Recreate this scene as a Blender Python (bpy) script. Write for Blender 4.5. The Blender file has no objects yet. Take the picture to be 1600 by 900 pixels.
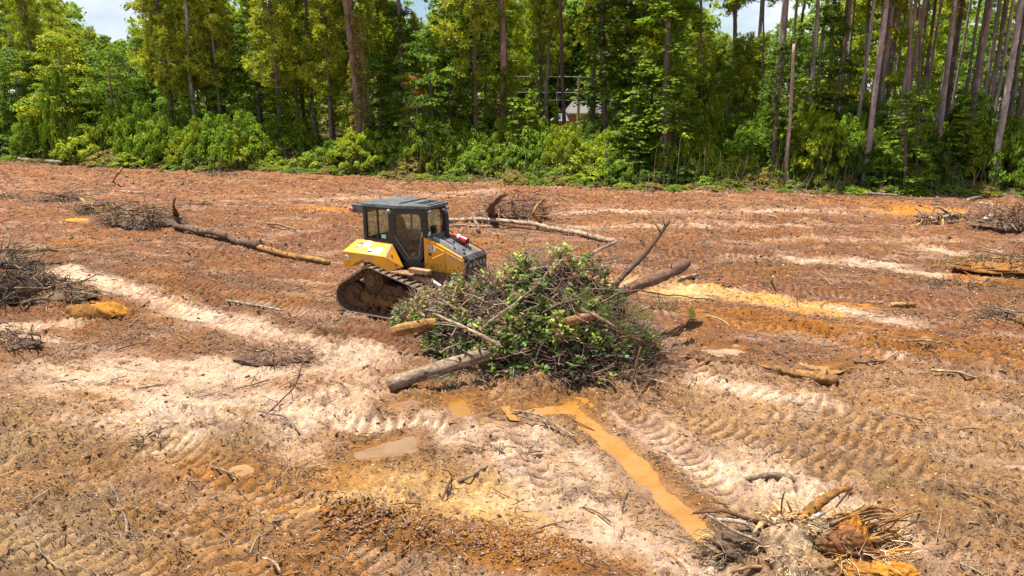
import bpy, math
import numpy as np
from mathutils import Vector, Matrix

# ------------------------------------------------------------------ camera, sky, sun, exposure
S = bpy.context.scene
COL = S.collection
CAM_H = 5.8
PITCH = math.radians(15.3)
FPX = 1100.0                                   # focal length for a 1600 px wide picture
cd = bpy.data.cameras.new('camera'); cam = bpy.data.objects.new('camera', cd); COL.objects.link(cam)
cam.location = (0, 0, CAM_H); cam.rotation_euler = (math.pi/2 - PITCH, 0, 0)
cd.sensor_width = 36; cd.lens = 36*FPX/1600; cd.clip_end = 3000; cd.clip_start = 0.1
S.camera = cam
SUN_EL, SUN_AZ = 74.0, -68.0                   # azimuth measured from +Y towards +X, the sun stands left and a little beyond
w = bpy.data.worlds.new('World'); S.world = w; w.use_nodes = True
nt = w.node_tree; nt.nodes.clear()
def N(nt, t, **k):
    n = nt.nodes.new(t)
    for a, b in k.items():
        if a.startswith('i_'): n.inputs[a[2:].replace('_', ' ')].default_value = b
        else: setattr(n, a, b)
    return n
sky = N(nt, 'ShaderNodeTexSky', sky_type='NISHITA', sun_disc=False)
sky.sun_elevation = math.radians(SUN_EL); sky.sun_rotation = math.radians(SUN_AZ)
sky.air_density = 1.0; sky.dust_density = 0.3; sky.ozone_density = 2.5
tc = N(nt, 'ShaderNodeTexCoord'); mp = N(nt, 'ShaderNodeMapping'); mp.inputs['Scale'].default_value = (2, 2, 5)
cn = N(nt, 'ShaderNodeTexNoise', i_Scale=1.6, i_Detail=7.0, i_Roughness=0.6)
cr = N(nt, 'ShaderNodeValToRGB'); cr.color_ramp.elements[0].position = 0.42; cr.color_ramp.elements[1].position = 0.66
mx = N(nt, 'ShaderNodeMixRGB'); mx.inputs[2].default_value = (8.2, 8.6, 9.4, 1)
bg = N(nt, 'ShaderNodeBackground', i_Strength=0.065); wo = N(nt, 'ShaderNodeOutputWorld')
L = nt.links.new
L(tc.outputs['Generated'], mp.inputs[0]); L(mp.outputs[0], cn.inputs['Vector']); L(cn.outputs[0], cr.inputs[0])
L(cr.outputs[0], mx.inputs[0]); L(sky.outputs[0], mx.inputs[1]); L(mx.outputs[0], bg.inputs[0]); L(bg.outputs[0], wo.inputs[0])
sd = bpy.data.lights.new('sun', 'SUN'); sd.energy = 5.0; sd.angle = math.radians(0.6); sd.color = (1, 0.94, 0.83)
sun = bpy.data.objects.new('sun', sd); COL.objects.link(sun)
se, sa = math.radians(SUN_EL), math.radians(SUN_AZ)
sdir = Vector((math.sin(sa)*math.cos(se), math.cos(sa)*math.cos(se), math.sin(se)))
sun.rotation_euler = sdir.to_track_quat('Z', 'Y').to_euler()
S.view_settings.view_transform = 'Standard'; S.view_settings.look = 'None'; S.view_settings.exposure = 0.95; S.view_settings.gamma = 1.0
S.render.engine = 'CYCLES'
S.cycles.max_bounces = 6; S.cycles.transparent_max_bounces = 12; S.cycles.diffuse_bounces = 3; S.cycles.transmission_bounces = 4

# ------------------------------------------------------------------ measuring helpers
rng = np.random.default_rng(11)
R = lambda a=0.0, b=1.0: float(rng.uniform(a, b))
def ray(px, py):
    r = (px-800)/FPX; u = (450-py)/FPX
    return r, math.cos(PITCH)+u*math.sin(PITCH), -math.sin(PITCH)+u*math.cos(PITCH)
def gp(px, py, z=0.0):
    a, b, c = ray(px, py); t = (z-CAM_H)/c
    return a*t, b*t
def up(px, py, D):
    a, b, c = ray(px, py); t = D/b
    return (a*t, D, CAM_H+c*t)
def px_of(X, Y):
    d = Y*math.cos(PITCH)+CAM_H*math.sin(PITCH)
    return 800+FPX*X/d

def _h(ix, iy, s):
    n = (ix.astype(np.int64)*374761393 + iy.astype(np.int64)*668265263 + s*982451653) & 0xffffffff
    n = ((n ^ (n >> 13))*1274126177) & 0xffffffff
    n = (n ^ (n >> 16)) & 0xffffffff
    return n/4294967295.0
def vn(x, y, s=0):
    x = np.asarray(x, float); y = np.asarray(y, float)
    ix = np.floor(x); iy = np.floor(y); fx = x-ix; fy = y-iy
    fx = fx*fx*(3-2*fx); fy = fy*fy*(3-2*fy)
    a = _h(ix, iy, s); b = _h(ix+1, iy, s); c = _h(ix, iy+1, s); d = _h(ix+1, iy+1, s)
    return (a*(1-fx)+b*fx)*(1-fy)+(c*(1-fx)+d*fx)*fy
def fbm(x, y, s=0, o=4):
    t = 0; a = 1; n = 0
    for k in range(o):
        t = t+a*vn(x*(2**k)+k*17.3, y*(2**k)-k*9.1, s+k); n += a; a *= 0.5
    return t/n
def sst(e0, e1, x):
    t = np.clip((x-e0)/(e1-e0), 0, 1); return t*t*(3-2*t)

# ------------------------------------------------------------------ mesh + tagging helpers
def link(name, me, parent=None, mats=(), smooth=False):
    o = bpy.data.objects.new(name, me); COL.objects.link(o)
    for m in mats: me.materials.append(m)
    if parent is not None: o.parent = parent
    return o
def tag(o, label=None, cat=None, group=None, kind=None):
    if label: o['label'] = label
    if cat: o['category'] = cat
    if group: o['group'] = group
    if kind: o['kind'] = kind
    return o
def empty(name, loc=(0, 0, 0), rz=0.0, label=None, cat=None, group=None):
    o = bpy.data.objects.new(name, None); COL.objects.link(o); o.location = loc; o.rotation_euler = (0, 0, rz)
    o.empty_display_size = 0.2
    return tag(o, label, cat, group)

class MB:
    """collects polygons of mixed size with per-face material and per-vertex colour"""
    def __init__(s): s.v = []; s.n = 0; s.f = []; s.mi = []; s.c = []
    def add(s, V, F, mi=0, col=(1, 1, 1)):
        V = np.asarray(V, float).reshape(-1, 3); s.v.append(V)
        c = np.asarray(col, float)
        if c.ndim == 1: c = np.tile(c[:3], (len(V), 1))
        s.c.append(c)
        for f in F: s.f.append(tuple(i+s.n for i in f)); s.mi.append(mi)
        s.n += len(V); return s
    def box(s, a, b, mi=0, col=(1, 1, 1), bev=0.0):
        x0, y0, z0 = a; x1, y1, z1 = b
        if bev <= 0:
            V = [(x, y, z) for x in (x0, x1) for y in (y0, y1) for z in (z0, z1)]
            return s.add(V, [(0, 1, 3, 2), (4, 6, 7, 5), (0, 4, 5, 1), (2, 3, 7, 6), (0, 2, 6, 4), (1, 5, 7, 3)], mi, col)
        p = [(x0+bev, z0), (x1-bev, z0), (x1, z0+bev), (x1, z1-bev), (x1-bev, z1), (x0+bev, z1), (x0, z1-bev), (x0, z0+bev)]
        return s.prism(p, y0, y1, mi, col, bev)
    def prism(s, prof, y0, y1, mi=0, col=(1, 1, 1), inset=0.0):
        """extrude an (x, z) outline along y; optional chamfered ends"""
        n = len(prof); P = np.array(prof, float); c = P.mean(0)
        rings = []
        if inset > 0:
            Q = c+(P-c)*(1-inset/max(1e-6, np.abs(P-c).max()))
            rings = [(Q, y0), (P, y0+inset), (P, y1-inset), (Q, y1)]
        else: rings = [(P, y0), (P, y1)]
        V = []; F = []
        for q, y in rings: V += [(a, y, b) for a, b in q]
        for k in range(len(rings)-1):
            for i in range(n):
                j = (i+1) % n; F.append((k*n+i, k*n+j, (k+1)*n+j, (k+1)*n+i))
        F.append(tuple(reversed(range(n)))); F.append(tuple((len(rings)-1)*n+i for i in range(n)))
        return s.add(V, F, mi, col)
    def hull8(s, q0, q1, mi=0, col=(1, 1, 1)):
        """two matching loops of points joined"""
        n = len(q0); V = list(q0)+list(q1)
        F = [(i, (i+1) % n, n+(i+1) % n, n+i) for i in range(n)]+[tuple(reversed(range(n))), tuple(range(n, 2*n))]
        return s.add(V, F, mi, col)
    def cyl(s, p0, p1, r0, r1=None, n=12, mi=0, col=(1, 1, 1), capmi=None):
        r1 = r0 if r1 is None else r1
        p0 = Vector(p0); p1 = Vector(p1); d = (p1-p0).normalized()
        a = d.orthogonal().normalized(); b = d.cross(a)
        V = []
        for p, r in ((p0, r0), (p1, r1)):
            for i in range(n):
                t = 2*math.pi*i/n; V.append(p+a*(r*math.cos(t))+b*(r*math.sin(t)))
        F = [(i, (i+1) % n, n+(i+1) % n, n+i) for i in range(n)]
        s.add([tuple(v) for v in V], F, mi, col)
        m = s.n-2*n; cm = mi if capmi is None else capmi
        s.f.append(tuple(m+i for i in reversed(range(n)))); s.mi.append(cm)
        s.f.append(tuple(m+n+i for i in range(n))); s.mi.append(cm)
        return s
    def tube(s, pts, rad, n=8, mi=0, col=(1, 1, 1), capmi=None, rough=0.0, seed=0):
        P = np.array(pts, float); k = len(P); rad = np.broadcast_to(np.asarray(rad, float), (k,))
        T = np.gradient(P, axis=0); T /= np.linalg.norm(T, axis=1)[:, None]+1e-9
        ref = np.array([0, 0, 1.0]) if abs(T[0, 2]) < 0.9 else np.array([1.0, 0, 0])
        A = np.cross(T, ref); A /= np.linalg.norm(A, axis=1)[:, None]+1e-9
        B = np.cross(T, A)
        th = np.arange(n)*2*math.pi/n
        rr = rad[:, None]*np.ones((1, n))
        if rough: rr = rr*(1+rough*(np.random.default_rng(seed+k).normal(size=rr.shape)*0.6+np.random.default_rng(seed+1).normal(size=(1, n))*0.5))
        V = P[:, None]+rr[..., None]*(np.cos(th)[None, :, None]*A[:, None]+np.sin(th)[None, :, None]*B[:, None])
        F = [(q*n+i, q*n+(i+1) % n, (q+1)*n+(i+1) % n, (q+1)*n+i) for q in range(k-1) for i in range(n)]
        s.add(V.reshape(-1, 3), F, mi, col)
        m = s.n-k*n; cm = mi if capmi is None else capmi
        s.f.append(tuple(m+i for i in reversed(range(n)))); s.mi.append(cm)
        s.f.append(tuple(m+(k-1)*n+i for i in range(n))); s.mi.append(cm)
        return s
    def build(s, name, mats, parent=None, smooth=False):
        if not isinstance(mats, (list, tuple)): mats = [mats]
        me = bpy.data.meshes.new(name)
        V = np.concatenate(s.v); me.from_pydata(V.tolist(), [], s.f)
        me.polygons.foreach_set('material_index', s.mi)
        c = np.concatenate(s.c); ca = me.color_attributes.new('Col', 'FLOAT_COLOR', 'POINT')
        ca.data.foreach_set('color', np.hstack([c, np.ones((len(c), 1))]).astype(np.float32).ravel())
        if smooth: me.polygons.foreach_set('use_smooth', [True]*len(me.polygons))
        me.update()
        return link(name, me, parent, mats)

def np_mesh(name, V, F, col, mats, parent=None, smooth=False):
    """V (N,3); F (M,k) all of one size; col (N,3)"""
    V = np.ascontiguousarray(V, np.float32); F = np.ascontiguousarray(F, np.int32); k = F.shape[1]
    me = bpy.data.meshes.new(name)
    me.vertices.add(len(V)); me.vertices.foreach_set('co', V.ravel())
    me.loops.add(F.size); me.loops.foreach_set('vertex_index', F.ravel())
    me.polygons.add(len(F)); me.polygons.foreach_set('loop_start', np.arange(0, F.size, k, dtype=np.int32))
    me.polygons.foreach_set('loop_total', np.full(len(F), k, np.int32))
    if smooth: me.polygons.foreach_set('use_smooth', np.ones(len(F), bool))
    me.update(calc_edges=True)
    ca = me.color_attributes.new('Col', 'FLOAT_COLOR', 'POINT')
    ca.data.foreach_set('color', np.hstack([col, np.ones((len(col), 1))]).astype(np.float32).ravel())
    return link(name, me, parent, mats)

def unit(v): return v/(np.linalg.norm(v, axis=-1, keepdims=True)+1e-9)
def leaves(P, nrm, size, asp=0.55, r=None):
    """rhombic leaves, slightly folded: returns V (4N,3), F (N,4)"""
    r = r or rng; n = len(P); nrm = unit(nrm)
    t = unit(np.cross(nrm, r.normal(size=(n, 3)))); b = np.cross(nrm, t)
    size = np.broadcast_to(np.asarray(size, float), (n,))[:, None]
    V = np.stack([P-t*size, P+b*size*asp-nrm*size*0.12, P+t*size-nrm*size*0.18, P-b*size*asp-nrm*size*0.12], 1)
    return V.reshape(-1, 3), np.arange(4*n).reshape(n, 4)
def rods(P0, P1, r0, col, n=3):
    """many straight thin prisms, P0/P1 (N,3), r0 (N,), col (N,3)"""
    N_ = len(P0); d = unit(P1-P0); a = unit(np.cross(d, np.array([0.13, 0.27, 0.95]))); b = np.cross(d, a)
    th = np.arange(n)*2*math.pi/n
    off = np.cos(th)[None, :, None]*a[:, None]+np.sin(th)[None, :, None]*b[:, None]
    V = np.concatenate([P0[:, None]+off*r0[:, None, None], P1[:, None]+off*r0[:, None, None]*0.6], 1)
    base = (np.arange(N_)*2*n)[:, None, None]
    f = np.array([[i, (i+1) % n, n+(i+1) % n, n+i] for i in range(n)])
    return V.reshape(-1, 3), (base+f[None]).reshape(-1, 4), np.repeat(col, 2*n, 0)
def join(parts):
    Vs, Fs, Cs = [], [], []; n = 0
    for V, F, C in parts: Vs.append(V); Fs.append(F+n); Cs.append(C); n += len(V)
    return np.concatenate(Vs), np.concatenate(Fs), np.concatenate(Cs)

# ------------------------------------------------------------------ materials
def mat(name, rough=0.8, attr=True, base=(1, 1, 1), noise=0.25, nscale=8.0, bump=0.0, bscale=30.0, spec=0.3, metal=0.0, dirt=None, dirtamt=0.5, dscale=3.0, trans=0.0):
    m = bpy.data.materials.new(name); m.use_nodes = True; t = m.node_tree; t.nodes.clear(); l = t.links.new
    out = N(t, 'ShaderNodeOutputMaterial'); p = N(t, 'ShaderNodeBsdfPrincipled')
    p.inputs['Roughness'].default_value = rough; p.inputs['Specular IOR Level'].default_value = spec; p.inputs['Metallic'].default_value = metal
    co = N(t, 'ShaderNodeTexCoord')
    if attr:
        a = N(t, 'ShaderNodeVertexColor', layer_name='Col'); src = a.outputs[0]
    else:
        a = N(t, 'ShaderNodeRGB'); a.outputs[0].default_value = (*base, 1); src = a.outputs[0]
    if noise:
        nz = N(t, 'ShaderNodeTexNoise', i_Scale=nscale, i_Detail=5.0, i_Roughness=0.65); l(co.outputs['Object'], nz.inputs['Vector'])
        mr = N(t, 'ShaderNodeMapRange'); mr.inputs[1].default_value = 0.25; mr.inputs[2].default_value = 0.75
        mr.inputs[3].default_value = 1-noise; mr.inputs[4].default_value = 1+noise; l(nz.outputs[0], mr.inputs[0])
        mu = N(t, 'ShaderNodeVectorMath', operation='SCALE'); l(src, mu.inputs[0]); l(mr.outputs[0], mu.inputs['Scale']); src = mu.outputs[0]
    if dirt:
        dz = N(t, 'ShaderNodeTexNoise', i_Scale=dscale, i_Detail=8.0, i_Roughness=0.7); l(co.outputs['Object'], dz.inputs['Vector'])
        rp = N(t, 'ShaderNodeValToRGB'); rp.color_ramp.elements[0].position = 0.62-dirtamt*0.4; rp.color_ramp.elements[1].position = 0.78-dirtamt*0.25
        l(dz.outputs[0], rp.inputs[0]); mm = N(t, 'ShaderNodeMixRGB'); mm.inputs[2].default_value = (*dirt, 1)
        l(rp.outputs[0], mm.inputs[0]); l(src, mm.inputs[1]); src = mm.outputs[0]
        rr = N(t, 'ShaderNodeMapRange'); rr.inputs[3].default_value = rough; rr.inputs[4].default_value = 0.9
        l(rp.outputs[0], rr.inputs[0]); l(rr.outputs[0], p.inputs['Roughness'])
    l(src, p.inputs['Base Color'])
    if bump:
        bz = N(t, 'ShaderNodeTexNoise', i_Scale=bscale, i_Detail=6.0, i_Roughness=0.7); l(co.outputs['Object'], bz.inputs['Vector'])
        bm = N(t, 'ShaderNodeBump'); bm.inputs['Strength'].default_value = min(1, bump); bm.inputs['Distance'].default_value = 0.03*max(1, bump)
        l(bz.outputs[0], bm.inputs['Height']); l(bm.outputs[0], p.inputs['Normal'])
    if trans:
        tr = N(t, 'ShaderNodeBsdfTranslucent'); sc = N(t, 'ShaderNodeVectorMath', operation='MULTIPLY'); sc.inputs[1].default_value = (1.25, 1.2, 0.5)
        l(src, sc.inputs[0]); l(sc.outputs[0], tr.inputs[0]); ms = N(t, 'ShaderNodeMixShader'); ms.inputs[0].default_value = trans
        l(p.outputs[0], ms.inputs[1]); l(tr.outputs[0], ms.inputs[2]); l(ms.outputs[0], out.inputs[0])
    else: l(p.outputs[0], out.inputs[0])
    return m

M_leaf = mat('leaf', rough=0.6, noise=0.0, spec=0.2, trans=0.42)
M_gloss = mat('glossy_leaf', rough=0.5, noise=0.0, spec=0.3, trans=0.32)
M_needle = mat('pine_needle', rough=0.6, noise=0.0, spec=0.2, trans=0.3)
M_bark = mat('bark', rough=0.9, noise=0.6, nscale=11, bump=1.6, bscale=30, dirt=(0.13, 0.08, 0.05), dirtamt=0.42, dscale=6)
M_barkfar = mat('trunk_bark', rough=0.9, noise=0.5, nscale=2.5, bump=1.0, bscale=9)
M_wood = mat('split_wood', rough=0.75, noise=0.3, nscale=14, bump=0.6, bscale=40)
M_twig = mat('twig', rough=0.85, noise=0.25, nscale=15)
M_clod = mat('soil_clod', rough=0.95, noise=0.3, nscale=12, bump=0.8, bscale=35)
MUD = (0.20, 0.115, 0.06)

# ground material: vertex colour carries the soil patches, the nodes add grain
def ground_mat():
    m = bpy.data.materials.new('bare_soil'); m.use_nodes = True; t = m.node_tree; l = t.links.new
    p = t.nodes['Principled BSDF']; p.inputs['Specular IOR Level'].default_value = 0.25
    a = N(t, 'ShaderNodeVertexColor', layer_name='Col'); co = N(t, 'ShaderNodeTexCoord')
    n1 = N(t, 'ShaderNodeTexNoise', i_Scale=9.0, i_Detail=8.0, i_Roughness=0.75); l(co.outputs['Object'], n1.inputs['Vector'])
    n2 = N(t, 'ShaderNodeTexNoise', i_Scale=38.0, i_Detail=4.0, i_Roughness=0.7); l(co.outputs['Object'], n2.inputs['Vector'])
    r1 = N(t, 'ShaderNodeMapRange'); r1.inputs[1].default_value = 0.3; r1.inputs[2].default_value = 0.7; r1.inputs[3].default_value = 0.5; r1.inputs[4].default_value = 1.45
    r2 = N(t, 'ShaderNodeMapRange'); r2.inputs[1].default_value = 0.3; r2.inputs[2].default_value = 0.7; r2.inputs[3].default_value = 0.7; r2.inputs[4].default_value = 1.3
    l(n1.outputs[0], r1.inputs[0]); l(n2.outputs[0], r2.inputs[0])
    mu = N(t, 'ShaderNodeMath', operation='MULTIPLY'); l(r1.outputs[0], mu.inputs[0]); l(r2.outputs[0], mu.inputs[1])
    sc = N(t, 'ShaderNodeVectorMath', operation='SCALE'); l(a.outputs[0], sc.inputs[0]); l(mu.outputs[0], sc.inputs['Scale'])
    # hue drift between ochre and purple-brown grains
    n3 = N(t, 'ShaderNodeTexNoise', i_Scale=5.0, i_Detail=6.0, i_Roughness=0.8); l(co.outputs['Object'], n3.inputs['Vector'])
    r3 = N(t, 'ShaderNodeValToRGB'); e = r3.color_ramp.elements; e[0].position = 0.35; e[0].color = (0.98, 0.95, 1.08, 1); e[1].position = 0.65; e[1].color = (1.1, 1.02, 0.74, 1)
    l(n3.outputs[0], r3.inputs[0]); mc = N(t, 'ShaderNodeVectorMath', operation='MULTIPLY'); l(sc.outputs[0], mc.inputs[0]); l(r3.outputs[0], mc.inputs[1])
    # wood chip / litter flecks; dark ones paint the shade of small soil cavities
    vo = N(t, 'ShaderNodeTexVoronoi', i_Scale=22.0); mp = N(t, 'ShaderNodeMapping'); mp.inputs['Scale'].default_value = (0.5, 1.3, 1); l(co.outputs['Object'], mp.inputs[0]); l(mp.outputs[0], vo.inputs['Vector'])
    sp = N(t, 'ShaderNodeSeparateColor'); l(vo.outputs['Color'], sp.inputs[0])
    th = N(t, 'ShaderNodeMath', operation='GREATER_THAN'); th.inputs[1].default_value = 0.72; l(sp.outputs[0], th.inputs[0])
    ds = N(t, 'ShaderNodeMath', operation='LESS_THAN'); ds.inputs[1].default_value = 0.32; l(vo.outputs['Distance'], ds.inputs[0])
    mk = N(t, 'ShaderNodeMath', operation='MULTIPLY'); l(th.outputs[0], mk.inputs[0]); l(ds.outputs[0], mk.inputs[1])
    mk2 = N(t, 'ShaderNodeMath', operation='MULTIPLY'); mk2.inputs[1].default_value = 0.75; l(mk.outputs[0], mk2.inputs[0])
    fc = N(t, 'ShaderNodeValToRGB'); e = fc.color_ramp.elements; e[0].color = (0.05, 0.03, 0.022, 1); e[0].position = 0.55; e[1].color = (0.50, 0.34, 0.2, 1); l(sp.outputs[1], fc.inputs[0])
    mm = N(t, 'ShaderNodeMixRGB'); l(mk2.outputs[0], mm.inputs[0]); l(mc.outputs[0], mm.inputs[1]); l(fc.outputs[0], mm.inputs[2])
    l(mm.outputs[0], p.inputs['Base Color'])
    wet = N(t, 'ShaderNodeAttribute', attribute_name='wet')
    rw = N(t, 'ShaderNodeMapRange'); rw.inputs[3].default_value = 0.95; rw.inputs[4].default_value = 0.42; l(wet.outputs['Fac'], rw.inputs[0]); l(rw.outputs[0], p.inputs['Roughness'])
    b1 = N(t, 'ShaderNodeTexNoise', i_Scale=26.0, i_Detail=8.0, i_Roughness=0.75); l(co.outputs['Object'], b1.inputs['Vector'])
    bm = N(t, 'ShaderNodeBump', i_Strength=1.0, i_Distance=0.07)
    l(b1.outputs[0], bm.inputs['Height']); l(bm.outputs[0], p.inputs['Normal'])
    return m
M_ground = ground_mat()

# ------------------------------------------------------------------ terrain
def pl(pts): return np.array([gp(*p) for p in pts])
def seg_dist(X, Y, P):
    """distance, arc length and side offset to a polyline"""
    best = np.full(X.shape, 1e9); arc = np.zeros(X.shape); s0 = 0
    for (ax, ay), (bx, by) in zip(P[:-1], P[1:]):
        dx, dy = bx-ax, by-ay; L2 = dx*dx+dy*dy; l = math.sqrt(L2)
        t = np.clip(((X-ax)*dx+(Y-ay)*dy)/L2, 0, 1)
        d = np.hypot(X-ax-t*dx, Y-ay-t*dy); m = d < best
        best = np.where(m, d, best); arc = np.where(m, s0+t*l, arc); s0 += l
    return best, arc
def poly_sd(X, Y, P):
    d, _ = seg_dist(X, Y, np.vstack([P, P[:1]])); ins = np.zeros(X.shape, bool)
    n = len(P)
    for i in range(n):
        (ax, ay), (bx, by) = P[i], P[(i+1) % n]
        c = ((ay > Y) != (by > Y)) & (X < (bx-ax)*(Y-ay)/((by-ay) if by != ay else 1e-9)+ax); ins ^= c
    return np.where(ins, -d, d)
PUD = [  # outline in the photograph, colour of the muddy water, label
    ([(692, 618), (738, 620), (746, 640), (735, 652), (712, 655), (690, 638)], (0.40, 0.20, 0.035), 'small ochre puddle in the rut left of the dirt mound'),
    ([(795, 640), (835, 632), (872, 634), (878, 622), (905, 626), (930, 654), (978, 690), (1032, 742), (1085, 790), (1118, 838), (1098, 852), (1056, 822), (1006, 772), (958, 720), (918, 682), (888, 650), (845, 652), (805, 650)], (0.50, 0.27, 0.07), 'long rut of ochre muddy water running towards the uprooted stump'),
    ([(545, 706), (600, 690), (655, 676), (662, 708), (600, 722), (540, 726)], (0.33, 0.22, 0.13), 'shallow brown puddle on the pale sand left of centre'),
    ([(1104, 546), (1130, 540), (1160, 542), (1170, 548), (1155, 557), (1122, 561)], (0.52, 0.40, 0.30), 'small pale puddle reflecting the sky right of the brush pile'),
    ([(1258, 571), (1300, 566), (1320, 571), (1300, 578), (1264, 582)], (0.45, 0.27, 0.11), 'small ochre puddle above the half stripped log'),
    ([(1548, 566), (1575, 562), (1602, 566), (1602, 578), (1570, 575)], (0.44, 0.28, 0.16), 'brown puddle at the right edge of the field'),
    ([(362, 730), (395, 718), (412, 732), (385, 745)], (0.44, 0.28, 0.13), 'small tan puddle on the left foreground soil'),
    ([(595, 632), (640, 622), (668, 628), (640, 645), (612, 648)], (0.33, 0.20, 0.13), 'small brown puddle below the felled trunk end'),
    ([(1420, 524), (1450, 522), (1468, 530), (1440, 534)], (0.42, 0.26, 0.14), 'small brown puddle in the orange soil on the right'),
]
PUDW = [pl(p) for p, _, _ in PUD]
PLV = [0.0]*len(PUD)
TRK = [  # grouser imprints: photograph points, half width, depth
    ([(640, 545), (520, 505), (400, 470), (250, 430), (100, 400), (-60, 380)], 0.38, 0.05),
    ([(560, 560), (480, 545), (380, 510), (270, 480), (130, 445), (0, 425)], 0.38, 0.06),
    ([(540, 455), (430, 430), (300, 405), (100, 375)], 0.35, 0.04),
    ([(1060, 560), (1140, 595), (1220, 620), (1320, 655), (1460, 690), (1620, 725)], 0.40, 0.07),
    ([(1040, 640), (1120, 670), (1220, 705), (1330, 740)], 0.36, 0.05),
    ([(1000, 500), (1100, 500), (1250, 515), (1420, 560), (1600, 610)], 0.40, 0.05),
    ([(1100, 455), (1200, 450), (1400, 470), (1620, 490)], 0.40, 0.04),
    ([(1000, 395), (1150, 400), (1400, 430), (1600, 440)], 0.40, 0.04),
    ([(-40, 720), (100, 740), (220, 780), (330, 840), (420, 910)], 0.36, 0.06),
    ([(60, 620), (200, 680), (330, 730), (450, 800), (560, 870), (620, 915)], 0.36, 0.05),
    ([(-40, 840), (100, 860), (230, 915)], 0.36, 0.06),
    ([(540, 665), (620, 660), (700, 670)], 0.34, 0.06),
    ([(760, 620), (800, 700), (850, 780), (900, 870)], 0.36, 0.05),
    ([(940, 610), (1030, 680), (1120, 760), (1180, 850)], 0.30, 0.05),
    ([(1440, 620), (1540, 680), (1640, 760)], 0.36, 0.05),
    ([(560, 335), (700, 330), (900, 322), (1200, 340)], 0.45, 0.03),
    ([(100, 290), (400, 310), (560, 335)], 0.45, 0.03),
    ([(1180, 650), (1300, 690), (1430, 740), (1600, 790)], 0.38, 0.05),
]
TRKW = [(pl(p), hw, d) for p, hw, d in TRK]
MND = [  # mounds: px, py, radius x, radius y (m), height
    (845, 615, 0.95, 0.6, 0.42), (700, 862, 2.2, 0.65, 0.22), (560, 815, 1.4, 0.6, 0.16), (900, 905, 1.2, 0.5, 0.2),
    (30, 465, 2.2, 1.6, 0.5), (430, 558, 1.1, 0.5, 0.22), (1590, 425, 3.0, 1.6, 0.45), (240, 345, 1.8, 1.4, 0.4), (800, 345, 2.0, 1.2, 0.3),
    (1570, 360, 2.5, 1.8, 0.45), (1240, 880, 1.0, 0.7, 0.14), (10, 550, 0.9, 0.8, 0.3), (930, 500, 2.6, 1.4, 0.35), (770, 725, 0.8, 0.7, 0.1), (1560, 515, 1.0, .7, .25),
    (780, 680, 1.1, 0.5, 0.12), (330, 690, 0.9, 0.5, 0.15),
]
MNDW = [(*gp(a, b), rx, ry, h) for a, b, rx, ry, h in MND]
def hbig(X, Y):
    X = np.asarray(X, float); Y = np.asarray(Y, float)
    h = (fbm(X/5.0, Y/5.0, 3, 3)-0.5)*0.28
    h = h+(fbm(X/30.0, Y/30.0, 8, 2)-0.5)*0.3*sst(30, 60, Y)
    for mx_, my_, rx, ry, mh in MNDW:
        d = ((X-mx_)/rx)**2+((Y-my_)/ry)**2; h = h+mh*np.exp(-d*1.4)
    for P, lv in zip(PUDW, PLV):
        m = (X > P[:, 0].min()-1.2) & (X < P[:, 0].max()+1.2) & (Y > P[:, 1].min()-1.2) & (Y < P[:, 1].max()+1.2)
        if m.any():
            sd = poly_sd(X[m], Y[m], P)+0.38*(fbm(X[m]*2.3, Y[m]*2.3, 44, 5)-0.5)+0.03; k = 1-sst(0.05, 0.6, sd)
            hh = h[m]; hh = hh*(1-k)+(lv+0.05-0.10*(1-sst(-0.22, 0.10, sd)))*k; h[m] = hh
    return h
def hz(x, y): return float(hbig(np.array([x]), np.array([y]))[0])

def axis_x():
    a = [0.0]; s = 0.052
    while a[-1] < 600:
        if a[-1] > 12: s *= 1.014 if a[-1] < 62 else 1.12
        a.append(a[-1]+s)
    a = np.array(a); return np.concatenate([-a[:0:-1], a])
def axis_y():
    a = [6.3]
    while a[-1] < 75: a.append(a[-1]*1.005)
    s = a[-1]*0.005
    while a[-1] < 1500: s *= 1.13; a.append(a[-1]+s)
    pre = [-600, -200, -60, -20, -8, -2, 2, 4, 5, 5.6, 6.0]
    return np.array(pre+a)
gx, gy = axis_x(), axis_y()
X, Y = np.meshgrid(gx, gy); sh = X.shape; X = X.ravel(); Y = Y.ravel()
H0 = hbig(X, Y)
near = sst(60, 20, Y)
trackm = np.zeros(X.shape); barv = np.zeros(X.shape)
H = H0.copy()
wx = X+0.25*(fbm(X*0.9, Y*0.9, 21, 3)-0.5); wy = Y+0.25*(fbm(X*0.9, Y*0.9, 22, 3)-0.5)
for i, (P, hw, dp) in enumerate(TRKW):
    m = (X > P[:, 0].min()-1) & (X < P[:, 0].max()+1) & (Y > P[:, 1].min()-1) & (Y < P[:, 1].max()+1)
    for side in (0,):
        d, s = seg_dist(wx[m], wy[m], P)
        inn = 1-sst(hw-0.06, hw+0.06, d); rim = np.exp(-((d-hw-0.09)/0.08)**2)
        keep = sst(0.33, 0.5, fbm(X[m]*0.35, Y[m]*0.35, 50+i, 2))*(0.65+0.7*vn(X[m]*1.3, Y[m]*1.3, 90+i)).clip(0, 1)
        ph = s/0.225+0.55*(vn(X[m]*2.6, Y[m]*2.6, 60+i)); tri = np.abs((ph % 1.0)-0.35)
        H[m] += (-dp*0.9+0.26*np.clip(0.26-tri, 0, 1)*dp/0.05)*inn*keep+0.05*rim*keep
        trackm[m] = np.maximum(trackm[m], inn*keep); barv[m] = np.where(inn*keep > 0.3, np.clip((0.30-tri)/0.12, -1, 1)*inn*keep*min(1.0, dp/0.05), barv[m])
pudm = np.zeros(X.shape); pudn = np.zeros(X.shape)
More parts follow.
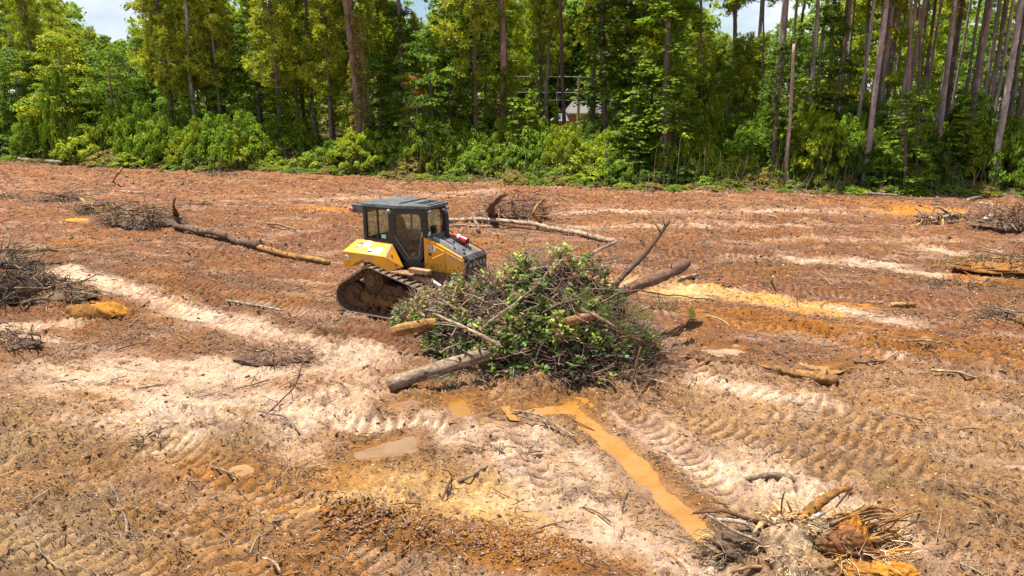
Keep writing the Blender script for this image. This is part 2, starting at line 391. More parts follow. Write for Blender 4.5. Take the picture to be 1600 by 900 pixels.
for P in PUDW:
    m = (X > P[:, 0].min()-1.2) & (X < P[:, 0].max()+1.2) & (Y > P[:, 1].min()-1.2) & (Y < P[:, 1].max()+1.2)
    sd = poly_sd(X[m], Y[m], P); pudm[m] = np.maximum(pudm[m], 1-sst(-0.05, 0.12, sd)); pudn[m] = np.maximum(pudn[m], 1-sst(0.0, 0.5, sd))
rough = 0.35+1.2*sst(0.42, 0.62, fbm(X*0.35, Y*0.35, 31, 3))
n_a = fbm(X*2.2, Y*2.2, 5, 4)-0.5
n_b = np.abs(fbm(X*5.5, Y*5.5, 6, 3)-0.5)*2
n_c = fbm(X*14, Y*14, 7, 2)-0.5
ngt = 1-0.8*pudm
n_d = np.abs(fbm(X*9, Y*9, 17, 2)-0.5)*2
flat_ = 1-0.6*trackm
H += (n_a*0.20*rough*(1-0.5*trackm) + (0.25-n_b)*0.10*rough*flat_ + n_c*0.13*rough*flat_ - np.clip(0.22-n_d, 0, 1)*0.25*rough*flat_)*ngt
# long ruts where the tracks and blade corners ran
for P_, hw_, dp_ in (([(640, 535), (480, 500), (300, 450), (100, 405), (-80, 385)], 0.25, 0.07), ([(600, 560), (440, 535), (280, 495), (150, 455)], 0.2, 0.06), ([(1040, 545), (1200, 560), (1400, 600), (1640, 660)], 0.22, 0.07), ([(1000, 470), (1180, 500), (1400, 545), (1620, 600)], 0.25, 0.08),
    ([(760, 610), (830, 700), (890, 800), (950, 900)], 0.2, 0.06), ([(960, 620), (1080, 720), (1180, 800)], 0.2, 0.06), ([(1000, 385), (1300, 405), (1640, 445)], 0.3, 0.07), ([(-60, 700), (150, 740), (330, 810), (450, 905)], 0.22, 0.06), ([(1160, 640), (1350, 700), (1640, 790)], 0.2, 0.06), ([(1100, 480), (1300, 520), (1600, 580)], 0.15, 0.06)):
    P = pl(P_); m = (X > P[:, 0].min()-1.5) & (X < P[:, 0].max()+1.5) & (Y > P[:, 1].min()-1.5) & (Y < P[:, 1].max()+1.5)
    d, s = seg_dist(wx[m], wy[m], P); d = d+0.15*(fbm(X[m]*1.7, Y[m]*1.7, 61, 3)-0.5)
    H[m] += -dp_*np.exp(-(d/hw_)**2)+dp_*0.9*np.exp(-((d-hw_*2.0)/(hw_*0.6))**2)
# directional scrape marks left by the blade
ang = math.radians(-18); sx = X*math.cos(ang)+Y*math.sin(ang); sy = -X*math.sin(ang)+Y*math.cos(ang)
H += (fbm(sx*0.5, sy*4.0, 9, 4)-0.5)*0.10*ngt*sst(9, 14, Y)

# soil colours (base colours of the soils themselves)
SAND = np.array([0.72, 0.54, 0.45]); SANDY = np.array([0.62, 0.41, 0.19]); BROWN = np.array([0.215, 0.097, 0.050]); RED = np.array([0.265, 0.120, 0.062])
TAN = np.array([0.37, 0.23, 0.13]); DARK = np.array([0.085, 0.050, 0.036]); ORANGE = np.array([0.52, 0.21, 0.025]); WETB = np.array([0.165, 0.074, 0.034]); OLIVE = np.array([0.33, 0.235, 0.14])
C = np.tile(BROWN, (len(X), 1))
def mixc(mask, col):
    global C
    C = C*(1-mask[:, None])+col*mask[:, None]
mixc(sst(30, 50, Y)*0.6, RED)
mixc(sst(17, 12, Y)*0.85, TAN)
# left foreground is greyer, the middle foreground more ochre
mixc(sst(-2.6, -4.6, X)*sst(13.5, 10.5, Y)*0.55, OLIVE)
wobx = 0.9*(fbm(X*0.8, Y*0.8, 71, 3)-0.5); woby = 0.9*(fbm(X*0.8, Y*0.8, 72, 3)-0.5)
streak = fbm(sx*0.8, sy*3.2, 73, 4); grain = fbm(X*5, Y*5, 74, 3); med = fbm(X*1.3, Y*1.3, 75, 4)
STK = [  # photograph polyline, half width (m), strength, colour, breakup
    ([(-80, 395), (120, 400), (300, 435), (520, 495), (650, 545)], 1.9, 0.9, WETB, 0.05),
    ([(960, 395), (1150, 405), (1350, 430), (1620, 440)], 2.0, 0.8, WETB, 0.1),
    ([(1120, 600), (1300, 640), (1500, 660), (1640, 680)], 0.9, 0.5, TAN*1.25, 0.3),
    ([(85, 425), (150, 440), (200, 455), (330, 503)], 0.55, 0.95, SAND, 0.35),
    ([(330, 503), (400, 520), (455, 540), (540, 548)], 0.6, 0.9, SAND, 0.35),
    ([(-40, 512), (60, 507), (130, 500)], 0.35, 0.95, SAND, 0.25),
    ([(20, 535), (90, 528)], 0.35, 0.9, SAND, 0.35),
    ([(140, 560), (260, 565), (360, 555)], 0.35, 0.6, SAND, 0.4),
    ([(120, 590), (300, 585), (470, 575), (570, 565)], 0.85, 0.85, SAND, 0.40),
    ([(180, 640), (330, 640), (470, 630), (560, 612)], 0.75, 0.85, SAND, 0.40),
    ([(60, 570), (160, 600), (230, 650)], 0.6, 0.6, SAND, 0.5),
    ([(470, 650), (580, 655), (700, 672)], 0.5, 0.9, SAND, 0.35),
    ([(260, 700), (340, 690)], 0.35, 0.8, SAND*0.95, 0.4),
    ([(490, 720), (560, 745), (680, 765), (760, 790)], 0.72, 0.95, SANDY*1.12, 0.25),
    ([(430, 700), (520, 700)], 0.35, 0.75, SAND, 0.3),
    ([(690, 650), (740, 690), (790, 720)], 0.45, 0.6, SAND, 0.5),
    ([(680, 780), (760, 790), (850, 800)], 0.45, 0.9, SANDY*1.15, 0.3),
    ([(800, 660), (850, 720), (900, 800), (960, 850), (1020, 890)], 0.5, 0.85, SAND, 0.35),
    ([(940, 700), (1010, 770), (1060, 830), (1100, 880)], 0.35, 0.9, SAND, 0.25),
    ([(830, 862), (960, 880), (1090, 905)], 0.28, 0.9, SAND, 0.35),
    ([(1000, 660), (1080, 710), (1180, 745), (1260, 790), (1330, 830)], 0.55, 0.9, SAND, 0.3),
    ([(1180, 720), (1260, 760), (1340, 800)], 0.5, 0.6, SAND*0.95, 0.4),
    ([(1360, 840), (1440, 870), (1600, 890)], 0.5, 0.6, SAND*0.9, 0.5),
    ([(1100, 597), (1160, 607), (1230, 622), (1300, 632)], 0.3, 0.95, SAND, 0.30),
    ([(940, 445), (1000, 440), (1080, 452)], 0.8, 0.8, SANDY*1.1, 0.35),
    ([(1060, 448), (1130, 458), (1200, 470), (1300, 490)], 0.55, 0.95, SANDY*1.15, 0.3),
    ([(1290, 480), (1350, 498), (1400, 505)], 0.6, 0.7, SAND, 0.4),
    ([(1330, 545), (1440, 560), (1560, 590)], 0.5, 0.5, SAND*0.9, 0.5),
    ([(1240, 405), (1380, 412), (1460, 430)], 0.55, 0.85, SAND, 0.4),
    ([(1440, 385), (1560, 402)], 0.6, 0.7, SAND, 0.45),
    ([(850, 335), (980, 332), (1300, 330)], 1.0, 0.7, SAND, 0.52),
    ([(900, 355), (1100, 352), (1250, 352)], 0.8, 0.6, SAND, 0.52),
    ([(1180, 375), (1350, 372), (1480, 375)], 0.8, 0.6, SAND, 0.52),
    ([(520, 310), (640, 308), (760, 300)], 1.2, 0.6, SAND*0.9, 0.5),
    ([(500, 430), (560, 440)], 0.4, 0.4, SAND*0.8, 0.5),
    ([(470, 324), (520, 326), (570, 329)], 0.7, 0.95, ORANGE*1.15, 0.3),
    ([(1390, 328), (1440, 326), (1490, 330)], 1.0, 0.95, ORANGE*1.2, 0.3),
    ([(1290, 312), (1420, 318)], 1.0, 0.6, ORANGE, 0.45),
    ([(1110, 452), (1200, 470), (1290, 492)], 0.35, 0.9, ORANGE*1.25, 0.42),
    ([(1280, 478), (1350, 480)], 0.4, 0.9, ORANGE*1.2, 0.4),
    ([(1130, 495), (1260, 512), (1400, 530), (1620, 560)], 0.85, 0.8, ORANGE*0.62, 0.3),
    ([(700, 375), (800, 385), (900, 392)], 1.2, 0.5, ORANGE*0.65, 0.4),
    ([(1510, 440), (1600, 425)], 0.7, 0.85, ORANGE*0.75, 0.35),
    ([(270, 760), (400, 780), (520, 740)], 0.6, 0.65, ORANGE*0.75, 0.35),
    ([(300, 860), (400, 880), (480, 900)], 0.6, 0.5, ORANGE*0.7, 0.4),
    ([(540, 830), (700, 868), (850, 895), (960, 910)], 0.55, 0.95, ORANGE*0.6, 0.15),
    ([(520, 800), (640, 825), (740, 850)], 0.38, 0.5, DARK*2.4, 0.4),
    ([(1330, 880), (1400, 895)], 0.35, 0.98, ORANGE*1.1, 0.15),
    ([(90, 380), (150, 388)], 0.8, 0.35, ORANGE*0.6, 0.4),
    ([(1310, 660), (1450, 740), (1600, 800)], 1.0, 0.5, TAN*0.8, 0.3),
    ([(290, 515), (400, 548), (470, 568)], 0.45, 0.8, DARK*2.2, 0.35),
    ([(200, 510), (300, 530)], 0.5, 0.5, DARK*2.6, 0.4),
    ([(700, 610), (760, 640), (790, 680)], 0.4, 0.6, DARK*2.2, 0.4),
    ([(900, 600), (980, 640), (1100, 700)], 0.4, 0.6, BROWN*0.85, 0.4),
    ([(560, 700), (650, 700)], 0.5, 0.5, BROWN, 0.2),
]
for i, (p, hw, st, col, br) in enumerate(STK):
    P = pl(p); m = (X > P[:, 0].min()-3) & (X < P[:, 0].max()+3) & (Y > P[:, 1].min()-3) & (Y < P[:, 1].max()+3)
    d, _ = seg_dist(X[m]+wobx[m], Y[m]+woby[m], P)
    k = (1-sst(hw*0.35, hw*1.75, d))*st*0.9
    nz = 0.50*streak[m]+0.35*grain[m]+0.15*med[m]
    k = k*sst(br-0.08, br+0.16, nz+0.12*(1-d/hw).clip(0, 1))
    C[m] = C[m]*(1-k[:, None])+col*k[:, None]
# overall mottling: darker litter, pale grit, reddish drift
mixc(sst(0.53, 0.68, 0.6*streak+0.4*grain)*0.5, DARK*1.6)
mixc(sst(0.55, 0.70, fbm(sx*0.6+40, sy*2.6, 78, 4))*0.32*sst(60, 45, Y), SAND*0.75)
mixc(sst(0.5, 0.7, fbm(X*0.5, Y*0.8, 79, 4))*0.35, ORANGE*0.55)
hi = np.clip((H-H0)/0.06, -1, 1); C = C*(1+0.10*hi[:, None])
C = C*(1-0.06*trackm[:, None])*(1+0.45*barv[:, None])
mixc(pudn*0.55, ORANGE*0.55)
C = C*(1-0.25*(pudn*(1-pudm))[:, None])
C = C*np.array([1.0, 0.97, 0.88])
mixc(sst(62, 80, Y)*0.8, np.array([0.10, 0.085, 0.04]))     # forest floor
wet = np.clip(pudn*0.9+0.5*sst(0.3, 0.9, (1-np.clip(np.abs(C-WETB).sum(1)/0.12, 0, 1))), 0, 1)
ny, nx = sh
idx = np.arange(ny*nx).reshape(ny, nx)
F = np.stack([idx[:-1, :-1], idx[:-1, 1:], idx[1:, 1:], idx[1:, :-1]], -1).reshape(-1, 4)
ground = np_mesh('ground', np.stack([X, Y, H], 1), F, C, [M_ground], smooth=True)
wa = ground.data.attributes.new('wet', 'FLOAT', 'POINT'); wa.data.foreach_set('value', wet.astype(np.float32))
tag(ground, kind='structure')
GH = H.reshape(sh)
def hfull(x, y):
    """bilinear height of the built ground"""
    x = np.atleast_1d(np.asarray(x, float)); y = np.atleast_1d(np.asarray(y, float))
    i = np.clip(np.searchsorted(gx, x)-1, 0, nx-2); j = np.clip(np.searchsorted(gy, y)-1, 0, ny-2)
    fx = (x-gx[i])/(gx[i+1]-gx[i]); fy = (y-gy[j])/(gy[j+1]-gy[j])
    return (GH[j, i]*(1-fx)+GH[j, i+1]*fx)*(1-fy)+(GH[j+1, i]*(1-fx)+GH[j+1, i+1]*fx)*fy
def hf(x, y): return float(hfull(x, y)[0])
LUM = C.mean(1).reshape(sh); TRM = trackm.reshape(sh)
def gval(A, x, y): return A[np.clip(np.searchsorted(gy, y), 0, ny-1), np.clip(np.searchsorted(gx, x), 0, nx-1)]

# puddles of muddy water
for (px, colr, lab), P in zip(PUD, PUDW):
    c = P.mean(0); T_ = unit(np.roll(P, -1, 0)-np.roll(P, 1, 0)); Nn = np.stack([T_[:, 1], -T_[:, 0]], 1); sg = np.sign(np.sum((P[:, 0]*np.roll(P[:, 1], -1)-np.roll(P[:, 0], -1)*P[:, 1]))); Q = P+Nn*sg*0.2
    m = mat('muddy_water', rough=0.28 if 'shallow' in lab else 0.1, attr=False, base=tuple(q*k for q, k in zip((0.68, 0.56, 0.42), colr)), noise=0.25, nscale=2.2, bump=0.0, spec=0.5, dirt=tuple(0.55*k for k in colr), dirtamt=0.55, dscale=1.1)
    o = MB().add([(x, y, 0.0) for x, y in Q], [tuple(range(len(Q)))], 0).build('puddle', m)
    tag(o, lab, 'puddle', kind='structure')

# ------------------------------------------------------------------ bulldozer
YEL = (0.80, 0.345, 0.005)
DUST = (0.36, 0.235, 0.145)
M_yel = mat('yellow_paint', rough=0.38, attr=False, base=YEL, noise=0.06, nscale=2, spec=0.5, dirt=DUST, dirtamt=0.36, dscale=3.4, bump=0.04, bscale=12)
M_yeld = mat('dusty_yellow_paint', rough=0.6, attr=False, base=(0.74, 0.34, 0.01), noise=0.1, nscale=3, spec=0.35, dirt=(0.40, 0.25, 0.14), dirtamt=0.46, dscale=1.9, bump=0.08, bscale=20)
M_dust = mat('dust_caked_metal', rough=0.9, attr=False, base=(0.37, 0.225, 0.13), noise=0.25, nscale=6, dirt=(0.22, 0.11, 0.05), dirtamt=0.4, dscale=4, bump=0.5, bscale=40)
M_blk = mat('black_metal', rough=0.45, attr=False, base=(0.018, 0.019, 0.022), noise=0.1, spec=0.5, dirt=(0.09, 0.07, 0.055), dirtamt=0.25, dscale=4)
M_roof = mat('dusty_roof', rough=0.55, attr=False, base=(0.045, 0.055, 0.065), noise=0.2, spec=0.5, dirt=(0.16, 0.15, 0.14), dirtamt=0.5, dscale=3)
M_hoodtop = mat('dusty_black_hood', rough=0.6, attr=False, base=(0.06, 0.065, 0.075), noise=0.2, spec=0.4, dirt=(0.20, 0.185, 0.18), dirtamt=0.6, dscale=4)
M_mud = mat('mud_caked_steel', rough=0.92, attr=False, base=(0.125, 0.070, 0.038), noise=0.4, nscale=9, dirt=(0.23, 0.13, 0.06), dirtamt=0.35, dscale=5, bump=1.2, bscale=30)
M_mudo = mat('orange_clay_caked_steel', rough=0.92, attr=False, base=(0.24, 0.115, 0.03), noise=0.4, nscale=9, dirt=(0.12, 0.065, 0.035), dirtamt=0.5, dscale=5, bump=1.2, bscale=30)
M_shoe = mat('track_steel', rough=0.75, attr=False, base=(0.23, 0.15, 0.10), noise=0.4, nscale=10, spec=0.4, dirt=(0.12, 0.07, 0.045), dirtamt=0.45, dscale=7, bump=0.7, bscale=40)
M_steel = mat('worn_steel', rough=0.35, attr=False, base=(0.42, 0.42, 0.42), metal=0.8, noise=0.2, dirt=DUST, dirtamt=0.4)
M_red = mat('red_paint', rough=0.35, attr=False, base=(0.62, 0.02, 0.015), noise=0.05, spec=0.5)
M_white = mat('white_decal', rough=0.4, attr=False, base=(0.8, 0.8, 0.77), noise=0.05)
M_seat = mat('seat_fabric', rough=0.85, attr=False, base=(0.03, 0.032, 0.036), noise=0.2)
M_tealdecal = mat('pale_green_decal', rough=0.4, attr=False, base=(0.35, 0.75, 0.6), noise=0.05)
M_reddecal = mat('red_decal', rough=0.4, attr=False, base=(0.6, 0.12, 0.1), noise=0.05)
M_ink = mat('black_print', rough=0.5, attr=False, base=(0.01, 0.01, 0.012), noise=0)
M_grey = mat('grey_plastic', rough=0.5, attr=False, base=(0.28, 0.28, 0.30), noise=0.1)
def glass():
    m = bpy.data.materials.new('cab_glass'); m.use_nodes = True; t = m.node_tree; t.nodes.clear(); l = t.links.new
    o = N(t, 'ShaderNodeOutputMaterial'); g = N(t, 'ShaderNodeBsdfGlossy', i_Roughness=0.03); tr = N(t, 'ShaderNodeBsdfTransparent'); tr.inputs[0].default_value = (0.62, 0.74, 0.68, 1)
    df = N(t, 'ShaderNodeBsdfDiffuse'); df.inputs[0].default_value = (0.42, 0.33, 0.24, 1)
    co = N(t, 'ShaderNodeTexCoord'); nz = N(t, 'ShaderNodeTexNoise', i_Scale=16.0, i_Detail=8.0, i_Roughness=0.8); l(co.outputs['Object'], nz.inputs[0])
    rp = N(t, 'ShaderNodeMapRange'); rp.inputs[1].default_value = 0.5; rp.inputs[2].default_value = 0.72; rp.inputs[4].default_value = 0.32; l(nz.outputs[0], rp.inputs[0])
    a = N(t, 'ShaderNodeMixShader'); a.inputs[0].default_value = 0.10; l(tr.outputs[0], a.inputs[1]); l(g.outputs[0], a.inputs[2])
    b = N(t, 'ShaderNodeMixShader'); l(rp.outputs[0], b.inputs[0]); l(a.outputs[0], b.inputs[1]); l(df.outputs[0], b.inputs[2]); l(b.outputs[0], o.inputs[0])
    return m
M_glass = glass()
DH = math.radians(-29.0); DO = (-2.6, 18.92)
dz = empty('bulldozer', (DO[0], DO[1], 0.02), DH, 'yellow tracked bulldozer with a black enclosed cab pushing the brush pile', 'bulldozer')
Wm = Matrix.Translation((DO[0], DO[1], 0.02)) @ Matrix.Rotation(DH, 4, 'Z')

# --- undercarriage
IDL = [(-1.42, 0.47, 0.42), (-0.66, 1.02, 0.36), (1.35, 0.47, 0.42)]
def belt_path(step, grow=0.0):
    pts = []
    for x, z, r in IDL:
        for k in range(48):
            t = 2*math.pi*k/48; pts.append((x+(r+grow)*math.cos(t), z+(r+grow)*math.sin(t)))
    pts = sorted(pts); lo = []; hi = []
    cr = lambda o, a, b: (a[0]-o[0])*(b[1]-o[1])-(a[1]-o[1])*(b[0]-o[0])
    for p in pts:
        while len(lo) >= 2 and cr(lo[-2], lo[-1], p) <= 0: lo.pop()
        lo.append(p)
    for p in reversed(pts):
        while len(hi) >= 2 and cr(hi[-2], hi[-1], p) <= 0: hi.pop()
        hi.append(p)
    P = np.array(lo[:-1]+hi[:-1]); P = np.vstack([P, P[:1]])
    sl = np.r_[0, np.cumsum(np.hypot(*np.diff(P, axis=0).T))]; n = int(round(sl[-1]/step)); q = np.arange(n)*sl[-1]/n
    return np.stack([np.interp(q, sl, P[:, 0]), np.interp(q, sl, P[:, 1])], 1)
sh_b = MB()
sh_b.box((-0.098, -0.36, -0.018), (0.098, 0.36, 0.014)); sh_b.box((0.055, -0.355, 0.0145), (0.085, 0.355, 0.068)); sh_b.box((-0.06, -0.12, -0.075), (0.07, -0.07, -0.0185)); sh_b.box((-0.06, 0.07, -0.075), (0.07, 0.12, -0.0185))
shoe0 = None
for side in (-1, 1):
    yc = side*0.94
    fr = MB()
    fr.box((-1.30, yc-0.17, 0.30), (1.25, yc+0.17, 0.58), bev=0.04)
    fr.prism([(-1.1, 0.58), (0.9, 0.58), (0.55, 0.80), (-0.3, 0.92), (-0.95, 0.84)], yc-0.12, yc+0.14)
    fr.prism([(-1.25, 0.22), (-1.0, 0.18), (-0.95, 0.33), (-1.25, 0.36)], yc-0.24, yc+0.24)
    fo = fr.build('track_frame', M_mud, dz)
    pb = MB(); pb.prism([(-1.02, 0.40), (-0.72, 0.36), (0.2, 0.36), (0.2, 0.50), (-0.62, 0.52), (-0.9, 0.66), (-1.04, 0.62)], yc+side*0.20, yc+side*0.245); pb.build('guard_plate', M_mudo, fo)
    for nm, x, z, r, hw in (('idler_wheel', -1.42, 0.47, 0.37, 0.12), ('idler_wheel', 1.35, 0.47, 0.37, 0.12), ('drive_sprocket', -0.66, 1.02, 0.33, 0.19)):
        b = MB(); ya, yb = yc-hw, yc+hw
        b.cyl((x, ya, z), (x, yb, z), r, n=28)
        yo = yc+side*hw
        b.cyl((x, yo, z), (x, yo+side*0.05, z), r*0.86, r*0.80, n=28)
        if nm == 'drive_sprocket':
            b.cyl((x, yo+side*0.05, z), (x, yo+side*0.10, z), r*0.55, r*0.5, n=20)
            for k in range(14):
                t = 2*math.pi*k/14; b.cyl((x+r*0.68*math.cos(t), yo+side*0.05, z+r*0.68*math.sin(t)), (x+r*0.68*math.cos(t), yo+side*0.075, z+r*0.68*math.sin(t)), 0.022, n=6)
        else: b.cyl((x, yo+side*0.05, z), (x, yo+side*0.11, z), r*0.30, n=14)
        b.build(nm, M_mud, fo)
    for k in range(7):
        x = -0.98+k*0.32; b = MB(); b.cyl((x, yc-0.20, 0.215), (x, yc+0.20, 0.215), 0.095, n=14); b.cyl((x, yc+side*0.20, 0.215), (x, yc+side*0.23, 0.215), 0.045, n=10); b.build('track_roller', M_mud, fo)
    b = MB(); b.cyl((0.2, yc-0.16, 0.86), (0.2, yc+0.16, 0.86), 0.09, n=14); b.build('carrier_roller', M_mud, fo)
    P = belt_path(0.2)
    # inner chain
    Q = belt_path(0.1, -0.06); ch = MB(); n = len(Q)
    for yy in (-0.11, 0.07):
        V = []; 
        for (x, z) in Q:
            c = np.array([x, z]); cen = np.array([-0.2, 0.5]); d = (cen-c)/np.linalg.norm(cen-c)*0.07
            V += [(x, yc+yy, z), (x, yc+yy+0.04, z), (x+d[0], yc+yy+0.04, z+d[1]), (x+d[0], yc+yy, z+d[1])]
        Fc = []
        for i in range(n):
            j = (i+1) % n
            for a in range(4): Fc.append((4*i+a, 4*i+(a+1) % 4, 4*j+(a+1) % 4, 4*j+a))
        ch.add(V, Fc)
    ch.build('track_chain', M_mud, fo)
    for i in range(len(P)):
        a = P[i-1]; c = P[(i+1) % len(P)]; t = c-a; th = math.atan2(t[1], t[0])
        if shoe0 is None:
            shoe0 = sh_b.build('track_shoe', M_shoe, fo); o = shoe0
        else:
            o = bpy.data.objects.new('track_shoe', shoe0.data); COL.objects.link(o); o.parent = fo
        # hull runs counter-clockwise: outward is to the right of travel
        o.location = (P[i, 0], yc, P[i, 1]); o.rotation_euler = (math.pi, -th, 0)
    # mud packed between the frame and the belt
    r2 = np.random.default_rng(3+side); pm = MB()
    for k in range(60):
        x = r2.uniform(-1.1, 1.0); z = 0.28+r2.uniform(0, 0.32); s_ = r2.uniform(0.04, 0.10)
        pm.cyl((x, yc+side*0.15, z), (x+r2.normal()*0.03, yc+side*(0.19+r2.uniform(0, 0.06)), z+r2.normal()*0.03), s_, s_*0.6, n=6)
    po = pm.build('packed_mud', M_mudo, fo); po['kind'] = 'stuff'

# --- main frame, belly and platform
b = MB(); b.prism([(-1.45, 0.55), (1.6, 0.55), (1.75, 0.9), (1.75, 1.3), (-1.5, 1.3)], -0.52, 0.52); b.build('main_frame', M_mud, dz)
b = MB(); b.cyl((-0.66, -0.8, 1.02), (-0.66, 0.8, 1.02), 0.24, n=20); b.build('final_drive_housing', M_mud, dz)
for sgn in (-1, 1):
    Y1, Y0 = sgn*1.12, sgn*0.76
    b = MB()
    side = [(-1.68, 1.69), (-1.68, 1.26), (-1.45, 1.27), (-1.22, 1.42), (-0.98, 1.52), (-0.72, 1.49), (-0.42, 1.36), (-0.14, 1.31), (-0.24, 1.69)]
    outer = [(x, Y1, z) for x, z in side]; inner = [(x, Y0, z+(0.31 if z > 1.65 else 0)) for x, z in side]
    inner[0] = (-1.42, Y0, 2.0); inner[-1] = (-0.28, Y0, 1.98)
    b.hull8(outer, inner); fd = b.build('rear_fender', M_yel, dz)
    b = MB(); b.add([(x, Y1+sgn*0.004, z) for x, z in [(-1.655, 1.665), (-1.655, 1.28), (-1.45, 1.29), (-1.22, 1.44), (-0.98, 1.54), (-0.72, 1.51), (-0.42, 1.38), (-0.19, 1.33), (-0.265, 1.665)]], [tuple(range(9))]); b.build('fender_side_panel', M_yeld, fd)
    b = MB(); b.hull8([(-0.237, Y1, 1.692), (-0.277, Y0, 1.982), (0.06, Y0, 1.36), (-0.137, Y1, 1.31)], [(-0.20, Y1*1.0, 1.67), (-0.235, Y0, 1.99), (0.10, Y0, 1.375), (-0.10, Y1, 1.315)])
    wd = b.build('fender_front_panel', M_yel, dz)
    b = MB()
    for u, v in ((0.30, 0.5), (0.80, 0.55)):
        a0 = np.array([-0.20, Y1, 1.67])*(1-v)+np.array([-0.235, Y0, 1.99])*v; a1 = np.array([-0.10, Y1, 1.315])*(1-v)+np.array([0.10, Y0, 1.375])*v
        p = a0*(1-u)+a1*u; b.cyl(tuple(p), tuple(p+np.array([0.03, 0, 0.012])), 0.022, n=8)
    b.build('bolt', M_blk, wd)
    b = MB(); b.box((-0.12, min(Y0, Y1)-0.0, 1.27), (0.62, max(Y0, Y1), 1.31), bev=0.01); b.box((-0.10, sgn*0.60-0.15, 1.20), (0.62, sgn*0.60+0.15, 1.268)); b.build('step_platform', M_dust, dz)
    b = MB(); b.box((0.42, sgn*0.90-0.10, 1.315), (1.05, sgn*0.90+0.10, 1.43), bev=0.02); b.build('tool_box', M_dust, dz)
    b = MB(); b.cyl((0.35, sgn*0.88, 1.18), (1.15, sgn*0.88, 1.12), 0.085, n=14); b.cyl((1.15, sgn*0.88, 1.12), (2.3, sgn*0.88, 0.62), 0.04, n=10); b.build('lift_cylinder', [M_dust], dz)
    b = MB(); b.cyl((1.15, sgn*0.88, 1.12), (1.36, sgn*0.88, 1.03), 0.062, n=12); b.build('cylinder_rod', M_steel, dz)
# decals on the near (right hand) fender top: plane through the slope
def fender_uv(u, v, lift=0.006):
    a0 = np.array([-1.68, -1.12, 1.69])*(1-v)+np.array([-1.42, -0.76, 2.0])*v; a1 = np.array([-0.24, -1.12, 1.69])*(1-v)+np.array([-0.28, -0.76, 1.98])*v
    return tuple(a0*(1-u)+a1*u+np.array([0, -0.65, 0.75])*lift)
for u0, u1, v0, v1, m_, nm in ((0.17, 0.28, 0.42, 0.78, M_reddecal, 'red_decal'), (0.33, 0.50, 0.48, 0.92, M_white, 'white_label'), (0.53, 0.66, 0.12, 0.42, M_white, 'small_label'), (0.69, 0.86, 0.10, 0.60, M_white, 'white_label')):
    b = MB(); b.add([fender_uv(u0, v0), fender_uv(u1, v0), fender_uv(u1, v1), fender_uv(u0, v1)], [(0, 1, 2, 3)]); d = b.build(nm, m_, fd if False else dz)
    if nm in ('red_decal', 'small_label'):
        b = MB(); uu = (u0+u1)/2
        b.add([fender_uv(u0+0.01, v0+0.05, 0.009), fender_uv(u1-0.01, v0+0.05, 0.009), fender_uv(u1-0.01, (v0+v1)/2, 0.009), fender_uv(u0+0.01, (v0+v1)/2, 0.009)], [(0, 1, 2, 3)]); b.build('decal_print', M_white if nm == 'red_decal' else M_ink, d)
    else:
        b = MB(); du = (u1-u0); dv = (v1-v0)
        for k in range(3):
            vv = v0+dv*(0.25+0.25*k); b.add([fender_uv(u0+du*0.15, vv, 0.009), fender_uv(u0+du*(0.8-0.15*k), vv, 0.009), fender_uv(u0+du*(0.8-0.15*k), vv+dv*0.05, 0.009), fender_uv(u0+du*0.15, vv+dv*0.05, 0.009)], [(0, 1, 2, 3)])
        b.build('decal_print', M_reddecal if u0 > 0.6 else M_grey, d)
def text(s, size, name, m_, parent, loc, rot):
    c = bpy.data.curves.new(name, 'FONT'); c.body = s; c.size = size; c.extrude = 0.002; c.offset = size*0.02
    t = bpy.data.objects.new(name, c); COL.objects.link(t)
    dg = bpy.context.evaluated_depsgraph_get(); me = bpy.data.meshes.new_from_object(t.evaluated_get(dg)); bpy.data.objects.remove(t)
    o = link(name, me, parent, [m_]); o.location = loc; o.rotation_euler = rot
    return o
b = MB(); b.cyl((-1.55, -1.124, 1.53), (-1.55, -1.132, 1.53), 0.075, n=16); b.build('round_decal', M_white, dz)
text('D5', 0.085, 'number_decal', M_ink, dz, (-1.61, -1.135, 1.50), (math.pi/2, 0, 0))

# --- cab
b = MB(); b.hull8([(-1.16, -0.70, 1.32), (-0.25, -0.70, 1.32), (0.59, -0.44, 1.32), (0.59, 0.44, 1.32), (-0.25, 0.70, 1.32), (-1.16, 0.70, 1.32)], [(-1.16, -0.70, 1.50), (-0.25, -0.70, 1.50), (0.59, -0.44, 1.50), (0.59, 0.44, 1.50), (-0.25, 0.70, 1.50), (-1.16, 0.70, 1.50)]); b.box((-1.18, -0.745, 1.502), (-0.30, 0.745, 2.0)); cb = b.build('cab_base', M_blk, dz)
DA, DB = (-0.25, 0.77), (0.60, 0.46)      # the door plane runs inwards to the narrow front of the cab
def dpt(x, z, s_, off=0.0):
    t = (x+0.235)/1.01; X_ = DA[0]+(DB[0]-DA[0])*t; Y_ = DA[1]+(DB[1]-DA[1])*t
    return (X_+0.343*off, s_*(Y_+0.94*off), z)
def cpart(a, b_, nm='cab_post'): q = MB(); q.box(a, b_); return q.build(nm, M_blk, dz)
for s_ in (-1, 1):
    y0, y1 = sorted((s_*0.77, s_*0.69))
    cpart((-1.20, y0, 1.98), (-1.10, y1, 2.93)); cpart((-0.34, y0, 1.98), (-0.252, y1, 2.93))
    cpart((-1.098, y0+0.005, 2.002), (-0.342, y1-0.005, 2.06), 'window_rail'); cpart((-1.098, y0+0.005, 2.86), (-0.342, y1-0.005, 2.93), 'window_rail')
    q = MB(); q.hull8([(0.575, s_*0.475, 1.5), (0.65, s_*0.45, 1.5), (0.65, s_*0.39, 1.5), (0.58, s_*0.40, 1.5)], [(0.575, s_*0.475, 2.93), (0.65, s_*0.45, 2.93), (0.65, s_*0.39, 2.93), (0.58, s_*0.40, 2.93)]); q.build('cab_post', M_blk, dz)
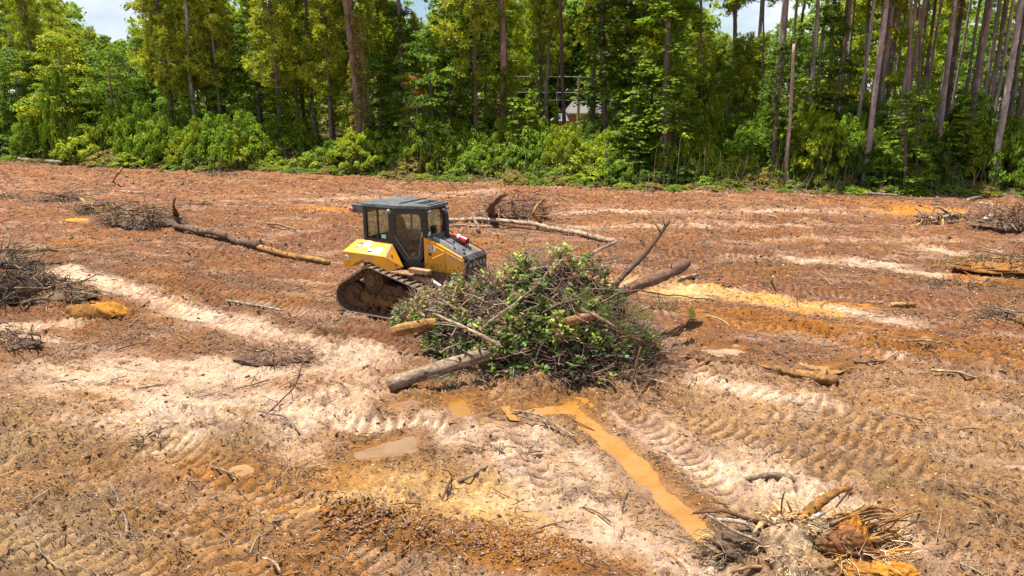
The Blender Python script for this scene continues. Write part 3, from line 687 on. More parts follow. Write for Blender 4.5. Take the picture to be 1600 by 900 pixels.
cpart((-1.20, -0.69, 2.86), (-1.10, 0.69, 2.93), 'window_rail'); cpart((-1.20, -0.69, 2.001), (-1.14, 0.69, 2.06), 'window_rail')
cpart((0.60, -0.385, 2.86), (0.645, 0.385, 2.93), 'window_rail'); cpart((0.60, -0.385, 1.5), (0.645, 0.385, 2.18), 'front_wall')
for s_ in (-1, 1):
    y = s_*0.735
    b = MB(); b.box((-0.74, y-0.02, 2.06), (-0.70, y+0.02, 2.86)); b.build('window_divider', M_blk, dz)
    b = MB(); b.add([(-1.10, y, 2.06), (-0.342, y, 2.06), (-0.342, y, 2.86), (-1.10, y, 2.86)], [(0, 1, 2, 3)]); b.build('side_window', M_glass, dz)
    outl = [(-0.235, 2.925), (0.775, 2.925), (0.775, 2.25), (0.70, 1.60), (0.62, 1.50), (0.24, 1.50), (0.14, 1.56), (-0.235, 2.06)]
    inl = [(-0.05, 2.78), (0.60, 2.78), (0.66, 2.72), (0.68, 2.30), (0.60, 1.66), (0.55, 1.61), (0.30, 1.61), (-0.11, 2.15), (-0.11, 2.70)]
    ctr = np.array([0.30, 2.2])
    def resamp(p, k=48):
        P = np.array(np.vstack([p, p[:1]]), float); out = []
        for a in range(k):
            t = 2*math.pi*a/k; d = np.array([math.cos(t), math.sin(t)]); best = None
            for q0, q1 in zip(P[:-1], P[1:]):
                e = q1-q0; den = d[0]*e[1]-d[1]*e[0]
                if abs(den) < 1e-9: continue
                w_ = q0-ctr; tt = (w_[0]*e[1]-w_[1]*e[0])/den; uu = (w_[0]*d[1]-w_[1]*d[0])/den
                if tt > 0 and -1e-6 <= uu <= 1+1e-6 and (best is None or tt < best): best = tt
            out.append(ctr+d*best)
        return np.array(out)
    A, Bn = resamp(np.array(outl)), resamp(np.array(inl)); K = len(A)
    V = [dpt(x, z, s_, 0.015) for x, z in A]+[dpt(x, z, s_, 0.015) for x, z in Bn]+[dpt(x, z, s_, -0.06) for x, z in A]+[dpt(x, z, s_, -0.06) for x, z in Bn]
    Fq = []
    for i in range(K):
        j = (i+1) % K
        Fq += [(i, j, K+j, K+i), (2*K+i, 2*K+j, 3*K+j, 3*K+i), (i, j, 2*K+j, 2*K+i), (K+i, K+j, 3*K+j, 3*K+i)]
    dr = MB().add(V, Fq).build('cab_door', M_blk, dz)
    MB().add([dpt(x, z, s_, -0.02) for x, z in Bn], [tuple(range(K))]).build('door_glass', M_glass, dr)
    b = MB(); b.tube([dpt(x, z, s_, 0.02) for x, z in list(Bn[24:])+list(Bn[:2])], 0.010, n=5); b.build('door_seal', M_grey, dr)
    b = MB(); b.hull8([dpt(0.69, 2.16, s_, 0.016), dpt(0.73, 2.16, s_, 0.016), dpt(0.73, 2.32, s_, 0.016), dpt(0.69, 2.32, s_, 0.016)], [dpt(0.69, 2.18, s_, 0.05), dpt(0.73, 2.18, s_, 0.05), dpt(0.73, 2.30, s_, 0.05), dpt(0.69, 2.30, s_, 0.05)]); b.build('door_handle', M_grey, dr)
MB().add([(-1.15, -0.69, 2.06), (-1.15, 0.69, 2.06), (-1.15, 0.69, 2.86), (-1.15, -0.69, 2.86)], [(0, 1, 2, 3)]).build('rear_window', M_glass, dz)
MB().add([(0.625, -0.385, 2.18), (0.625, 0.385, 2.18), (0.625, 0.385, 2.86), (0.625, -0.385, 2.86)], [(0, 1, 2, 3)]).build('front_window', M_glass, dz)
b = MB(); b.add([(-0.62, -0.739, 2.09), (-0.47, -0.739, 2.09), (-0.47, -0.739, 2.19), (-0.62, -0.739, 2.19)], [(0, 1, 2, 3)]); b.build('window_sticker', M_tealdecal, dz)
b = MB(); b.add([(0.628, -0.37, 2.20), (0.628, -0.22, 2.20), (0.628, -0.22, 2.30), (0.628, -0.37, 2.30)], [(0, 1, 2, 3)]); b.build('window_sticker', M_white, dz)
# seat, consoles
b = MB(); b.box((-0.55, -0.26, 1.85), (0.0, 0.26, 1.98), bev=0.03); b.hull8([(-0.58, -0.25, 1.95), (-0.44, -0.25, 1.95), (-0.44, 0.25, 1.95), (-0.58, 0.25, 1.95)], [(-0.70, -0.22, 2.52), (-0.60, -0.22, 2.52), (-0.60, 0.22, 2.52), (-0.70, 0.22, 2.52)]); b.box((-0.73, -0.13, 2.54), (-0.63, 0.13, 2.72), bev=0.02); b.box((-0.45, -0.20, 1.5), (-0.1, 0.20, 1.85)); b.build('operator_seat', M_seat, dz)
for s_ in (-1, 1):
    b = MB(); b.prism([(-0.5, 1.5), (0.1, 1.5), (0.15, 2.08), (-0.45, 2.16)], s_*0.45-0.09, s_*0.45+0.09); b.box((0.0, s_*0.45-0.03, 2.12), (0.05, s_*0.45+0.02, 2.30)); b.build('control_console', M_grey if s_ > 0 else M_seat, dz)
b = MB(); b.prism([(0.36, 1.501), (0.595, 1.501), (0.595, 2.17), (0.44, 2.12)], -0.36, 0.36); b.box((0.38, 0.1, 2.15), (0.43, 0.34, 2.36)); b.build('dashboard', M_seat, dz)
# roof
rp_ = [(-1.20, -0.82), (-0.20, -0.82), (0.74, -0.47), (0.74, 0.47), (-0.20, 0.82), (-1.20, 0.82)]
b = MB(); b.hull8([(x, y, 2.932) for x, y in rp_], [(x*0.995, y*0.985, 3.0) for x, y in rp_]); b.hull8([(x*0.90, y*0.86, 3.001) for x, y in rp_], [(x*0.88, y*0.82, 3.03) for x, y in rp_]); rf = b.build('cab_roof', M_roof, dz)
b = MB()
for k in range(4): b.box((0.25, -0.30+k*0.17, 3.031), (0.50, -0.20+k*0.17, 3.045))
b.box((-0.1, -0.6, 3.031), (-0.04, 0.6, 3.05)); b.build('roof_rib', M_blk, rf)
b = MB(); b.box((-1.64, -0.72, 2.70), (-1.205, 0.45, 2.94), bev=0.03); b.box((-1.55, -0.60, 2.941), (-1.25, 0.35, 2.965)); b.build('rear_air_unit', M_roof, dz)
b = MB(); b.cyl((-1.60, -0.73, 2.80), (-1.60, -0.80, 2.79), 0.055, n=12); b.build('air_unit_hose', mat('pink_hose', attr=False, base=(0.42, 0.2, 0.2)), dz)
for x, y in ((-0.30, -0.80), (0.72, 0.40), (0.72, -0.40)):
    b = MB(); b.cyl((x, y, 2.86), (x+0.06, y-0.03, 2.84), 0.05, n=12); b.build('work_lamp', M_grey, dz)
b = MB(); b.tube([(0.64, -0.44, 2.90), (0.74, -0.52, 2.86), (0.76, -0.52, 2.30), (0.66, -0.45, 2.24)], 0.014, n=6); b.build('grab_rail', M_blk, dz)

# --- hood
def prism_y(prof, y0, y1, m_, nm, parent=None): b = MB(); b.prism(prof, y0, y1); return b.build(nm, m_, parent or dz)
hd = prism_y([(0.60, 1.302), (1.84, 1.302), (1.84, 1.70), (1.80, 1.735), (1.05, 2.03), (0.60, 2.17)], -0.50, 0.50, M_yel, 'hood')
for s_ in (-1, 1):
    y = s_*0.503
    b = MB(); b.hull8([(0.66, y, 1.33), (1.26, y, 1.33), (1.26, y, 1.88), (0.66, y, 2.08)], [(0.67, y+s_*0.012, 1.34), (1.25, y+s_*0.012, 1.34), (1.25, y+s_*0.012, 1.87), (0.67, y+s_*0.012, 2.07)]); pnl = b.build('hood_side_panel', M_yeld, hd)
    b = MB(); b.hull8([(1.29, y, 1.33), (1.80, y, 1.33), (1.80, y, 1.68), (1.29, y, 1.865)], [(1.30, y+s_*0.012, 1.34), (1.79, y+s_*0.012, 1.34), (1.79, y+s_*0.012, 1.67), (1.30, y+s_*0.012, 1.855)]); b.build('hood_side_panel', M_yeld, hd)
    b = MB(); b.tube([(0.74, y+s_*0.016, 1.58), (1.25, y+s_*0.016, 1.82)], 0.013, n=5); b.build('panel_crease', M_yel, pnl)
    b = MB(); b.box((0.76, min(y+s_*0.0125, y+s_*0.03), 1.72), (0.84, max(y+s_*0.0125, y+s_*0.03), 1.79)); b.build('panel_latch', M_blk, pnl)
    b = MB(); b.add([(0.72, y+s_*0.0145, 1.86), (0.97, y+s_*0.0145, 1.84), (0.97, y+s_*0.0145, 1.96), (0.72, y+s_*0.0145, 1.99)], [(0, 1, 2, 3)]); b.build('white_plate', M_white, pnl)
    t = text('D5', 0.15, 'number_decal', M_ink, pnl, (0.735 if s_ < 0 else 0.96, y+s_*0.017, 1.865), (math.pi/2, 0, 0 if s_ < 0 else math.pi))
b = MB(); b.hull8([(0.62, -0.40, 2.172), (1.06, -0.40, 2.035), (1.81, -0.42, 1.742), (1.81, 0.42, 1.742), (1.06, 0.40, 2.035), (0.62, 0.40, 2.172)], [(0.62, -0.38, 2.20), (1.07, -0.38, 2.062), (1.81, -0.41, 1.765), (1.81, 0.41, 1.765), (1.07, 0.38, 2.062), (0.62, 0.38, 2.20)])
ht = b.build('hood_top', M_hoodtop, dz)
b = MB(); b.hull8([(0.78, -0.36, 2.152), (1.45, -0.36, 1.912), (1.45, -0.26, 1.912), (0.78, -0.26, 2.152)], [(0.80, -0.35, 2.20), (1.44, -0.35, 1.955), (1.44, -0.27, 1.955), (0.80, -0.27, 2.20)]); b.build('hood_vent', M_grey, ht)
for s_ in (-1, 1):
    b = MB(); b.tube([(0.82, s_*0.33, 2.15), (0.84, s_*0.33, 2.25), (1.42, s_*0.33, 2.03), (1.46, s_*0.33, 1.92)], 0.012, n=6); b.build('hand_rail', M_blk, ht)
b = MB()
for x, y in ((1.58, -0.1), (1.62, 0.15), (1.7, -0.25), (1.2, 0.0), (0.9, -0.1)):
    z = 2.062+(x-1.07)*(-0.40); b.cyl((x, y, z-0.02), (x, y, z+0.035), 0.03, n=8)
b.build('hood_cap', M_blk, ht)
b = MB(); b.hull8([(1.842, -0.50, 1.00), (1.842, -0.50, 1.70), (1.842, 0.50, 1.70), (1.842, 0.50, 1.00)], [(1.93, -0.47, 1.0), (1.93, -0.47, 1.64), (1.93, 0.47, 1.64), (1.93, 0.47, 1.0)]); b.hull8([(1.78, -0.49, 1.742), (1.95, -0.46, 1.66), (1.95, 0.46, 1.66), (1.78, 0.49, 1.742)], [(1.80, -0.48, 1.785), (1.98, -0.45, 1.71), (1.98, 0.45, 1.71), (1.80, 0.48, 1.785)])
ns = b.build('nose', M_blk, dz)
for k in range(5):
    b = MB(); y = -0.40+k*0.17; b.box((1.9305, y, 1.50), (1.945, y+0.10, 1.60)); b.build('nose_slot', M_grey, ns)
for k in range(7):
    b = MB(); z = 1.05+k*0.06; b.box((1.9305, -0.40, z), (1.945, 0.40, z+0.03)); b.build('grille_slat', M_hoodtop, ns)
b = MB(); b.add([(1.844, -0.502, 1.3), (1.90, -0.49, 1.3), (1.90, -0.49, 1.62), (1.844, -0.502, 1.66)], [(0, 1, 2, 3)]); b.build('nose_trim', M_dust, ns)
b = MB(); b.tube([(0.86, 0.20, 2.05), (0.86, 0.20, 2.62), (0.84, 0.20, 2.74), (0.79, 0.19, 2.81), (0.72, 0.18, 2.83)], [0.062, 0.062, 0.062, 0.058, 0.055], n=14); b.cyl((0.86, 0.20, 2.1), (0.86, 0.20, 2.16), 0.085, n=14); b.build('exhaust_stack', M_blk, dz, smooth=False)
ex = MB(); ex.cyl((1.08, 0.22, 2.17), (1.19, 0.22, 2.145), 0.075, n=14, mi=0); ex.cyl((1.19, 0.22, 2.145), (1.27, 0.22, 2.125), 0.07, n=14, mi=1); ex.build('fire_bottle', [M_red, M_white], dz)
ex = MB(); ex.cyl((1.32, 0.20, 2.10), (1.50, 0.20, 2.045), 0.095, n=16, mi=0); ex.cyl((1.50, 0.20, 2.045), (1.53, 0.20, 2.035), 0.05, n=12, mi=1); ex.cyl((1.27, 0.20, 2.112), (1.32, 0.20, 2.10), 0.05, n=12, mi=1); ex.build('fire_bottle', [M_red, M_blk], dz)
b = MB(); b.box((1.05, 0.12, 1.98), (1.5, 0.30, 2.05)); b.build('bottle_bracket', M_blk, dz)
b = MB(); b.tube([(1.53, 0.2, 2.04), (1.70, 0.24, 1.96), (1.95, 0.30, 1.84), (1.97, 0.30, 1.76)], 0.014, n=6); b.build('hose', M_blk, dz)
# --- dried mud stuck to panels, platform and hood
r9 = np.random.default_rng(99); ms_ = MB()
for k in range(260):
    q = k % 4
    if q == 0: p = (r9.uniform(-1.62, -0.3), -1.126, 1.30+abs(r9.normal())*0.10); nrm = (0, -1, 0)
    elif q == 1: p = (r9.uniform(0.62, 1.8), -0.518, 1.33+abs(r9.normal())*0.12); nrm = (0, -1, 0)
    elif q == 2: p = (r9.uniform(-0.1, 0.6), r9.uniform(-1.1, -0.78), 1.312); nrm = (0, 0, 1)
    else: p = (r9.uniform(-1.6, -0.4), r9.uniform(-1.1, -1.05), 1.70); nrm = (0, -0.6, 0.8)
    if q == 0 and p[2] < 1.30+0.24*math.exp(-((p[0]+0.9)/0.42)**2): continue
    s9 = r9.uniform(0.006, 0.022); p = np.array(p); nn = np.array(nrm, float); ms_.cyl(tuple(p-nn*0.004), tuple(p+nn*s9*0.5), s9, s9*0.5, n=5)
mo = ms_.build('dried_mud', M_mudo, dz); mo['kind'] = 'stuff'
# --- blade and push frame
bl = MB(); prof = [(2.62, 0.06), (2.50, 0.28), (2.46, 0.55), (2.52, 0.80), (2.62, 0.98), (2.58, 0.99), (2.45, 0.82), (2.38, 0.55), (2.42, 0.26), (2.56, 0.06)]
bl.prism(prof, -1.5, 1.5); bo = bl.build('blade', M_dust, dz)
b = MB(); b.box((2.56, -1.5, 0.0), (2.66, 1.5, 0.058)); b.build('cutting_edge', M_steel, bo)
for s_ in (-1, 1):
    b = MB(); b.hull8([(0.6, s_*0.58-0.06, 0.42), (0.6, s_*0.58+0.04, 0.42), (0.6, s_*0.58+0.04, 0.62), (0.6, s_*0.58-0.06, 0.62)], [(2.4, s_*0.55-0.06, 0.32), (2.4, s_*0.55+0.04, 0.32), (2.4, s_*0.55+0.04, 0.52), (2.4, s_*0.55-0.06, 0.52)]); b.build('push_arm', M_dust, dz)

# ------------------------------------------------------------------ logs, branches, sticks
def wig(pts, step=0.12, amp=0.02, seed=0):
    r = np.random.default_rng(seed); P = np.array(pts, float); sl = np.r_[0, np.cumsum(np.linalg.norm(np.diff(P, axis=0), axis=1))]
    n = max(3, int(sl[-1]/step)); q = np.linspace(0, sl[-1], n); Q = np.stack([np.interp(q, sl, P[:, i]) for i in range(3)], 1)
    for _ in range(3): Q[1:-1] = (Q[:-2]+2*Q[1:-1]+Q[2:])/4
    w_ = np.cumsum(r.normal(size=(n, 3)), 0)
    for _ in range(6): w_[1:-1] = (w_[:-2]+2*w_[1:-1]+w_[2:])/4
    w_ -= np.linspace(0, 1, n)[:, None]*w_[-1]; Q += w_*amp/math.sqrt(n)*2
    return Q
BK = {'grey': (0.27, 0.21, 0.165), 'brown': (0.17, 0.10, 0.065), 'red': (0.23, 0.115, 0.07), 'pale': (0.48, 0.36, 0.25), 'dark': (0.085, 0.055, 0.04), 'orange': (0.46, 0.235, 0.07), 'white': (0.72, 0.63, 0.52), 'clay': (0.42, 0.19, 0.04), 'mix': (0.33, 0.24, 0.17)}
WOODEND = (0.55, 0.36, 0.18)
def log(pts, r0, r1, colr, label, name='log', cat='log', rough=0.10, n=10, seed=None, amp=0.03, forks=(), parent=None, group=None, step=None):
    seed = seed if seed is not None else int(abs(pts[0][0]*131+pts[0][1]*17))+len(pts)
    r = np.random.default_rng(seed)
    Q = wig(pts, step or max(0.05, min(0.18, r0*1.2)), amp*0.5, seed); k = len(Q); rad = np.linspace(r0, r1, k)*(1+0.07*r.normal(size=k)); rad[0] *= 0.8; rad[-1] *= 0.85
    c = np.array(BK[colr] if isinstance(colr, str) else colr)
    b = MB(); pc = np.repeat(c[None]*(0.65+0.6*vn(np.arange(k)*0.5, np.full(k, seed), 5))[:, None], n, 0)*(1+0.22*r.normal(size=(k*n, 1)))
    pc = np.clip(pc, 0, 1)
    b.tube(Q, rad, n, 0, pc, capmi=1, rough=rough, seed=seed)
    for t, vec, rr in forks:
        i = int(t*(k-1)); p = Q[i]; v = np.array(vec, float); L_ = np.linalg.norm(v)
        F_ = wig([p, p+v*0.5+np.array([0, 0, 0.05*L_]), p+v], 0.08, 0.06*L_, seed+i); b.tube(F_, np.linspace(rr, rr*0.35, len(F_)), 6, 0, c*0.95, rough=0.06, seed=seed+i)
    if r0 > 0.06:
        for q in range(int(3+k*0.12)):
            i = int(r.integers(1, k-1)); th_ = r.uniform(0, math.pi); v = np.array([r.normal()*0.5, -abs(math.cos(th_)), math.sin(th_)+0.2]); v = v/np.linalg.norm(v)
            b.tube([Q[i]+v*rad[i]*0.6, Q[i]+v*rad[i]*1.15, Q[i]+v*rad[i]*r.uniform(1.3, 2.2)], [rad[i]*0.30, rad[i]*0.2, rad[i]*0.12], 6, 0, c*0.7, capmi=1, rough=0.1, seed=q)
    o = b.build(name, [M_bark, M_wood], parent, smooth=True)
    if label: tag(o, label, cat, group)
    return o
def G(px, py, dz_=0.0):
    x, y = gp(px, py, 0.05); return (x, y, hf(x, y)+dz_)
def GL(a, b, r, lift=0.0, mid=None, n=5):
    """points of a log lying on the ground between two photograph points"""
    pts = []
    for t in np.linspace(0, 1, n):
        px = a[0]+(b[0]-a[0])*t; py = a[1]+(b[1]-a[1])*t
        if mid is not None: px += mid[0]*4*t*(1-t); py += mid[1]*4*t*(1-t)
        x, y = gp(px, py, r); pts.append((x, y, float(hbig(np.array([x]), np.array([y]))[0])+r*0.8+lift))
    return pts
# the big pile's own logs
log([up(606, 601, 13.35), up(662, 583, 13.45), up(725, 563, 13.6), up(790, 545, 14.0)], 0.155, 0.145, 'mix', 'thick pale felled trunk sticking out at the lower left of the brush pile', n=16, rough=0.06, amp=0.03)
log([up(611, 519, 15.4), up(640, 512, 15.4), up(690, 503, 15.6)], 0.135, 0.13, 'orange', 'short thick orange barked log poking out left of the brush pile beside the tracks', n=14)
log([up(930, 478, 15.2), up(985, 452, 15.95), up(1030, 433, 16.7), up(1074, 411, 17.5)], 0.15, 0.125, (0.25, 0.135, 0.09), 'thick reddish log rising out of the right side of the brush pile', n=14, rough=0.09, amp=0.04)
log([up(940, 470, 15.4), up(958, 448, 15.5), up(985, 415, 15.8), up(1030, 370, 16.1), up(1046, 345, 16.3)], 0.085, 0.04, 'brown', 'tall leaning branch with a forked tip rising from the right of the brush pile', name='branch', cat='branch', amp=0.08,
    forks=((0.88, (-0.22, 0.05, 0.28), 0.02), (0.95, (-0.05, 0, 0.28), 0.02), (0.55, (-0.35, 0, -0.05), 0.02), (0.9, (0.22, 0, 0.12), 0.015)))
log([up(890, 425, 15.3), up(905, 407, 15.4), up(933, 390, 15.5), up(966, 376, 15.6)], 0.055, 0.028, 'pale', 'broken pale branch with dark bark patches behind the top of the pile', name='branch', cat='branch', amp=0.05, forks=((0.9, (0.12, 0, -0.12), 0.015),))
log([up(905, 472, 14.6), up(950, 463, 14.7), up(1000, 455, 14.9), up(1050, 460, 15.2), up(1125, 472, 15.6)], 0.028, 0.008, 'red', 'thin arching reddish branch curving right out of the pile', name='branch', cat='branch', amp=0.08, forks=((0.5, (0.1, 0, -0.4), 0.012), (0.35, (0.15, 0.1, -0.3), 0.012)))
log([up(677, 490, 14.0), up(720, 507, 13.65), up(782, 541, 13.25)], 0.018, 0.045, 'pale', 'pale peeled branch lying across the front left of the brush pile', name='branch', cat='branch', amp=0.04, forks=((0.35, (-0.45, 0, 0.02), 0.015), (0.5, (-0.65, 0, 0.10), 0.018)))
log([up(765, 503, 13.4), up(800, 476, 13.6), up(840, 440, 13.9), up(872, 405, 14.3)], 0.022, 0.016, 'pale', 'long thin tan branch slanting up the middle of the brush pile', name='branch', cat='branch', amp=0.07, forks=((0.6, (0.2, 0, 0.25), 0.012),))
log([up(868, 450, 14.9), up(875, 415, 14.9), up(872, 382, 14.9)], 0.075, 0.05, (0.22, 0.17, 0.13), 'short upright snag at the top of the brush pile among green leaves', name='branch', cat='branch', amp=0.04, forks=((0.8, (0.15, 0, 0.12), 0.02),))
log([up(955, 512, 14.2), up(1000, 530, 14.0), (gp(1040, 553)[0], gp(1040, 553)[1], 0.12), (gp(1100, 566)[0], gp(1100, 566)[1], 0.06), (gp(1182, 571)[0], gp(1182, 571)[1], 0.06)], 0.035, 0.015, 'red', 'long dark branch running from the pile out to the right on the mud', name='branch', cat='branch', amp=0.08, forks=((0.6, (0.5, -0.1, 0.02), 0.014),))
log([up(915, 581, 13.7), up(980, 588, 13.7), up(1042, 596, 13.75)], 0.05, 0.035, (0.30, 0.2, 0.13), 'slim log lying at the lower right foot of the brush pile', amp=0.04, forks=((0.7, (0.1, 0, 0.15), 0.02),))
log([up(985, 609, 13.35), up(990, 585, 13.4), up(1002, 542, 13.55)], 0.032, 0.02, 'red', 'upright broken stick standing at the lower right of the pile', name='stick', cat='stick', amp=0.04, forks=((0.55, (-0.18, 0, 0.22), 0.012),))
log([up(880, 505, 13.75), up(905, 497, 13.8), up(935, 492, 14.0)], 0.10, 0.09, (0.36, 0.18, 0.08), 'short brown log chunk showing through the middle right of the pile', amp=0.02)
log([up(900, 478, 14.0), up(930, 490, 13.85), up(962, 512, 13.7)], 0.045, 0.03, 'mix', 'grey branch lying over the brown log chunk inside the pile', name='branch', cat='branch', amp=0.05)
# field logs
log(GL((690, 345), (962, 379), 0.09, 0.05, mid=(0, -6), n=8), 0.085, 0.115, 'pale', 'long pale curved trunk lying on the ground behind the bulldozer hood', amp=0.18, n=12)
log(GL((690, 351), (770, 357), 0.05, 0.02), 0.05, 0.04, 'pale', 'thin pale pole lying just below the long curved trunk', amp=0.06)
log([G(750, 364, 0.05), up(745, 350, 30.2), up(739, 333, 30.6)], 0.06, 0.075, 'pale', 'short pale stick leaning over the long curved trunk', name='stick', cat='stick', amp=0.03, forks=((0.2, (-0.2, 0, 0.35), 0.03),))
log(GL((272, 352), (408, 386), 0.16, 0.04, n=6), 0.12, 0.17, 'brown', 'dark broken trunk lying in line with the stripped orange pole on the left', amp=0.14, n=12, rough=0.16, forks=((0.3, (0.3, 0, 0.12), 0.04),))
log(GL((404, 388), (515, 412), 0.12, 0.0), 0.12, 0.09, 'orange', 'stripped orange pole lying between the dark broken trunk and the bulldozer', amp=0.05, n=12)
log(GL((354, 474), (441, 488), 0.035, 0.02), 0.042, 0.03, (0.42, 0.36, 0.29), 'straight thin grey pole lying on wet brown mud left of the bulldozer', name='stick', cat='stick', amp=0.015)
log(GL((1206, 577), (1308, 594), 0.11, 0.0), 0.075, 0.125, 'orange', 'half stripped orange log lying alone right of the brush pile', amp=0.05, n=14, rough=0.12, forks=((0.0, (-0.3, 0.08, 0.05), 0.04),))
log(GL((1060, 436), (1090, 429), 0.08), 0.07, 0.08, 'pale', 'short tan log behind the raised end of the thick reddish log', amp=0.02, n=12)
log([G(1529, 358, 0.12), up(1538, 347, 30.5), up(1547, 338, 30.8)], 0.12, 0.16, 'white', 'bright white peeled log propped on brush at the far right', amp=0.02, n=10)
log(GL((1393, 477), (1430, 475), 0.08), 0.08, 0.07, 'orange', 'short ochre log lying on the right of the field above the brown puddle', amp=0.03)
log(GL((1585, 507), (1625, 515), 0.12), 0.13, 0.12, 'orange', 'ochre log end at the right edge beside the dark root', amp=0.02)
log(GL((1555, 485), (1612, 500), 0.03, 0.1), 0.03, 0.02, 'pale', 'thin pale branch sloping off the right edge above the ochre log', name='branch', cat='branch', amp=0.05, forks=((0.2, (-0.3, 0, 0.3), 0.02), (0.25, (0.05, -0.3, -0.1), 0.015)))
log(GL((1446, 293), (1535, 302), 0.12, 0.15), 0.12, 0.08, 'grey', 'long grey fallen trunk at the forest edge on the right', amp=0.12)
log(GL((1340, 299), (1405, 306), 0.10, 0.05), 0.12, 0.07, 'grey', 'short grey fallen trunk at the foot of the leaning pines', amp=0.1)
log(GL((1512, 313), (1536, 305), 0.07, 0.1), 0.08, 0.05, 'pale', 'pale pole lying in front of the grey fallen trunk', amp=0.02)
log(GL((30, 249), (98, 253), 0.20, 0.1), 0.2, 0.16, 'grey', 'pale grey fallen trunk in front of the shrubs at the far left', amp=0.1)
log(GL((188, 298), (224, 302), 0.10), 0.10, 0.13, (0.36, 0.25, 0.17), 'short tan log with a dark end near the left of the field', amp=0.04)
log([G(176, 283, 0.05), up(184, 271, 46.3), up(191, 262, 46.8)], 0.05, 0.08, 'orange', 'short ochre stake leaning out of the ground at far left', name='stick', cat='stick', amp=0.02)
log(GL((418, 351), (463, 364), 0.06, 0.05), 0.07, 0.04, (0.3, 0.19, 0.12), 'slim brown pole left of the bulldozer fender', amp=0.1)
log(GL((0, 406), (92, 409), 0.13, 0.45), 0.13, 0.10, (0.36, 0.24, 0.13), 'tan log lying across the dark root pile at the left edge', amp=0.08, forks=((0.9, (0.9, -0.2, -0.15), 0.03), (0.7, (1.3, 0.15, -0.2), 0.03)))
log(GL((172, 752), (197, 834), 0.025, 0.01, mid=(6, 0)), 0.014, 0.024, 'mix', 'pale curved stick lying in the left foreground', name='stick', cat='stick', amp=0.05)
log(GL((402, 795), (441, 817), 0.03, 0.02, mid=(-6, 8)), 0.018, 0.014, 'mix', 'small pale hooked stick in the left foreground', name='stick', cat='stick', amp=0.03, forks=((0.9, (0.12, 0.15, 0.05), 0.012),))
log([G(798, 641, 0.10), G(845, 660, 0.16), G(898, 682, 0.05)], 0.022, 0.018, 'pale', 'long straight tan stick lying across the foot of the dirt mound', name='stick', cat='stick', amp=0.02)
log(GL((716, 752), (762, 733), 0.03, 0.02), 0.035, 0.02, 'grey', 'short dark stick lying on the sand in front of the mound', name='stick', cat='stick', amp=0.05)
log(GL((689, 777), (706, 744), 0.03, 0.02), 0.022, 0.016, 'brown', 'short brown stick crossing pale sand near the bottom centre', name='stick', cat='stick', amp=0.04, forks=((0.5, (0.25, 0.02, 0), 0.01), (0.5, (-0.1, 0.12, 0), 0.01)))
log(GL((1160, 752), (1247, 750), 0.05, 0.02, mid=(0, -7)), 0.03, 0.06, 'mix', 'curved grey brown branch lying on pale sand behind the uprooted stump', name='branch', cat='branch', amp=0.06)
log([G(418, 638, 0.02), up(440, 622, 12.9), up(462, 600, 13.05), up(474, 562, 13.2)], 0.018, 0.01, 'brown', 'thin dark bent branch standing up on the pale sand at left', name='branch', cat='branch', amp=0.06, forks=((0.6, (0.02, 0, -0.4), 0.008), (0.3, (-0.3, 0, 0.15), 0.008)))
log([G(400, 640, 0.1), G(440, 655, 0.12), G(468, 673, 0.06)], 0.02, 0.015, 'mix', 'forked grey stick lying left of the dirt mound', name='stick', cat='stick', amp=0.04, forks=((0.7, (-0.2, -0.15, 0.05), 0.01), (0.4, (0.3, 0.2, 0.12), 0.01)))
log([G(1205, 441, 0.0), up(1208, 432, 20.9)], 0.03, 0.035, 'white', 'small white stake standing in brown soil right of the leaning logs', name='stake', cat='stake', amp=0.0)
log([G(1245, 475, 0.0), up(1243, 455, 19.2), up(1238, 436, 19.4)], 0.012, 0.006, 'pale', 'thin pale twig standing upright on the orange soil', name='stick', cat='stick', amp=0.04)
log([G(1458, 862, 0.0), up(1470, 800, 8.6), up(1478, 735, 8.9)], 0.006, 0.005, 'pale', 'thin upright stem standing right of the uprooted stump', name='stick', cat='stick', amp=0.03)
log([G(1395, 878, 0.0), up(1405, 850, 8.3), up(1413, 830, 8.4)], 0.012, 0.008, 'brown', 'short dark stick standing just right of the stump roots', name='stick', cat='stick', amp=0.02)
log(GL((1216, 533), (1310, 546), 0.03, 0.02), 0.025, 0.02, 'mix', 'long thin stick lying right of the pale puddle', name='stick', cat='stick', amp=0.08)
log(GL((1335, 571), (1400, 560), 0.03, 0.04), 0.03, 0.012, 'dark', 'dark thin branch trailing right of the half stripped log', name='branch', cat='branch', amp=0.08, forks=((0.5, (0.3, -0.25, 0.05), 0.012), (0.6, (-0.2, 0.25, 0.1), 0.01)))
log(GL((1455, 577), (1530, 590), 0.03, 0.04), 0.035, 0.02, 'pale', 'pale stick lying on brown soil in the right middle ground', name='stick', cat='stick', amp=0.08)
log(GL((1395, 532), (1470, 538), 0.03, 0.04), 0.03, 0.02, (0.4, 0.3, 0.2), 'grey stick beside the small brown puddle on the right', name='stick', cat='stick', amp=0.06)
log(GL((1530, 246+70), (1545, 246+72), 0.03, 0.04), 0.05, 0.04, 'white', 'small white branch near the forest edge far right', name='branch', cat='branch', amp=0.02)
log(GL((330, 735), (372, 752), 0.03, 0.02, mid=(2, -4)), 0.022, 0.015, (0.34, 0.25, 0.15), 'short tan stick by the small tan puddle', name='stick', cat='stick', amp=0.03)
log(GL((305, 780), (352, 792), 0.03, 0.02, mid=(0, -5)), 0.016, 0.01, 'pale', 'thin pale curved stick in the ochre soil at left', name='stick', cat='stick', amp=0.04)
log(GL((55, 845), (115, 893), 0.03, 0.02, mid=(-2, 8)), 0.014, 0.010, 'pale', 'thin pale twig in the bottom left corner', name='stick', cat='stick', amp=0.05)
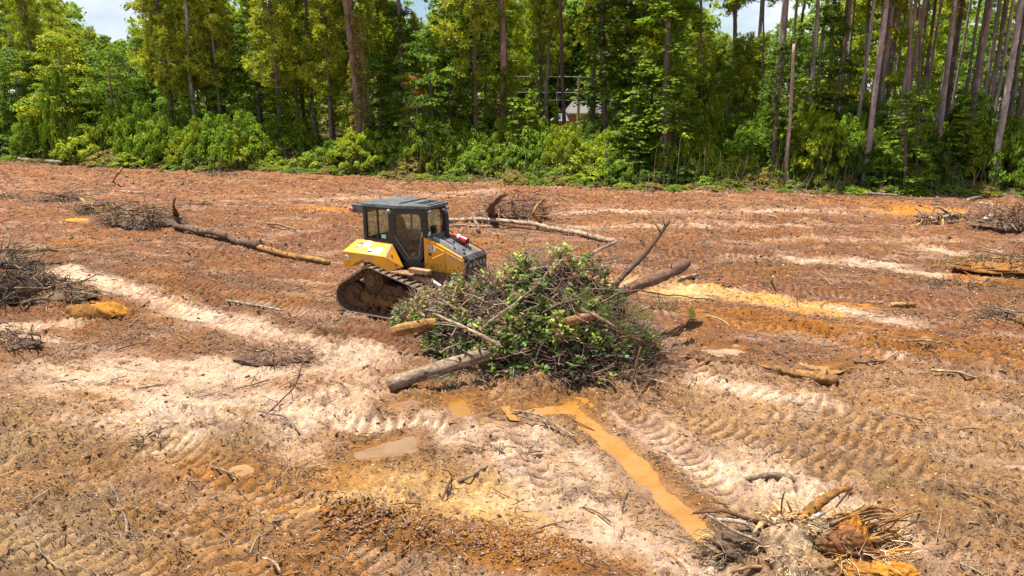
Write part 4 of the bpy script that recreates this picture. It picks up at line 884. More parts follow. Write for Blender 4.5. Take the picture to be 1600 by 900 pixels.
log(GL((410, 870), (438, 893), 0.03, 0.02, mid=(4, -3)), 0.018, 0.012, 'pale', 'short pale stick at the bottom left of the lumpy ochre soil', name='stick', cat='stick', amp=0.03)
log(GL((130, 715), (160, 708), 0.03, 0.02), 0.03, 0.02, 'dark', 'short dark stick lying in the grey soil on the left', name='stick', cat='stick', amp=0.03)
# loose sticks that nothing tells apart
stick_src = []
for k in range(8):
    r = np.random.default_rng(100+k); L_ = 0.5; b = MB(); bend = r.uniform(-0.08, 0.08)
    Q = wig([(-L_/2, 0, 0), (0, bend, 0.02), (L_/2, 0, 0)], 0.08, 0.03, k)
    b.tube(Q, np.linspace(0.011, 0.006, len(Q)), 6, 0, BK[['pale', 'grey', 'brown', 'mix', 'dark', 'orange', 'red', 'mix'][k]], rough=0.08, seed=k)
    if k % 2: b.tube(wig([Q[len(Q)//2], Q[len(Q)//2]+np.array([0.1, 0.1, 0.03])], 0.05, 0.01, k), [0.008, 0.006, 0.004], 5, 0, BK['mix'])
    stick_src.append(b)
r = np.random.default_rng(77); sm = []; cnt = 0
for k in range(170):
    px = r.uniform(0, 1600); py = 300+600*r.uniform()**0.9
    x, y = gp(px, py)
    if 520 < px < 1060 and 400 < py < 620: continue
    if 1080 < px < 1420 and py > 740: continue
    v = k % 8
    if v >= len(sm): sm.append(stick_src[v].build('stick', [M_bark, M_wood], smooth=True)); o = sm[v]
    else: o = bpy.data.objects.new('stick', sm[v].data); COL.objects.link(o)
    s_ = r.uniform(0.5, 1.2)*(0.7+y/16); o.scale = (s_, s_, s_)
    o.location = (x, y, hf(x, y)+0.012*s_); o.rotation_euler = (r.normal()*0.06, r.normal()*0.08, r.uniform(0, 6.28))
    tag(o, 'small broken stick lying loose on the churned bare soil', 'stick', 'loose sticks scattered over the cleared ground')

# litter of twigs, chips and clods that nobody could count
def scatter(n, seed, ybias=1.0, ymax=46):
    """positions roughly even in view over the field, densest near the camera"""
    r = np.random.default_rng(seed); y = 7.0*(ymax/7.0)**(r.uniform(size=n)**ybias); x = r.uniform(-1, 1, n)*(y*0.76+1.5)
    return x, y, r
def puddry(x, y):
    u_ = np.random.default_rng(len(x)).uniform(size=len(x)); ok = (u_ > 0.75*gval(TRM, x, y)) & (u_ > 0.85*sst(0.17, 0.36, gval(LUM, x, y)))
    for P in PUDW: ok &= poly_sd(x, y, P) > 0.0
    return ok
x, y, r = scatter(110000, 5, 1.0, 68)
kp = puddry(x, y) & (fbm(x*0.8, y*1.1, 91, 3)+0.3*r.uniform(size=len(x)) > 0.55); x, y = x[kp], y[kp]; n = len(x)
z = hfull(x, y); sc_ = (0.55+y/26); L_ = r.gamma(2.0, 0.045, n)*sc_; a = r.uniform(0, 6.28, n)
a = np.where(r.uniform(size=n) < 0.45, math.radians(-15)+r.normal(size=n)*0.35, a); tl = r.normal(size=n)*0.28
d = np.stack([np.cos(a)*np.cos(tl), np.sin(a)*np.cos(tl), np.sin(tl)], 1)*L_[:, None]
P0 = np.stack([x, y, z+0.008*sc_+np.abs(np.sin(tl))*L_*0.5], 1)
pal = np.array([BK[k] for k in ('pale', 'mix', 'brown', 'dark', 'grey', 'orange', 'red', 'dark', 'dark', 'brown', 'mix', 'dark')])*0.9; cc = pal[r.integers(0, len(pal), n)]*r.uniform(0.7, 1.25, (n, 1))
V, F, Cc = rods(P0-d/2, P0+d/2, r.uniform(0.003, 0.0095, n)*sc_, cc)
tag(np_mesh('twig_litter', V, F, np.clip(Cc, 0, 1), [M_twig]), 'fine twigs, bark and wood chips strewn over the churned soil', 'litter', kind='stuff')
# wood chips and dead leaves: small curled flakes
x, y, r = scatter(56000, 6, 0.8, 68); kp = puddry(x, y); x, y = x[kp], y[kp]; n = len(x); z = hfull(x, y)
sc_ = 0.6+y/24; nr = np.stack([r.normal(size=n)*0.5, r.normal(size=n)*0.5, np.ones(n)], 1)
V, F = leaves(np.stack([x, y, z+0.012*sc_], 1), nr, r.uniform(0.012, 0.03, n)*sc_, 0.5, r)
pal = np.array([(0.55, 0.38, 0.22), (0.30, 0.16, 0.07), (0.12, 0.07, 0.045), (0.20, 0.11, 0.06), (0.42, 0.25, 0.10), (0.10, 0.07, 0.05), (0.16, 0.15, 0.05)]); cc = pal[r.integers(0, len(pal), n)]*r.uniform(0.7, 1.2, (n, 1))
tag(np_mesh('leaf_litter', V, F, np.repeat(cc, 4, 0), [M_twig]), 'dead leaves and wood flakes littering the bare soil', 'litter', kind='stuff')
# clods: octahedra
def clods(name, x, y, r, s, cols, lab, zoff=0.3):
    n = len(x); z = hfull(x, y)
    base = np.array([(1, 0, 0), (0, 1, 0), (-1, 0, 0), (0, -1, 0), (0, 0, 1), (0, 0, -1)], float)
    F0 = np.array([(0, 1, 4), (1, 2, 4), (2, 3, 4), (3, 0, 4), (1, 0, 5), (2, 1, 5), (3, 2, 5), (0, 3, 5)])
    s = np.minimum(s, 0.034*(0.55+y/16)); j = np.clip(1+0.35*r.normal(size=(n, 6, 1)), 0.4, 1.7); an = r.uniform(0, 6.28, n); ca, sa_ = np.cos(an), np.sin(an)
    B = base[None]*j; Bx = B[..., 0]*ca[:, None]-B[..., 1]*sa_[:, None]; By = B[..., 0]*sa_[:, None]+B[..., 1]*ca[:, None]
    V = np.stack([x[:, None]+Bx*s[:, None], y[:, None]+By*s[:, None]*0.9, (z+s*zoff)[:, None]+B[..., 2]*s[:, None]*0.7], -1)
    F = (np.arange(n)*6)[:, None, None]+F0[None]
    return tag(np_mesh(name, V.reshape(-1, 3), F.reshape(-1, 3), np.repeat(cols, 6, 0), [M_clod]), lab, 'soil', kind='stuff')
x, y, r = scatter(48000, 8, 1.0, 68); kp = puddry(x, y) & (fbm(x*0.6, y*0.6, 95, 3) > 0.45+0.08*r.normal(size=len(x))); x, y = x[kp], y[kp]; n = len(x)
s_ = r.gamma(1.8, 0.0062, n)*(0.55+y/16); pal = np.array([BROWN, BROWN*0.7, TAN*0.8, DARK*1.5, BROWN*0.85, TAN*0.9]); cc = pal[r.integers(0, len(pal), n)]*r.uniform(0.8, 1.2, (n, 1))
clods('soil_clods', x, y, r, s_, cc, 'loose clods of brown soil over the churned ground')
r = np.random.default_rng(9); n = 14000; t = r.uniform(size=n); px = 500+t*430; py = 810+t*75+r.normal(size=n)*19*(1-t*0.3)
x, y = np.array([gp(a, min(b, 905)) for a, b in zip(px, py)]).T; s_ = r.gamma(1.8, 0.0065, n)
pal = np.array([ORANGE*0.5, ORANGE*0.65, ORANGE*0.42, DARK*2.2, BROWN*1.1, TAN*0.9]); cc = pal[r.integers(0, len(pal), n)]*r.uniform(0.8, 1.25, (n, 1))
clods('crumbly_soil', x, y, r, s_, cc, 'crumbly dark ochre soil heaped along the bottom centre')

# ------------------------------------------------------------------ root wads, clay lumps and brush heaps
def lump(cx, cy, rx, ry, rz_, col, mat_, name, label=None, cat=None, seed=0, rot=0.0, sub=28, parent=None, zoff=-0.1, rough=0.35, freq=3.0, group=None):
    r = np.random.default_rng(seed); n, m_ = sub, sub//2; V = []; ca, sa_ = math.cos(rot), math.sin(rot)
    th, ph = np.meshgrid(np.linspace(0, 2*math.pi, n, endpoint=False), np.linspace(0.02, math.pi-0.02, m_))
    ux, uy, uz = np.cos(th)*np.sin(ph), np.sin(th)*np.sin(ph), np.cos(ph)
    k = 1+rough*(fbm(ux*freq+uz*2+seed, uy*freq-uz*1.7, seed, 4)-0.5)*2+0.12*rough*r.normal(size=ux.shape)
    x = ux*k*rx; y = uy*k*ry; z = uz*k*rz_; X_ = cx+x*ca-y*sa_; Y_ = cy+x*sa_+y*ca; Z_ = hz(cx, cy)+rz_*0.5+z+zoff
    V = np.stack([X_, Y_, Z_], -1).reshape(-1, 3); I = np.arange(n*m_).reshape(m_, n)
    F = np.stack([I[:-1], np.roll(I, -1, 1)[:-1], np.roll(I, -1, 1)[1:], I[1:]], -1).reshape(-1, 4)
    c = np.array(col)*(0.75+0.5*fbm(th.ravel()*3, ph.ravel()*5, seed+3, 3))[:, None]
    o = np_mesh(name, V, F, c, [mat_], parent)
    if label: tag(o, label, cat, group)
    return o
def tangle(cx, cy, rx, ry, h, n, cols, seed, r0=0.012, L=0.5, down=0.2, name='fine_roots', parent=None, base_z=None, arcs=True):
    """n thin bent roots / twigs as one mesh of rods"""
    r = np.random.default_rng(seed); z0 = hz(cx, cy) if base_z is None else base_z
    u = r.uniform(size=n)**0.5; a = r.uniform(0, 6.28, n); px = cx+rx*u*np.cos(a); py = cy+ry*u*np.sin(a)
    nz_ = fbm(px*1.6/max(0.4, L)+seed, py*2.2/max(0.4, L), seed, 3); kp_ = nz_ > 0.40; px, py, a, u, nz_ = px[kp_], py[kp_], a[kp_], u[kp_], nz_[kp_]; n = len(px)
    hh = h*np.sqrt(np.clip(1-u*u, 0, 1))*(0.25+1.6*np.clip(nz_-0.38, 0, 0.5)*2); pz = z0+hh*r.uniform(0.2, 1.0, n)
    P = np.stack([px, py, pz], 1); dirn = unit(np.stack([np.cos(a)*0.8+r.normal(size=n)*0.6, np.sin(a)*0.8+r.normal(size=n)*0.6, r.normal(size=n)*0.45+0.1], 1))
    parts = []; Ls = L*r.uniform(0.4, 1.2, n); rr = r0*r.gamma(1.5, 0.45, n); cc = np.array(cols)[r.integers(0, len(cols), n)]*r.uniform(0.7, 1.25, (n, 1))
    for s_ in range(3):
        Q = P+dirn*Ls[:, None]/3; V, F, C_ = rods(P, Q, rr, cc, 4); parts.append((V, F, C_)); P = Q; rr = rr*0.72
        dirn = unit(dirn+r.normal(size=(n, 3))*0.38+np.array([0, 0, -down]))
    V, F, C_ = join(parts)
    o = np_mesh(name, V, F, np.clip(C_, 0, 1), [M_twig], parent)
    return o
def heap(px, py, wx_, dy_, h, n, cols, label, cat, seed, r0=0.014, L=0.6, core=None, name='brush_heap', leafn=0, leafcols=None, nsticks=3):
    cx, cy = gp(px, py); root = empty(name, (cx, cy, hz(cx, cy)), 0, label, cat)
    inv = root.location
    def fix(o): o.location = -inv; return o
    if core is not None: fix(lump(cx, cy, wx_*0.95, dy_*0.9, h*0.30, core, M_clod, 'soil_core', seed=seed, parent=root, rough=0.45, sub=40, freq=3.0, zoff=-0.1-h*0.18))
    o = fix(tangle(cx, cy, wx_, dy_, h, n, cols, seed, r0, L, parent=root, name='twigs')); o['kind'] = 'stuff'
    if leafn:
        r = np.random.default_rng(seed+9); u = r.uniform(size=leafn)**0.5; a = r.uniform(0, 6.28, leafn)
        P = np.stack([cx+wx_*u*np.cos(a), cy+dy_*u*np.sin(a), hz(cx, cy)+h*np.sqrt(1-u*u)*r.uniform(0.3, 1.05, leafn)], 1)
        V, F = leaves(P, r.normal(size=(leafn, 3))+np.array([0, 0, 0.8]), r.uniform(0.03, 0.08, leafn), 0.5, r)
        lc = np.array(leafcols)[r.integers(0, len(leafcols), leafn)]*r.uniform(0.7, 1.3, (leafn, 1))
        o = fix(np_mesh('leaves', V, F, np.repeat(lc, 4, 0), [M_leaf], root)); o['kind'] = 'stuff'
    r = np.random.default_rng(seed+5)
    for k in range(nsticks):
        a = r.uniform(0, 6.28); q = np.array([cx+wx_*0.4*math.cos(a), cy+dy_*0.4*math.sin(a), hz(cx, cy)+h*0.7]); v = np.array([math.cos(a)*L*1.2, math.sin(a)*L*1.2, r.uniform(-0.2, 0.5)*L])
        fix(log([q-v*0.5, q+v*0.1, q+v], r0*2.2, r0*0.9, ['pale', 'mix', 'brown', 'red'][k % 4], None, name='branch', amp=0.08, n=6, parent=root, seed=seed+k))
    return root
DKR = [(0.09, 0.065, 0.05), (0.14, 0.09, 0.06), (0.22, 0.15, 0.09), (0.06, 0.045, 0.035), (0.33, 0.24, 0.14)]
BRR = [(0.22, 0.12, 0.08), (0.30, 0.18, 0.12), (0.14, 0.08, 0.055), (0.36, 0.24, 0.16), (0.25, 0.13, 0.07)]
heap(14, 470, 1.05, 0.9, 0.95, 900, DKR, 'big dark root pile with a log on top at the left edge', 'root pile', 31, r0=0.016, L=0.9, core=(0.08, 0.052, 0.036), name='root_pile', nsticks=7)
heap(85, 470, 1.3, 0.9, 0.35, 400, DKR, 'low dark clods and roots between the dark root pile and the orange clay clump', 'soil heap', 32, core=(0.13, 0.085, 0.05), name='soil_heap')
heap(12, 548, 0.75, 0.5, 0.35, 260, DKR, 'small dark root heap at the left edge below the pale sand', 'root heap', 33, core=(0.10, 0.065, 0.045), name='root_heap', L=0.4)
heap(150, 333, 1.0, 0.6, 0.55, 260, DKR+[(0.4, 0.25, 0.1)], 'broken stump with ochre splinters between two dark root heaps at left', 'stump', 34, r0=0.02, L=0.8, core=(0.10, 0.065, 0.04), name='broken_stump', nsticks=2)
heap(225, 352, 1.7, 1.1, 0.8, 900, DKR, 'dark tangled root heap at the thick end of the broken trunk', 'root heap', 35, r0=0.02, L=0.8, core=(0.11, 0.07, 0.05), name='root_heap', nsticks=4)
heap(88, 312, 1.2, 0.7, 0.6, 240, DKR, 'low dark root heap farthest left in the back of the field', 'root heap', 36, r0=0.022, L=0.9, core=(0.09, 0.055, 0.04), name='root_heap', nsticks=4)
heap(345, 275, 1.0, 0.6, 0.4, 150, DKR, 'small dark clump near the forest edge left of the brown brush heap', 'brush heap', 37, r0=0.02, L=0.6, core=(0.12, 0.08, 0.05), nsticks=1)
heap(8, 310, 0.9, 0.6, 0.4, 120, DKR, 'dark clump cut by the left edge at the back of the field', 'soil heap', 38, r0=0.02, L=0.6, core=(0.10, 0.07, 0.05), name='soil_heap', nsticks=1)
heap(305, 321, 0.9, 0.5, 0.25, 160, DKR+[(0.12, 0.14, 0.05)], 'low dark twig clump behind the broken trunk', 'brush heap', 39, r0=0.016, L=0.5, nsticks=1)
heap(428, 563, 0.85, 0.38, 0.20, 520, BRR, 'low reddish twig heap on pale sand left of the brush pile', 'brush heap', 40, r0=0.008, L=0.35, core=(0.16, 0.09, 0.06))
heap(480, 262, 3.0, 1.6, 1.7, 1500, BRR, 'brown dead brush heap at the forest edge left of the vine wrapped trunk', 'brush heap', 41, r0=0.025, L=1.1, core=(0.12, 0.08, 0.055), leafn=1500, leafcols=[(0.25, 0.14, 0.08), (0.35, 0.22, 0.13), (0.18, 0.1, 0.07)], nsticks=6)
heap(800, 345, 1.6, 0.9, 0.95, 900, BRR, 'fan of brown roots of the uprooted stump behind the pile', 'root fan', 42, r0=0.018, L=0.9, core=(0.17, 0.10, 0.07), name='root_fan', nsticks=4)
heap(1583, 362, 1.8, 1.1, 0.8, 900, BRR, 'brown brush heap at the right edge behind the white peeled log', 'brush heap', 43, r0=0.02, L=0.8, core=(0.16, 0.10, 0.07), nsticks=3)
heap(1585, 430, 2.2, 0.9, 0.5, 500, DKR+[(0.45, 0.2, 0.04)], 'orange and dark clay heap with roots at the right edge', 'soil heap', 44, r0=0.014, L=0.5, core=(0.30, 0.13, 0.03), name='soil_heap')
heap(1500, 445, 1.4, 0.5, 0.22, 260, DKR, 'low dark brown twig heap left of the orange clay heap', 'brush heap', 45, r0=0.012, L=0.4, core=(0.10, 0.06, 0.04))
heap(1570, 508, 0.75, 0.4, 0.4, 260, DKR, 'dark root clump beside the ochre log end at the right edge', 'root clump', 46, r0=0.014, L=0.5, core=(0.12, 0.07, 0.04), name='root_clump', nsticks=2)
heap(1500, 346, 1.4, 0.7, 0.55, 300, DKR, 'dark uprooted stump left of the white peeled log', 'stump', 47, r0=0.03, L=0.7, core=(0.09, 0.05, 0.035), name='uprooted_stump', nsticks=3)
heap(1460, 350, 0.9, 0.5, 0.45, 200, [(0.5, 0.28, 0.1), (0.35, 0.2, 0.1), (0.12, 0.07, 0.05)], 'splintered ochre stub left of the dark uprooted stump', 'stump', 48, r0=0.04, L=0.6, core=(0.30, 0.16, 0.05), name='splintered_stump', nsticks=3)
heap(1450, 440, 0.9, 0.35, 0.15, 120, DKR, 'small dark clod row on the brown lane at right', 'soil heap', 49, r0=0.012, L=0.3, core=(0.11, 0.07, 0.05), name='soil_heap', nsticks=0)
heap(240, 690, 0.35, 0.2, 0.16, 90, DKR, 'small dark clump with a hollow on the left sand', 'soil clump', 50, r0=0.008, L=0.25, core=(0.16, 0.10, 0.06), name='soil_clump', nsticks=2)
heap(455, 735, 0.5, 0.3, 0.12, 300, BRR, 'thin spread of dark twigs left of the yellow sand', 'brush heap', 51, r0=0.005, L=0.3, nsticks=2)
heap(790, 700, 0.6, 0.35, 0.12, 260, BRR, 'thin spread of dark twigs in front of the dirt mound', 'brush heap', 52, r0=0.005, L=0.3, nsticks=1)
heap(1000, 635, 0.5, 0.3, 0.12, 200, BRR, 'thin spread of reddish twigs right of the ochre rut', 'brush heap', 53, r0=0.005, L=0.3, nsticks=1)
x, y = gp(150, 492); cl = empty('clay_clump', (x, y, hz(x, y)), 0, 'orange clay clump with torn roots on the left of the field', 'clay clump')
for k, (dx, dy, a, bb, c_, col) in enumerate(((-0.28, 0, 0.42, 0.25, 0.24, (0.27, 0.12, 0.03)), (0.32, 0.02, 0.5, 0.26, 0.26, (0.46, 0.20, 0.025)), (0.05, 0.1, 0.5, 0.2, 0.16, (0.2, 0.09, 0.03)))):
    o = lump(x+dx, y+dy, a, bb, c_, col, M_clod, 'clay_lump', seed=60+k, parent=cl, rough=0.7); o.location = -cl.location
o = tangle(x-0.1, y-0.1, 0.75, 0.3, 0.32, 260, [(0.4, 0.2, 0.06), (0.2, 0.1, 0.05), (0.45, 0.28, 0.12)], 61, 0.008, 0.35, parent=cl); o.location = -cl.location; o['kind'] = 'stuff'
x, y = gp(118, 347); lump(x, y, 0.7, 0.25, 0.14, (0.5, 0.24, 0.03), M_clod, 'clay_clod', 'flat bright orange clod left of the broken stump', 'clay clod', 62)
x, y = gp(1400, 865)
# brown root plate behind the pile (uprooted)
log([G(768, 342, 0.1), up(766, 325, 31.0), up(775, 310, 31.2), up(790, 304, 31.5)], 0.20, 0.12, (0.20, 0.085, 0.045), 'curved dark red root plate standing up behind the pile', name='root_plate', cat='root', amp=0.05, n=9, rough=0.35, forks=((0.9, (0.3, 0.1, 0.25), 0.05), (0.8, (0.5, 0, 0.1), 0.06)))
log([G(845, 350, 0.05), up(832, 335, 30.8), up(838, 322, 31), up(852, 309, 31.3)], 0.09, 0.05, 'orange', 'ochre bent root right of the brown root fan', name='root', cat='root', amp=0.06, forks=((0.5, (-0.3, 0, 0.1), 0.03), (0.4, (0.5, 0, 0), 0.04)))
log([G(276, 342, 0.0), up(272, 328, 31.5), up(268, 319, 31.6), up(274, 308, 31.7)], 0.13, 0.05, (0.16, 0.07, 0.04), 'dark red root standing upright at the end of the broken trunk', name='root', cat='root', amp=0.05, rough=0.2, forks=((0.4, (-0.35, 0, 0.25), 0.03),))
for (a, bb, lab, ex_) in (((126, 310), (136, 322), 'ochre splinter standing over the broken stump', 0.9), ((141, 317), (151, 333), 'second ochre splinter just right of the first over the broken stump', 0.9)):
    log([up(*a, 36.5), up((a[0]+bb[0])/2, (a[1]+bb[1])/2, 36.0), up(*bb, 35.5)], 0.09, 0.10, (0.48, 0.33, 0.13), lab, name='splinter', cat='splinter', amp=0.03, n=7, rough=0.2)

# the large uprooted stump in the bottom right corner
sx_, sy_ = gp(1232, 868); sz_ = hz(sx_, sy_)
st = empty('uprooted_stump', (sx_, sy_, sz_), 0, 'large uprooted stump with torn pale wood and orange roots in the bottom right foreground', 'stump')
def onst(o): o.location = -st.location; return o
r = np.random.default_rng(70)
# trunk stub, flared and lying towards the camera
tb = MB(); Q = wig([(sx_-0.08, sy_+0.04, sz_+0.16), (sx_-0.10, sy_-0.15, sz_+0.10), (sx_-0.12, sy_-0.45, sz_+0.0), (sx_-0.14, sy_-0.8, sz_-0.12)], 0.06, 0.02, 3); k = len(Q)
kk = np.linspace(0, 1, k); rad = 0.33-0.05*np.minimum(1, kk*2.0)
cc = np.repeat(np.array([(0.40, 0.27, 0.16)])*(0.6+0.8*r.uniform(size=(k, 1))), 26, 0)*(1+0.35*r.normal(size=(k*26, 1)))
tb.tube(Q, rad, 26, 0, np.clip(cc, 0, 1), capmi=0, rough=0.09, seed=4); onst(tb.build('trunk', [M_bark, M_wood], st, smooth=True))
cp, cq, cr2, cc2 = [], [], [], []
for k in range(420):
    t = r.uniform(0.0, 1.0); i = int(t*(len(Q)-1)); a = r.uniform(0.15, math.pi-0.15); p = Q[i]+np.array([math.cos(a)*rad[i]*1.02, r.normal()*0.05, math.sin(a)*rad[i]*1.02]); v = np.array([r.normal(), r.normal(), r.normal()*0.25]); v = v/np.linalg.norm(v)*r.uniform(0.02, 0.09)
    cp.append(p); cq.append(p+v); cr2.append(r.uniform(0.003, 0.009)); cc2.append([(0.5, 0.36, 0.2), (0.32, 0.22, 0.13), (0.16, 0.10, 0.07), (0.62, 0.48, 0.3), (0.38, 0.2, 0.1)][k % 5])
o = onst(np_mesh('bark_chips', *rods(np.array(cp), np.array(cq), np.array(cr2), np.array(cc2), 4), [M_twig], st)); o['kind'] = 'stuff'
# torn splinters of pale wood
for k in range(55):
    a = r.uniform(-0.3, math.pi+0.3); rr = r.uniform(0.08, 0.44); q = np.array([sx_+0.02+rr*math.cos(a)*1.1, sy_+0.08+rr*math.sin(a)*0.7, sz_+0.28+0.12*r.uniform()])
    v = np.array([r.normal()*0.7-0.25, r.normal()*0.5+0.1, r.uniform(-0.1, 0.5)]); v = v/np.linalg.norm(v)*r.uniform(0.08, 0.30)
    wv = np.cross(v, r.normal(size=3)); wv = wv/np.linalg.norm(wv)*r.uniform(0.008, 0.04); tv = np.cross(v, wv); tv = tv/np.linalg.norm(tv)*0.008
    b = MB(); c = np.array([(0.62, 0.44, 0.22), (0.55, 0.32, 0.12), (0.74, 0.60, 0.40), (0.42, 0.22, 0.08)][k % 4])
    b.hull8([q-wv, q-tv, q+wv, q+tv], [q+v-wv*0.15, q+v-tv*0.3, q+v+wv*0.3, q+v+tv*0.3], 0, c); onst(b.build('splinter', M_wood, st))
for P_, w_ in (([(1262, 842), (1275, 828), (1292, 815)], 0.05), ([(1265, 812), (1280, 805), (1290, 800)], 0.045)):
    Q = [up(a, b_, sy_+0.15-0.03*i) for i, (a, b_) in enumerate(P_)]
    onst(log(Q, w_, w_*0.5, (0.80, 0.72, 0.60), None, name='torn_wood', n=7, rough=0.25, parent=st, seed=7))
def root(P_, D0, D1, r0, r1, colr, forks=(), amp=0.05, sd=1):
    n_ = len(P_); Q = [up(a, b_, D0+(D1-D0)*i/(n_-1)) for i, (a, b_) in enumerate(P_)]
    return onst(log(Q, r0, r1, colr, None, name='root', n=9, rough=0.12, amp=amp, parent=st, seed=sd, forks=forks, step=0.05))
root([(1240, 828), (1262, 812), (1288, 785), (1305, 770), (1330, 763)], sy_+0.1, sy_+0.65, 0.105, 0.032, 'clay', forks=((0.75, (0.10, 0.05, -0.12), 0.02), (0.55, (0.18, 0.05, 0.02), 0.025), (0.9, (0.05, 0.02, 0.10), 0.015)), sd=1)
root([(1255, 838), (1300, 822), (1345, 800), (1370, 793), (1395, 800)], sy_+0.05, sy_+0.45, 0.05, 0.02, 'clay', forks=((0.6, (0.2, 0.05, 0.08), 0.018), (0.9, (0.05, 0.05, 0.1), 0.01)), sd=2)
root([(1265, 845), (1320, 835), (1350, 812), (1385, 806)], sy_, sy_+0.35, 0.045, 0.018, (0.36, 0.17, 0.05), forks=((0.5, (0.2, 0.02, -0.04), 0.015),), sd=3)
root([(1270, 850), (1330, 845), (1375, 835), (1405, 825)], sy_-0.05, sy_+0.25, 0.05, 0.02, (0.44, 0.22, 0.06), forks=((0.6, (0.18, 0.05, 0.08), 0.015),), sd=4)
root([(1265, 856), (1335, 862), (1380, 858), (1400, 868)], sy_-0.1, sy_+0.1, 0.04, 0.015, (0.33, 0.15, 0.05), sd=5)
root([(1225, 838), (1180, 815), (1130, 800), (1082, 802)], sy_+0.1, sy_+0.3, 0.035, 0.016, 'brown', forks=((0.5, (-0.12, 0.02, -0.12), 0.01), (0.85, (-0.08, 0, -0.14), 0.008), (0.3, (-0.1, 0, 0.15), 0.012)), sd=6)
root([(1205, 862), (1170, 835), (1130, 815), (1103, 803)], sy_-0.1, sy_+0.1, 0.028, 0.018, 'pale', sd=7)
root([(1205, 840), (1165, 818), (1120, 812)], sy_+0.05, sy_+0.2, 0.03, 0.02, 'white', sd=8)
root([(1200, 875), (1160, 868), (1120, 862), (1100, 850)], sy_-0.2, sy_-0.05, 0.03, 0.012, (0.4, 0.27, 0.18), forks=((0.5, (-0.1, -0.03, -0.12), 0.012),), sd=9)
root([(1200, 885), (1165, 885), (1140, 895)], sy_-0.3, sy_-0.4, 0.028, 0.012, (0.42, 0.26, 0.14), sd=10)
root([(1218, 835), (1221, 800), (1226, 768)], sy_+0.15, sy_+0.2, 0.014, 0.010, 'red', sd=11)
root([(1190, 830), (1150, 812), (1135, 806)], sy_+0.2, sy_+0.3, 0.014, 0.01, 'red', sd=12)
root([(1300, 792), (1320, 772), (1345, 745)], sy_+0.5, sy_+0.7, 0.012, 0.008, 'pale', sd=13)
root([(1245, 850), (1275, 862), (1290, 885)], sy_-0.2, sy_-0.5, 0.02, 0.01, (0.5, 0.33, 0.16), sd=14)
for k in range(34):
    a = r.uniform(0, 1); P0_ = (1240+120*a, 820+45*r.uniform()); q = [P0_, (P0_[0]+30+30*r.uniform(), P0_[1]-10-12*r.uniform()), (P0_[0]+60+60*r.uniform(), P0_[1]-15-25*r.uniform())]
    root(q, sy_+0.1, sy_+0.3, 0.016, 0.006, ['clay', 'orange', 'brown', 'mix'][k % 4], sd=20+k)
for k, (px_, py_, a_, b_, c_, col) in enumerate(((1305, 862, 0.33, 0.16, 0.24, (0.26, 0.11, 0.05)), (1345, 893, 0.26, 0.12, 0.05, (0.33, 0.15, 0.03)), (1330, 858, 0.22, 0.14, 0.30, (0.48, 0.20, 0.03)), (1395, 893, 0.28, 0.14, 0.10, (0.52, 0.22, 0.03)), (1160, 865, 0.40, 0.22, 0.18, (0.13, 0.085, 0.055)), (1262, 905, 0.3, 0.2, 0.2, (0.33, 0.2, 0.1)))):
    x, y = gp(px_, min(py_, 905)); o = lump(x, y, a_, b_, c_, col, M_clod, 'clay_lump', seed=80+k, parent=st, rough=0.55, zoff=-0.02, sub=60, freq=3.0); onst(o)
x, y = gp(1160, 868); o = tangle(x, y, 0.55, 0.3, 0.32, 520, DKR+[(0.45, 0.33, 0.2), (0.5, 0.38, 0.22), (0.36, 0.24, 0.13)], 90, 0.0055, 0.28, parent=st); onst(o); o['kind'] = 'stuff'
for (fx_, fy_, wx3, wy3, hh3, nn3, L3, sd3) in ((1330, 835, 0.62, 0.30, 0.42, 420, 0.45, 93), (1265, 838, 0.45, 0.25, 0.45, 300, 0.35, 94), (1180, 850, 0.5, 0.28, 0.34, 260, 0.4, 95), (1330, 872, 0.6, 0.22, 0.2, 260, 0.35, 96)):
    x, y = gp(fx_, fy_); o = tangle(x, y, wx3, wy3, hh3, nn3, [(0.60, 0.32, 0.09), (0.46, 0.22, 0.06), (0.70, 0.48, 0.24), (0.30, 0.15, 0.07), (0.72, 0.58, 0.38)] if sd3 != 95 else [(0.3, 0.2, 0.12), (0.5, 0.36, 0.22), (0.14, 0.09, 0.06)], sd3, 0.010, L3, down=0.15, name='torn_fibres', parent=st); onst(o); o['kind'] = 'stuff'
x, y = gp(1290, 850); o = tangle(x, y, 0.65, 0.3, 0.40, 260, [(0.45, 0.25, 0.08), (0.3, 0.15, 0.06), (0.6, 0.42, 0.2)], 91, 0.005, 0.25, parent=st); onst(o); o['kind'] = 'stuff'
x, y = gp(1225, 850); o = tangle(x, y-0.1, 0.42, 0.5, 0.12, 500, [(0.62, 0.46, 0.25), (0.5, 0.33, 0.16), (0.35, 0.26, 0.18), (0.2, 0.13, 0.09)], 92, 0.006, 0.14, parent=st, base_z=sz_+0.36); onst(o); o['kind'] = 'stuff'

